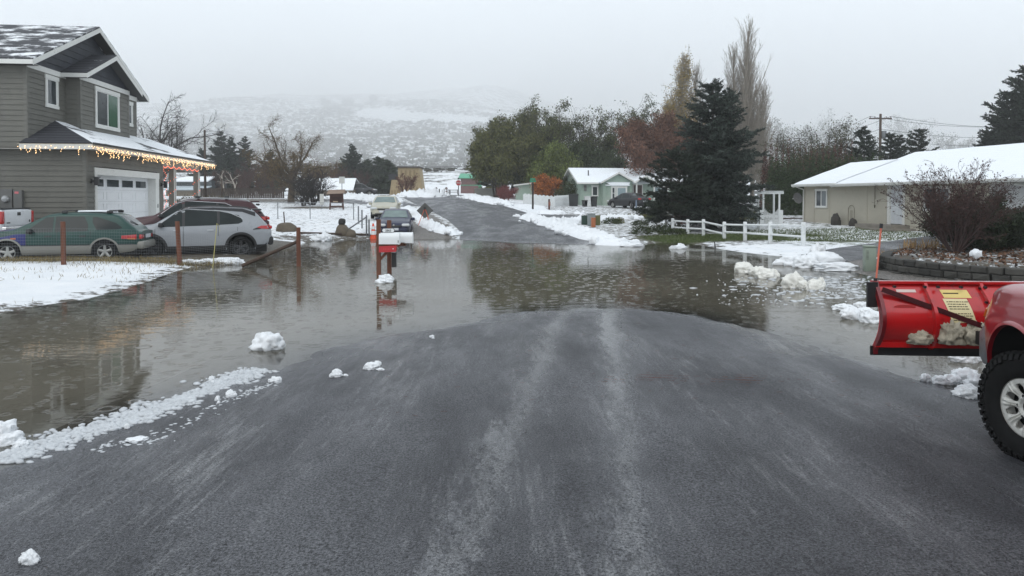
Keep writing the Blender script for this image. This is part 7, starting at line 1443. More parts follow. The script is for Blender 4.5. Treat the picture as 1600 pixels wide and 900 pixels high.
def bank(name, label, path, w, h, seed, group='snow banks ploughed along the roads', gxy=True, dens=1.0):
    """ploughed ridge: a lumpy swept mound following ground points"""
    pts = [ground_at(px, py) if gxy else Vector((px, py, TZ(px, py))) for px, py in path]; P2 = []
    for a, b in zip(pts[:-1], pts[1:]):
        n = max(2, int((b-a).length/.12))
        for k in range(n): P2.append(a+(b-a)*(k/n))
    P2.append(pts[-1]); n = len(P2); m = 11; vs = []
    for i, p in enumerate(P2):
        a, b = P2[max(0, i-1)], P2[min(n-1, i+1)]; d = Vector((b.x-a.x, b.y-a.y, 0)).normalized(); nn = Vector((-d.y, d.x, 0)); e = min(1, min(i, n-1-i)/5)
        for j in range(m):
            u = -1+2*j/(m-1); ww = (w/2)*(.35+.65*e)*(1+.45*noise.noise(Vector((i*.11+seed, j*0, seed)))); x = p.x+nn.x*u*ww; y = p.y+nn.y*u*ww
            q = Vector((x*1.9, y*1.9, seed)); hh = h*e*(1-abs(u)**1.7)*(.45+1.1*abs(noise.noise(q))+.9*abs(noise.noise(q*2.7))+.35*noise.noise(q*6)); vs.append((x, y, hh))
    V = np.array(vs); V[:, 2] += tz(V[:, 0], V[:, 1])+.03; V[:, 2] -= .06*np.isclose(np.abs(np.tile(np.linspace(-1, 1, m), n)), 1)
    loc = V[0].copy(); V -= loc; i = (np.arange(n-1)[:, None]*m+np.arange(m-1)[None]).ravel(); me = np_mesh(name, V, np.c_[i, i+1, i+m+1, i+m]); o = link_mesh(name, me, SNOW(), smooth=True); o.location = loc; tag(o, label, 'snow bank', group)
    # lumps thrown on top of it
    rng = random.Random(seed); mb = MB()
    for k in range(int(len(P2)*.5*dens)):
        p = P2[rng.randrange(n)]; s = rng.uniform(.05, .16)*(w/.9)**.5; x, y = p.x+rng.gauss(0, w*.28), p.y+rng.gauss(0, w*.2); blob_mb(mb, (x-loc[0], y-loc[1], TZ(x, y)+h*.35*rng.random()-loc[2]+s*.3), (s, s, s*.8), k, .4, 2, 1.4)
    if mb.v: mb.build('snow_clods', SNOW(), o, smooth=True, fix=False)['kind'] = 'stuff'
    return o
def banks():
    bank('snow_bank', 'long ploughed snow bank between the blue sedan and the wet road', [(636, 327), (648, 336), (664, 350), (686, 361), (712, 369)], 1.0, .26, 1)
    bank('snow_bank', 'snow bank along the right edge of the wet road', [(822, 340), (850, 349), (885, 360), (920, 371), (958, 380)], 1.4, .34, 2); bank('snow_bank', 'low snow edge running out to the water on the right shore', [(935, 378), (962, 382), (992, 383)], 1.3, .22, 3)
    bank('snow_bank', 'snow bank across the lane behind the parked sedans', [(540, 309), (566, 311), (590, 316), (606, 318), (617, 314)], 1.8, .5, 4); bank('snow_bank', 'snow heap between the lane and the wet road', [(586, 325), (600, 322), (616, 320)], 2.2, .40, 5)
    bank('snow_bank', 'snow heap in front of the round shrub and tan tower', [(628, 308.5), (655, 307.5), (690, 308.5)], 3.2, .75, 6); bank('snow_bank', 'snow bank along the far right edge of the crest', [(727, 309), (745, 311), (765, 316), (790, 321)], 2.2, .42, 7)
    bank('snow_bank', 'thin snow strip along the side road near the short brown post', [(838, 333), (862, 334), (884, 333.5)], 1.0, .22, 8); bank('snow_bank', 'small snow strip right of the long strip on the side road', [(896, 334), (912, 334)], 1.0, .25, 9)
    bank('snow_bank', 'ploughed edge of the snowy bank above the side road', [(866, 350), (900, 346), (950, 343), (1000, 341)], 1.3, .28, 10)
def mailboxes():
    Y = 17.9; x0 = XA(591.5, Y); Rt = empty('mailbox_stand', (x0, Y, -.3), 0, 'brown wooden post stand with two white mailboxes and a red newspaper box', 'mailbox'); zz = lambda py, YY=Y: P(0, py, YY).z+.3; W = RW(); w = .098
    MB().bbox((-.05, -.05, -.3), (.05, .05, zz(343))).build('post', W, Rt); MB().bbox((.135, .42, -.3), (.235, .52, zz(344, Y+.47))).build('post', W, Rt)
    mb = MB(); mb.bbox((.05, -.045, zz(385.5)), (.46, .045, zz(381.5))); mb.prism([(.05, zz(402)), (.05, zz(407)), (.34, zz(389)), (.22, zz(389))], -.03, .03, 'y'); mb.bbox((.05, .42, zz(386)), (.62, .5, zz(381.5))); mb.prism([(.40, zz(385)), (.52, zz(380)), (.62, zz(380)), (.44, zz(388))], .3, .4, 'y'); mb.build('arm', W, Rt)
    WM = mat('mailbox_white', (.74, .76, .77), .35, var=.03)
    def box(xa, xb, y, za, zb_, nm):
        mb = MB(); hh = zb_-za; r = .10; pr = [(-r, za), (r, za), (r, za+hh*.5)]+[(r*math.cos(a), za+hh*.5+hh*.5*math.sin(a)) for a in np.linspace(0, math.pi, 13)[1:]]; n = len(pr)
        vs = [(xa, y+p[0], p[1]) for p in pr]+[(xb, y+p[0], p[1]) for p in pr]; mb.add(vs, [tuple(range(n)), tuple(range(2*n-1, n-1, -1))]+[(i, n+i, n+(i+1) % n, (i+1) % n) for i in range(n)]); b = mb.build(nm, WM, Rt, sharp=40)
        mb = MB(); c = za+hh*.5; pr2 = [(p[0]*1.06, c+(p[1]-c)*1.04) for p in pr]; vs = [(xb-.012, y+p[0], p[1]) for p in pr2]+[(xb+.012, y+p[0], p[1]) for p in pr2]; mb.add(vs, [tuple(range(n)), tuple(range(2*n-1, n-1, -1))]+[(i, n+i, n+(i+1) % n, (i+1) % n) for i in range(n)]); mb.build('mailbox_door', WM, b, sharp=40); return b
    b = box(.02, .52, 0, zz(381.3), zz(363.5), 'mailbox'); box(.30, .80, .40, zz(379.5, Y+.4), zz(363, Y+.4), 'mailbox')
    MB().bbox((.50, -.112, zz(379)), (.515, -.10, zz(375))).build('flag_pivot', BLKP(), b)
    # red newspaper box, open to the right
    mb = MB(); a = [(.03, zz(393.8)), (.03, zz(384.6)), (.47, zz(383)), (.45, zz(392.8))]; mb.prism(a, -.14, .03, 'y'); o = mb.build('newspaper_box', mat('paper_box_red', (.45, .01, .018), .35, var=.06, coat=.4), Rt); MB().bbox((.375, -.146, zz(388.8)), (.395, -.139, zz(387.4))).build('dot_mark', WM, o); mk = MB()
    for k in range(5): mk.bbox((.14+k*.04, -.1435, zz(389.5)), (.162+k*.04, -.14, zz(387.5)))
    mk.build('faint_lettering', mat('faded_red2', (.52, .04, .045), .5), o)
    MB().lathe([(0, 0), (.065, 0), (.065, .34), (.07, .34), (.07, .37), (0, .37)], 18, (.335, .3, zz(419)), 'z').build('black_tube', BLKP(), Rt, sharp=40)
    # house number plaque
    pl = MB(); n = []; cx, cz = .245, zz(360); hw, hh = .155, .045
    n = [(cx-hw, cz), (cx-hw+.03, cz+hh), (cx+hw-.03, cz+hh), (cx+hw, cz), (cx+hw-.03, cz-hh), (cx-hw+.03, cz-hh)]; pl.prism(n, -.020, .0, 'y'); p = pl.build('number_plaque', WM, Rt); fr = MB(); n2 = [(cx+(a-cx)*1.09, cz+(c-cz)*1.22) for a, c in n]; fr.prism(n2, -.012, -.004, 'y'); fr.bbox((cx-.1, -.01, cz-.085), (cx+.1, 0, cz-.05)); fr.build('plaque_frame', BLKP(), Rt)
    text('2865', (cx, -.0215, cz-.028), .075, BLKP(), p, 'house_number')
def text(s, loc, size, m, parent, name, rot=(R(90), 0, 0), depth=.0015):
    cu = bpy.data.curves.new(name, 'FONT'); cu.body = s; cu.size = size; cu.align_x = 'CENTER'; cu.extrude = depth; cu.offset = size*.015; tmp = bpy.data.objects.new('t', cu); C.objects.link(tmp)
    dg = bpy.context.evaluated_depsgraph_get(); me = bpy.data.meshes.new_from_object(tmp.evaluated_get(dg)); bpy.data.objects.remove(tmp); bpy.data.curves.remove(cu)
    o = link_mesh(name, me, m, parent); o.location = loc; o.rotation_euler = rot; return o
def rail_fence():
    px = [(1051, 364.5, 341), (1074.5, 366.5, 342.5), (1099, 368.5, 342.5), (1131.5, 373.5, 346.5), (1164, 376, 346.5), (1203.5, 379.5, 346.5), (1255, 385, 347)]; W = mat('fence_white', (.68, .70, .70), .55, var=.08, scale=3, dirt=((.45, .46, .42), .2, 4)); g = [ground_at(a, b) for a, b, c in px]
    L = g[0].copy(); Rt = empty('rail_fence', L, 0, 'white split rail fence with two rails round the lawn corner', 'fence'); rng = random.Random(3)
    tops = [P(0, c, q.y).z for (a, b, c), q in zip(px, g)]
    for q, t in zip(g, tops):
        mb = MB(); mb.rbox((q.x-L.x, q.y-L.y, (q.z-.2+t)/2-L.z), (.14, .14, t-q.z+.2), .025); mb.tube((q.x-L.x-.02, q.y-L.y-.075, t-.14-L.z), (q.x-L.x-.02, q.y-L.y-.07, t-.2-L.z), .025, n=6); mb.build('post', W, Rt, sharp=40)
    for i in range(6):
        for f in (.84, .40):
            a, b = g[i]-L, g[i+1]-L; za = a.z+(tops[i]-g[i].z)*f; zb = b.z+(tops[i+1]-g[i+1].z)*(f-(.10 if i == 2 else 0)); mb = MB(); mb.tube((a.x, a.y, za), (b.x, b.y, zb+rng.uniform(-.015, .015)), .05, .045, 6); mb.build('rail', W, Rt)
def arbor():
    Y = 38.5; x0, x1 = XA(1192.5, Y), XA(1217.5, Y); g = TZ((x0+x1)/2, Y); Rt = empty('garden_arbor', ((x0+x1)/2, Y, g), 0, 'white arbor with slatted top and low picket gate standing on the snowy lawn', 'arbor'); W = mat('fence_white', (.68, .70, .70), .55); w = (x1-x0)/2; t = P(0, 303, Y).z-g
    for s in (-1, 1):
        for y in (0, .8): MB().rbox((s*w, y, t/2), (.09, .09, t), .01).build('post', W, Rt)
    mb = MB(); mb.bbox((-w-.22, -.06, t), (w+.22, 0, t+.11)); mb.bbox((-w-.22, .8, t), (w+.22, .86, t+.11))
    for k in range(9): mb.bbox((-w-.15+k*(2*w+.3)/8-.02, -.15, t+.11), (-w-.15+k*(2*w+.3)/8+.02, .95, t+.17))
    mb.build('slatted_top', W, Rt)
    for s in (-1, 1): mb = MB(); mb.bbox((s*w-.19*(s < 0)-.02*(s > 0), -.06, 0), (s*w+.02*(s < 0)+.19*(s > 0), -.02, .98)); mb.build('side_panel', W, Rt)
    gt = MB(); n = 13
    for k in range(n): x = -w+.08+k*(2*w-.16)/(n-1); h = .78+.26*((2*k/(n-1)-1)**2); gt.bbox((x-.018, -.05, .06), (x+.018, -.03, h))
    gt.bbox((-w, -.03, .2), (w, 0, .28)); gt.bbox((-w, -.03, .62), (w, 0, .70)); gt.build('picket_gate', W, Rt)
    # picket fence left of the pale green house
    a, b, c = ground_at(818, 318), ground_at(866, 323), ground_at(928, 316); L = a.copy(); Rt = empty('picket_fence', L, 0, 'snow topped white picket fence in front of the orange tree', 'fence')
    for p, q in ((a, b), (b, c)):
        n = int((q-p).length/.13); mb = MB()
        for k in range(n): r_ = p+(q-p)*(k/n)-L; hh = .92+.10*math.sin(k*.7)**2; mb.box((r_.x, r_.y, TZ(r_.x+L.x, r_.y+L.y)-L.z+hh/2), (.09, .03, hh))
        mb.build('pickets', W, Rt); mb = MB()
        for f in (.25, .7): mb.tube(p-L+Vector((0, .04, f)), q-L+Vector((0, .04, f)), .035, n=4)
        mb.build('rail', W, Rt)
def chain_fence():
    M = GALV(); pts = [(415, 318), (484, 350), (486, 348), (553, 346)]
    A = [ground_at(440, 352), ground_at(484, 349), ground_at(552.5, 346)]; L = A[1].copy(); Rt = empty('chain_link_fence', L, 0, 'thin chain link fence with top rail across the snowy yard', 'fence')
    A = [Vector((XA(300, 46), 46, TZ(XA(300, 46), 46))), Vector((XA(434, 45), 45, TZ(XA(434, 45), 45))), Vector((XA(484.5, 44.5), 44.5, TZ(XA(484.5, 44.5), 44.5))), Vector((XA(552.5, 44), 44, TZ(XA(552.5, 44), 44)))]
    for q in A: MB().tube(q-L, q-L+Vector((0, 0, 1.05)), .028, n=8).build('post', M, Rt)
    mb = MB()
    for p, q in zip(A[:-1], A[1:]): mb.tube(p-L+Vector((0, 0, 1.03)), q-L+Vector((0, 0, 1.03)), .022, n=6)
    mb.build('top_rail', M, Rt)
    mb = MB()
    for p, q in zip(A[:-1], A[1:]):
        n = int((q-p).length/.10)
        for k in range(n):
            for s in (1, -1):
                a0 = p-L+(q-p)*(k/n); x1 = min(max(k+s*9, 0), n); b0 = p-L+(q-p)*(x1/n); mb.tube(a0+Vector((0, 0, .02)), b0+Vector((0, 0, 1.02)), .0012, n=3, cap=False)
    mb.build('wire_mesh', M, Rt, fix=False)
    # gate posts near the water
    Y = 34.5; q = [(560, 350, 322, 41), (565.5, 358, 328, 38), (572.5, 371, 336, 35), (576.5, 372, 343, 35)]; Lq = Vector((XA(572, Y), Y, 0)); Rt = empty('gate_posts', Lq, 0, 'galvanised gate posts with a slanting brace at the flooded yard gate', 'gate')
    for px, pb, pt, YY in q:
        b = Vector((XA(px, YY), YY, P(0, pb, YY).z)); t = Vector((XA(px, YY), YY, P(0, pt, YY).z)); MB().tube(b-Lq, t-Lq, .04, n=8).build('post', M, Rt)
    b = Vector((XA(543, 35), 35, P(0, 359, 35).z)); t = Vector((XA(572.5, 35), 35, P(0, 339, 35).z)); MB().tube(b-Lq, t-Lq, .035, n=8).build('brace', M, Rt)
    # long timber edging along the yard
    a, b = ground_at(470, 366), ground_at(590, 368); MBe = MB().tube(Vector((0, 0, .05)), b-a+Vector((0, 0, .03)), .06, n=6); o = MBe.build('timber_edging', mat('dark_wood', (.055, .035, .025), .8), None); o.location = a; tag(o, 'long dark timber edging lying in the snow before the boulder', 'timber')
    # boulders
    RK = mat('boulder_brown', (.11, .09, .065), .85, var=.3, scale=4, bump=.5, bscale=14)
    g = ground_at(447, 361); g.y = 36; g.x = XA(447, 36); g.z = P(0, 362, 36).z; o = blob_obj('boulder', (0, 0, .12), (.50, .4, .36), 3, RK, .12); o.location = g; tag(o, 'brown boulder in the snow just right of the parked cars', 'boulder'); mb = MB().tube((-.08, .05, .2), (-.14, .05, 1.0), .03, n=6); o = mb.build('thin_post', mat('dark_wood', (.055, .035, .025), .8), None); o.location = g; tag(o, 'thin dark post standing behind the boulder by the cars', 'post')
    Y = 34.6; g = Vector((XA(537, Y), Y, P(0, 371, Y).z)); mb = MB(); blob_mb(mb, (-.05, 0, .24), (.34, .32, .42), 8, .12, 3, 1.0); blob_mb(mb, (.22, .02, .12), (.36, .3, .28), 9, .12, 3, 1.0); o = mb.build('boulder', RK, None, smooth=True); o.location = g; tag(o, 'tan boulder with a dark stone perched on it at the water edge', 'boulder'); o2 = blob_obj('perched_stone', (-.10, 0, .75), (.18, .16, .17), 12, mat('dark_stone', (.02, .02, .018), .7), .2); o2.location = g; tag(o2, 'small dark stone sitting on top of the tan boulder', 'stone')
def signs():
    W = mat('sign_back', (.36, .37, .36), .6); BP = mat('sign_post', (.04, .04, .04), .7)
    # wooden notice board
    Y = 55; g = Vector((XA(526, Y), Y, TZ(XA(526, Y), Y)-.1)); Rt = empty('notice_board', g, .12, 'tall dark brown wooden notice board with a small shingled roof', 'notice board'); BW = mat('board_brown', (.065, .024, .015), .75, var=.3); h = P(0, 302, Y).z-g.z
    for s in (-1, 1): MB().tube((s*.50*1.02, 0, 0), (s*.45, 0, h), .06, .06, 8).build('post', BW, Rt)
    mb = MB(); mb.prism([(-.46, .62), (.46, .62), (.44, h), (-.44, h)], -.02, .04, 'y'); mb.bbox((-.50, -.06, .28), (.50, .05, .40)); mb.build('back_panel', BW, Rt); mb = MB()
    for z in (.62, .80, .98): mb.bbox((-.42, -.16, z), (.42, -.02, z+.05))
    mb.build('shelf', mat('board_dark', (.025, .012, .009), .8), Rt); MB().bbox((-.25, -.14, .68), (.1, -.05, .76)).build('stacked_papers', mat('paper_tan', (.40, .30, .20), .8), Rt); MB().bbox((-.4, -.03, 1.25), (.4, -.015, h-.1)).build('poster_panel', mat('poster_brown', (.085, .035, .022), .7), Rt)
    mb = MB(); mb.add([(-.72, -.40, h-.04), (.62, -.40, h+.02), (.62, .05, h+.30), (-.62, .05, h+.26), (-.72, -.40, h-.08), (.62, -.40, h-.02), (.62, .05, h+.26), (-.62, .05, h+.22)], [(0, 1, 2, 3), (7, 6, 5, 4), (0, 4, 5, 1), (1, 5, 6, 2), (2, 6, 7, 3), (3, 7, 4, 0)]); mb.add([(-.62, .05, h+.26), (.62, .05, h+.30), (.78, .42, h+.02), (-.55, .42, h)], [(0, 1, 2, 3)]); mb.build('roof', mat('board_roof', (.22, .16, .12), .8, var=.2), Rt)
    # plain sign panel seen from behind, on a thin post
    Y = 56; g = Vector((XA(503, Y), Y, TZ(XA(503, Y), Y))); Rt = empty('sign_panel', g, 0, 'narrow pale sign panel standing left of the notice board', 'sign'); t = P(0, 303, Y).z-g.z; MB().bbox((-.03, 0, 0), (.03, .04, t-.2)).build('post', GALV(), Rt); MB().bbox((-.16, -.03, t-.85), (.16, 0, t)).build('panel', mat('sign_pale', (.50, .50, .47), .5), Rt)
    Y = 60; g = Vector((XA(534.5, Y), Y, TZ(XA(534.5, Y), Y))); Rt = empty('sign_panel', g, 0, 'pale back of a square road sign on a thin pole above the notice board', 'sign'); t = P(0, 276, Y).z-g.z; MB().tube((0, 0, 0), (0, 0, t), .03, n=6).build('post', GALV(), Rt); MB().bbox((-.24, -.03, t-.58), (.24, -.01, t)).build('panel', mat('sign_pale', (.50, .50, .47), .5), Rt)
    # temporary road sign seen from behind, on an orange tripod
    g = ground_at(664, 352); Rt = empty('road_work_sign', g, 0, 'grey back of a diamond road sign leaning on orange tripod legs on the snow bank', 'sign'); s = .45; z = .82; tilt = Matrix.Rotation(R(-14), 4, 'X')
    mb = MB(); mb.prism([(0, z-s), (s*1.05, z), (0, z+s), (-s*1.05, z)], 0, .01, 'y'); mb.build('panel', mat('dark_sign_back', (.085, .085, .08), .6), Rt); OR = mat('tripod_orange', (.55, .10, .04), .5); mb = MB()
    for p in ((-.34, -.3, 0), (.34, -.3, .1), (.2, .35, .05), (-.2, .35, .0)): mb.tube((0, -.03, z+.15), p, .018, n=6)
    mb.build('tripod_leg', OR, Rt); MB().box((0, -.04, z+.1), (.12, .06, .22)).build('bracket', BLKP(), Rt); MB().rbox((.48, -.1, .02), (.28, .2, .16), .05).build('sandbag', mat('sandbag_pale', (.42, .32, .26), .9), Rt)
    # traffic cone
    Y = 34.3; x = XA(583, Y); OR2 = mat('cone_orange', (.70, .07, .015), .45); Rt = empty('traffic_cone', (x, Y, -.22), 0, 'orange traffic cone with white bands standing in the water by the mailboxes', 'traffic cone')
    MB().lathe([(.19, .05), (.155, .28), (.13, .28+.09), (.09, .66), (.035, .96), (0, .96)], 20).build('cone', OR2, Rt, sharp=60); MB().rbox((0, 0, .03), (.46, .46, .05), .02).build('base', OR2, Rt); MB().lathe([(.137, .42), (.104, .60)], 20).build('band', mat('band_white', (.7, .7, .7), .3), Rt); MB().lathe([(.092, .68), (.066, .82)], 20).build('band', mat('band_white', (.7, .7, .7), .3), Rt)
    # stop sign
    Y = 90; g = Vector((XA(716.5, Y), Y, TZ(XA(716.5, Y), Y)-.1)); z = P(0, 285.7, Y).z-g.z; Rt = empty('stop_sign', g, 0, 'red stop sign on a dark post at the road junction', 'sign'); MB().bbox((-.05, .01, 0), (.05, .08, z-.2)).build('post', BP, Rt)
    r = .38; oc = [(r*math.cos(R(22.5+45*k)), z+r*math.sin(R(22.5+45*k))) for k in range(8)]; b = MB().prism(oc, -.02, 0, 'y').build('panel', mat('sign_white', (.75, .75, .75), .4), Rt); oc = [(a*.92, z+(c-z)*.92) for a, c in oc]; MB().prism(oc, -.025, -.021, 'y').build('red_face', mat('stop_red', (.45, .015, .02), .4), b); text('STOP', (0, -.028, z-.10), .30, mat('sign_white', (.75, .75, .75), .4), b, 'lettering'); MB().bbox((-.12, -.0, z+.42), (.12, .03, z+.62)).build('street_plate', BP, Rt)
    # green street name sign on a dark pole
    g = ground_at(832.5, 327); z = P(0, 285, g.y).z-g.z; Rt = empty('street_sign', g, 0, 'small green street name blades on a thick dark pole', 'sign'); MB().tube((0, 0, 0), (0, 0, z), .085, .08, 10).build('post', mat('dark_pole', (.025, .018, .015), .8), Rt); GN = mat('street_green', (.02, .22, .12), .4); MB().box((0, 0, z+.10), (.62, .03, .16), rz=.5).build('name_blade', GN, Rt); MB().box((0, 0, z+.28), (.5, .03, .15), rz=-.6).build('name_blade', GN, Rt)
    g = ground_at(858, 327.5); Rt = empty('short_post', g, 0, 'short rusty brown post right of the green street sign', 'post'); h = P(0, 311, g.y).z-g.z; MB().tube((0, 0, 0), (0, 0, h), .08, n=8).build('shaft', mat('rusty_post', (.09, .03, .018), .8), Rt); MB().box((.03, -.06, h*.55), (.16, .1, h*.35)).build('number_plate', mat('rusty_plate', (.22, .08, .05), .7), Rt)
    # utility boxes on the bank
    for nm, px, pb, w, h, cl, lab in (('utility_box', 916, 351, .55, .5, (.02, .05, .035), 'low dark green utility box on the snowy bank'), ('utility_box', 924, 353, .42, .68, (.22, .25, .25), 'grey utility box between the green one and the yellowish one'), ('utility_box', 932, 352, .40, .55, (.14, .14, .05), 'olive yellow utility box right of the grey one'), ('marker_post', 927, 355, .22, .50, (.40, .13, .05), 'short orange marker in front of the utility boxes')):
        g = ground_at(px, pb); mb = MB().rbox((0, 0, h/2), (w, .4, h), .03); o = mb.build(nm, mat(nm+lab[:7].replace(' ', '_'), cl, .6), None, sharp=40); o.location = g; tag(o, lab, 'utility box' if nm[0] == 'u' else 'marker'); MB().rbox((0, 0, h+.01), (w+.04, .44, .04), .015).build('lid', mat(nm+lab[:7].replace(' ', '_'), cl, .6), o)
    # bins by the green house
    for px, w, h, cl, lab in ((919, .75, .95, (.55, .56, .55), 'white chest beside the pale green house wall'), (927.5, .65, .95, (.015, .017, .018), 'black wheeled bin right of the white chest'), (913.5, .5, .55, (.03, .03, .03), 'low dark tub left of the white chest'), (896, .9, 1.1, (.015, .017, .018), 'black bins at the left gable of the pale green house')):
        Y = 69; g = Vector((XA(px, Y), Y, TZ(XA(px, Y), Y))); mb = MB(); mb.prism([(-w*.42, 0), (w*.42, 0), (w/2, h), (-w/2, h)], -.3, .3, 'y'); o = mb.build('bin', mat('bin_'+lab[:5], cl, .6), None); o.location = g; tag(o, lab, 'bin'); MB().rbox((0, 0, h+.03), (w+.06, .68, .07), .02).build('lid', mat('bin_'+lab[:5], cl, .6), o)
    # person-height stakes near the black car
    g = ground_at(987, 327); mb = MB(); mb.tube((0, 0, 0), (0, 0, .75), .09, .06, 8); o = mb.build('garden_post', mat('dark_post', (.02, .018, .02), .7), None); o.location = g; tag(o, 'dark short post on the drive in front of the black sedan', 'post'); g = ground_at(994, 327.5); mb = MB(); mb.tube((0, 0, 0), (0, 0, .85), .08, .06, 8); o = mb.build('garden_post', mat('bluish_post', (.14, .18, .24), .7), None); o.location = g; tag(o, 'pale blue short post right of the dark one before the black sedan', 'post')
    # green pedestal box on the gravel
    Y = 18.6; g = Vector((XA(1359.5, Y), Y, TZ(XA(1359.5, Y), Y)-.02)); h = P(0, 384, Y).z-g.z; PG = mat('pedestal_green', (.21, .25, .20), .5, var=.05, dirt=((.14, .16, .13), .2, 5)); Rt = empty('pedestal_box', g, R(-14), 'tall pale green utility pedestal box standing on the gravel', 'utility box'); MB().rbox((0, 0, h/2-.02), (.27, .30, h-.04), .02).build('housing', PG, Rt, sharp=40); MB().rbox((0, 0, h-.015), (.30, .33, .05), .02).build('lid', PG, Rt, sharp=40); mb = MB()
    for k in range(7): mb.bbox((-.11, -.154, h*.80-k*.035), (-.05, -.150, h*.80-k*.035+.012))
    mb.build('vent_slot', mat('slot_dark', (.06, .07, .06), .7), Rt)
    # thin stick at the grass edge, in the water
    g = Vector((XA(1117, 26.5), 26.5, 0)); g = G(1118, 388); mb = MB().tube((0, 0, -.1), (-.04, 0, .26), .03, .02, 6); o = mb.build('stick', mat('black_stick', (.015, .013, .012), .7), None); o.location = g; tag(o, 'short black stick poking out of the water near the grass', 'stick')
def poles():
    PW = mat('utility_pole_wood', (.06, .04, .028), .9, var=.25, scale=3)
    def pole(px, Y, py, lab, arms=1, r=.14, drum=False, fade=None):
        x = XA(px, Y); z0 = TZ(x, Y)-.3; h = P(0, py, Y).z-z0; Rt = empty('utility_pole', (x, Y, z0), 0, lab, 'utility pole', 'utility poles'); MB().tube((0, 0, 0), (0, 0, h), r, r*.75, 10).build('shaft', PW, Rt, smooth=True)
        for k in range(arms): MB().bbox((-1.2, -.06, h-.55-k*1.2), (1.2, .06, h-.42-k*1.2)).build('crossarm', PW, Rt)
        ins = MB()
        for a in (-1.1, -.6, .6, 1.1):
            if arms: ins.tube((a, 0, h-.42), (a, 0, h-.25), .04, n=6)
        if arms: ins.build('insulator', mat('insulator', (.12, .08, .06), .3), Rt)
        if drum: MB().lathe([(0, 0), (.24, 0), (.26, .1), (.26, .7), (.2, .8), (0, .82)], 16, (.38, 0, h-2.6)).build('transformer', mat('transformer_grey', (.15, .16, .17), .5), Rt, smooth=True)
        return Vector((x, Y, z0+h))
    a = pole(1374, 76, 178, 'dark utility pole with crossarm and transformer behind the beige house', 1, .16, True); b = pole(1223, 150, 212, 'faint pole in the fog left of the bare tree', 0, .16); b2 = pole(1211, 165, 222, 'fainter pole in the fog nearest the poplars', 0, .16); c = pole(321, 72, 203, 'tall dark utility pole right of the grey house porch', 0, .13)
    d = pole(347, 76, 279, 'short dark pole in the yard right of the tall one', 0, .11); e = pole(1640, 100, 190, 'utility pole beyond the right edge', 1, .16)
    WM = mat('cable_black', (.02, .02, .02), .6); k = 0
    def wire(p, q, sag, lab, r=.02):
        n = 24; pts = []
        for i in range(n+1): t = i/n; v = p+(q-p)*t; v.z -= sag*4*t*(1-t); pts.append(v-p)
        o = MB().path(pts, r, 4).build('power_line', WM, None, fix=False); o.location = p; tag(o, lab, 'power line', 'overhead power lines')
    for i, (dx, dz) in enumerate(((-1.1, -.25), (1.1, -.25), (0, -1.6), (0, -2.6))):
        wire(a+Vector((dx, 0, dz)), e+Vector((dx, 0, dz)), .8, ['upper left wire leading right from the dark utility pole', 'upper right wire leading right from the dark utility pole', 'middle wire leading right from the dark utility pole', 'lowest wire leading right from the dark utility pole'][i])
        wire(a+Vector((dx, 0, dz)), b+Vector((dx*.4, 0, dz*.9)), 1.2, ['upper left wire running from the dark pole into the fog', 'upper right wire running from the dark pole into the fog', 'middle wire running from the dark pole into the fog', 'lowest wire running from the dark pole into the fog'][i])
    p, q = P(560, 254, 104), P(775, 252, 104)
    wire(P(430, 257, 104), P(800, 257, 104), .4, 'upper long wire crossing in front of the snowy hill', .022); wire(P(430, 266, 104), P(800, 266, 104), .4, 'lower long wire crossing in front of the snowy hill', .022)
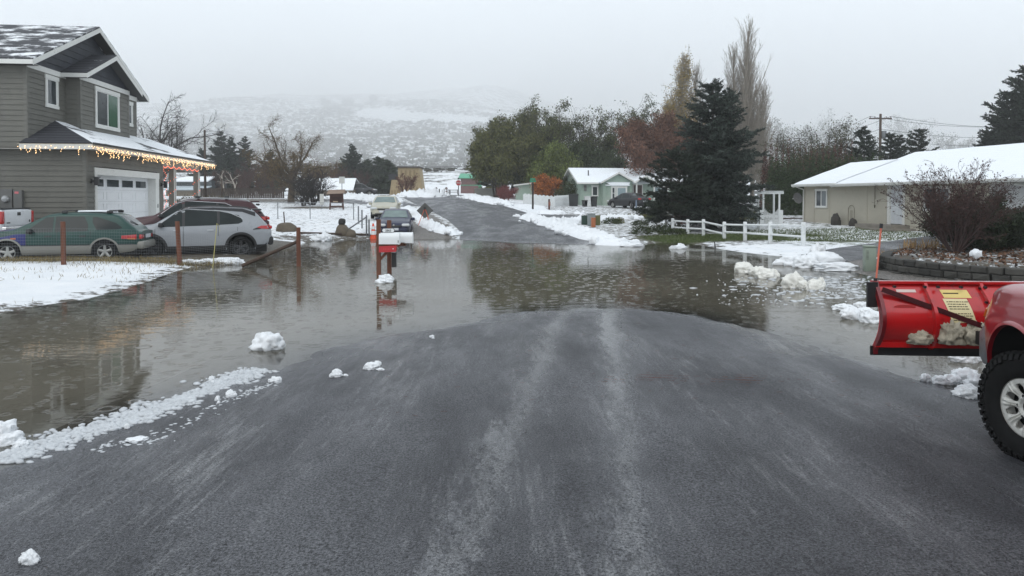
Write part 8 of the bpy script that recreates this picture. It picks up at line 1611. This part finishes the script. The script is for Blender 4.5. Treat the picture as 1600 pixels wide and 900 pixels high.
def far_fences():
    Y = 78; DW = mat('dark_fence_wood', (.050, .036, .028), .85, var=.3, scale=2); x0, x1 = XA(308, Y), XA(446, Y); zb = TZ((x0+x1)/2, Y); Rt = empty('board_fence', (x0, Y, zb), 0, 'long dark wooden board fence behind the snowy yard', 'fence'); mb = MB(); n = int((x1-x0)/.2); rng = random.Random(1); h = P(0, 294, Y).z-zb
    for k in range(n): z = TZ(x0+k*.2, Y)-zb; mb.bbox((k*.2, 0, z-.1), (k*.2+.17, .03, h+rng.uniform(-.03, .03)))
    mb.build('boards', DW, Rt)
    for k in range(0, n, 14): MB().bbox((k*.2-.05, -.06, -.2), (k*.2+.06, 0, h+.1)).build('post', DW, Rt)
    MB().bbox((0, -.04, h-.12), (x1-x0, 0, h-.02)).build('rail', DW, Rt)
    # concrete wall block at the right of the crest
    Y = 88; x0, x1 = XA(741.5, Y), XA(776, Y); zb = TZ(x0, Y)-.2; o = MB().bbox((0, 0, 0), (x1-x0, .3, P(0, 295.5, Y).z-zb)).bbox((0, .3, 0), (.3, 4, P(0, 295.5, Y).z-zb)).build('concrete_wall', mat('wall_concrete', (.24, .24, .22), .85, var=.15, scale=.8, bump=.2), None); o.location = (x0, Y, zb); tag(o, 'low grey concrete wall at the right side of the road crest', 'wall'); MB().bbox((-.05, -.05, P(0, 295.5, Y).z-zb), (x1-x0+.05, .38, P(0, 294.2, Y).z-zb)).build('coping', mat('coping', (.30, .30, .28), .8), o)
    # entry gates with round signs, bollards and pipe rails
    Y = 104; M = mat('pipe_white', (.45, .46, .46), .5)
    for px, lab in ((681.5, 'round sign on a thin post, left one at the park entrance'), (697.5, 'round sign on a thin post, right one at the park entrance')):
        x = XA(px, Y); z0 = TZ(x, Y)-.1; z = P(0, 294.5, Y).z-z0; Rt = empty('round_sign', (x, Y, z0), 0, lab, 'sign', 'round signs at the park entrance'); MB().tube((0, 0, 0), (0, 0, z), .035, n=6).build('post', GALV(), Rt); MB().lathe([(0, -.03), (.20, -.03), (.20, 0)], 16, (0, 0, z), 'y').build('disc', mat('sign_grey_red', (.16, .11, .10), .5), Rt); MB().lathe([(0, -.03), (.14, -.03), (.14, 0)], 14, (0, 0, z-.42), 'y').build('disc', mat('sign_grey_red', (.16, .11, .10), .5), Rt)
    for i, px in enumerate((664, 670.5, 686.5, 691, 694, 703)):
        x = XA(px, Y); z0 = TZ(x, Y); h = P(0, 295.5+1.2*(i % 2), Y).z-z0; o = MB().tube((0, 0, -.1), (0, 0, h), .09 if i in (2, 5) else .06, n=8).lathe([(.09, h), (.05, h+.05), (0, h+.06)], 8).build('bollard', mat('dark_bollard', (.05, .05, .05), .7) if i != 3 else M, None); o.location = (x, Y, z0); tag(o, ['dark bollard nearest the tan tower', 'second dark bollard from the tan tower', 'thick dark bollard right of the left round sign', 'pale post midway between the round signs', 'thin dark bollard just left of the right round sign', 'thick dark bollard right of the right round sign'][i], 'bollard', 'posts at the park entrance')
    x0, x1 = XA(700, Y), XA(715, Y); z0 = TZ(x0, Y); Rt = empty('pipe_gate', (x0, Y, z0), 0, 'low dark pipe gate left of the stop sign post', 'gate'); h = P(0, 297, Y).z-z0
    for z in (h, h*.55): MB().tube((0, 0, z), (x1-x0, 0, z), .05, n=6).build('bar', mat('dark_bollard', (.05, .05, .05), .7), Rt)
    for x in (0, x1-x0): MB().tube((x, 0, 0), (x, 0, h+.1), .06, n=6).build('post', mat('dark_bollard', (.05, .05, .05), .7), Rt)
def retaining_wall():
    SB = mat('block_grey', (.045, .043, .038), .9, var=.5, scale=3, island=.5, bump=.7, bscale=22); Wl = empty('retaining_wall', (9.9, 19, 0), 0, 'curved retaining wall of dark split stone blocks below the planter', 'wall'); pl = [Vector(p) for p in PLANTER[13:14]+PLANTER[:9]]; rng = random.Random(8); mb = MB(); cp = MB(); L = Vector((9.9, 19, 0))
    seg = [(a, b) for a, b in zip(pl[:-1], pl[1:])]; tot = sum((b-a).length for a, b in seg)
    def at(s):
        for a, b in seg:
            l = (b-a).length
            if s <= l: return a+(b-a)*(s/l), (b-a).normalized()
            s -= l
        return b, (b-a).normalized()
    for c in range(3):
        s = -.1+(c % 2)*.15
        while s < tot-.32:
            w = rng.uniform(.28, .36); p, d = at(max(0, s+w/2)); n = Vector((d.y, -d.x))*-1; n = -n if n.dot(Vector((p.x-13, p.y-20))) < 0 else n; z = -.05+c*.16; dep = .26
            cx, cyv = p.x-L.x+n.x*(.02-.02*c), p.y-L.y+n.y*(.02-.02*c); a = math.atan2(d.y, d.x)
            T = Matrix.Translation((cx, cyv, z+.078)) @ Matrix.Rotation(a, 4, 'Z'); vs = []; sg = -1 if (Matrix.Rotation(a, 2, 'Z') @ Vector((0, 1))).dot(n) < 0 else 1
            j = [rng.uniform(-.03, .03) for _ in range(9)]
            x, h = w/2-.004, .075; f = dep/2*sg
            vs = [(-x, -f, -h), (x, -f, -h), (x, -f, h), (-x, -f, h), (-x, f*.80, -h), (x, f*.80, -h), (x, f*.80, h), (-x, f*.80, h), (-x*.82+j[0], f*(1+j[1]*4), -h*.7), (x*.82+j[2], f*(1+j[3]*4), -h*.7+j[8]*.5), (x*.82+j[4], f*(1+j[5]*4), h*.7), (-x*.82+j[6], f*(1+j[7]*4), h*.7)]
            (mb if c < 2 else cp).add([T @ Vector(v) for v in vs], [(0, 1, 2, 3), (0, 4, 5, 1), (1, 5, 6, 2), (2, 6, 7, 3), (3, 7, 4, 0), (4, 8, 9, 5), (5, 9, 10, 6), (6, 10, 11, 7), (7, 11, 8, 4), (8, 11, 10, 9)]); s += w+.006
    mb.build('blocks', SB, Wl); cp.build('top_blocks', SB, Wl)
    # bits on the planter
    rng = np.random.default_rng(9); n = 5000; x = rng.uniform(9.3, 20, n); y = rng.uniform(14.3, 22.5, n); k = sdist(PLANTER, x, y) < -.1; x, y = x[k], y[k]; z = tz(x, y)+.03
    o = link_mesh('leaf_litter', leaf_mesh('leaf_litter', np.c_[x, y, z], rng.normal(0, 1, (len(x), 3))*[1, 1, .2], .09, .06, rng, .2), leafmat('brown_litter', (.12, .062, .036), .8, .6)); tag(o, 'brown fallen leaves covering the planter bed', 'leaves', kind='stuff')
    n = 420; c = rng.choice([10.9, 11.6, 12.2, 17.5, 18.6], n); x = c+rng.normal(0, .16, n); y = np.where(c > 15, 17.6, 20.6)+rng.normal(0, .2, n); h = rng.uniform(.15, .42, n)
    o = link_mesh('dry_plants', leaf_mesh('dry_plants', np.c_[x, y, tz(x, y)+h/2], np.tile([0, 0, 1.], (n, 1)), .36, .018, rng, .22), leafmat('straw', (.34, .22, .10), .8, .4)); tag(o, 'dead straw coloured plant stems at the back of the planter', 'dead plants', kind='stuff')
    g = ground_at(1524, 404); o = blob_obj('snow_lump', (0, 0, .1), (.12, .1, .12), 31, SNOW(), .3); o.location = g; tag(o, 'small white snow lump right of the bush stems on the planter', 'snow lump')
def garden_timbers():
    DW = mat('dark_wood', (.055, .035, .025), .8)
    a = Vector((XA(1553, 21.8), 21.8)); b = Vector((XA(1640, 20.6), 20.6)); z = TZ(a.x+.5, a.y-.3); o = MB().box(((b.x-a.x)/2, (b.y-a.y)/2, .10), ((b-a).length, .16, .26), rz=math.atan2(b.y-a.y, b.x-a.x)).build('timber_edging', DW, None); o.location = (a.x, a.y, z); tag(o, 'dark timber edging at the far right behind the planter', 'timber'); MB().box(((b.x-a.x)/2, (b.y-a.y)/2, .25), ((b-a).length*.98, .15, .05), rz=math.atan2(b.y-a.y, b.x-a.x)).build('snow_cap', SNOW(), o)
    Y = 46.5; a, b = XA(1128, Y), XA(1258, Y); o = MB().tube((0, 0, .12), (b-a, 0, .12), .07, n=6).build('timber_edging', DW, None); o.location = (a, Y, TZ(a, Y)); tag(o, 'dark line of timber edging behind the white rail fence', 'timber')
grey_house(); beige_house(); green_house(); far_buildings()
vehicles()
wire_fence(); rail_fence(); arbor(); chain_fence(); retaining_wall(); garden_timbers(); far_fences()
mailboxes(); signs(); poles(); banks(); snow_lumps(); scatter_slush()
big_trees(); conifers(); bare_trees(); bushes(); hill_brush()
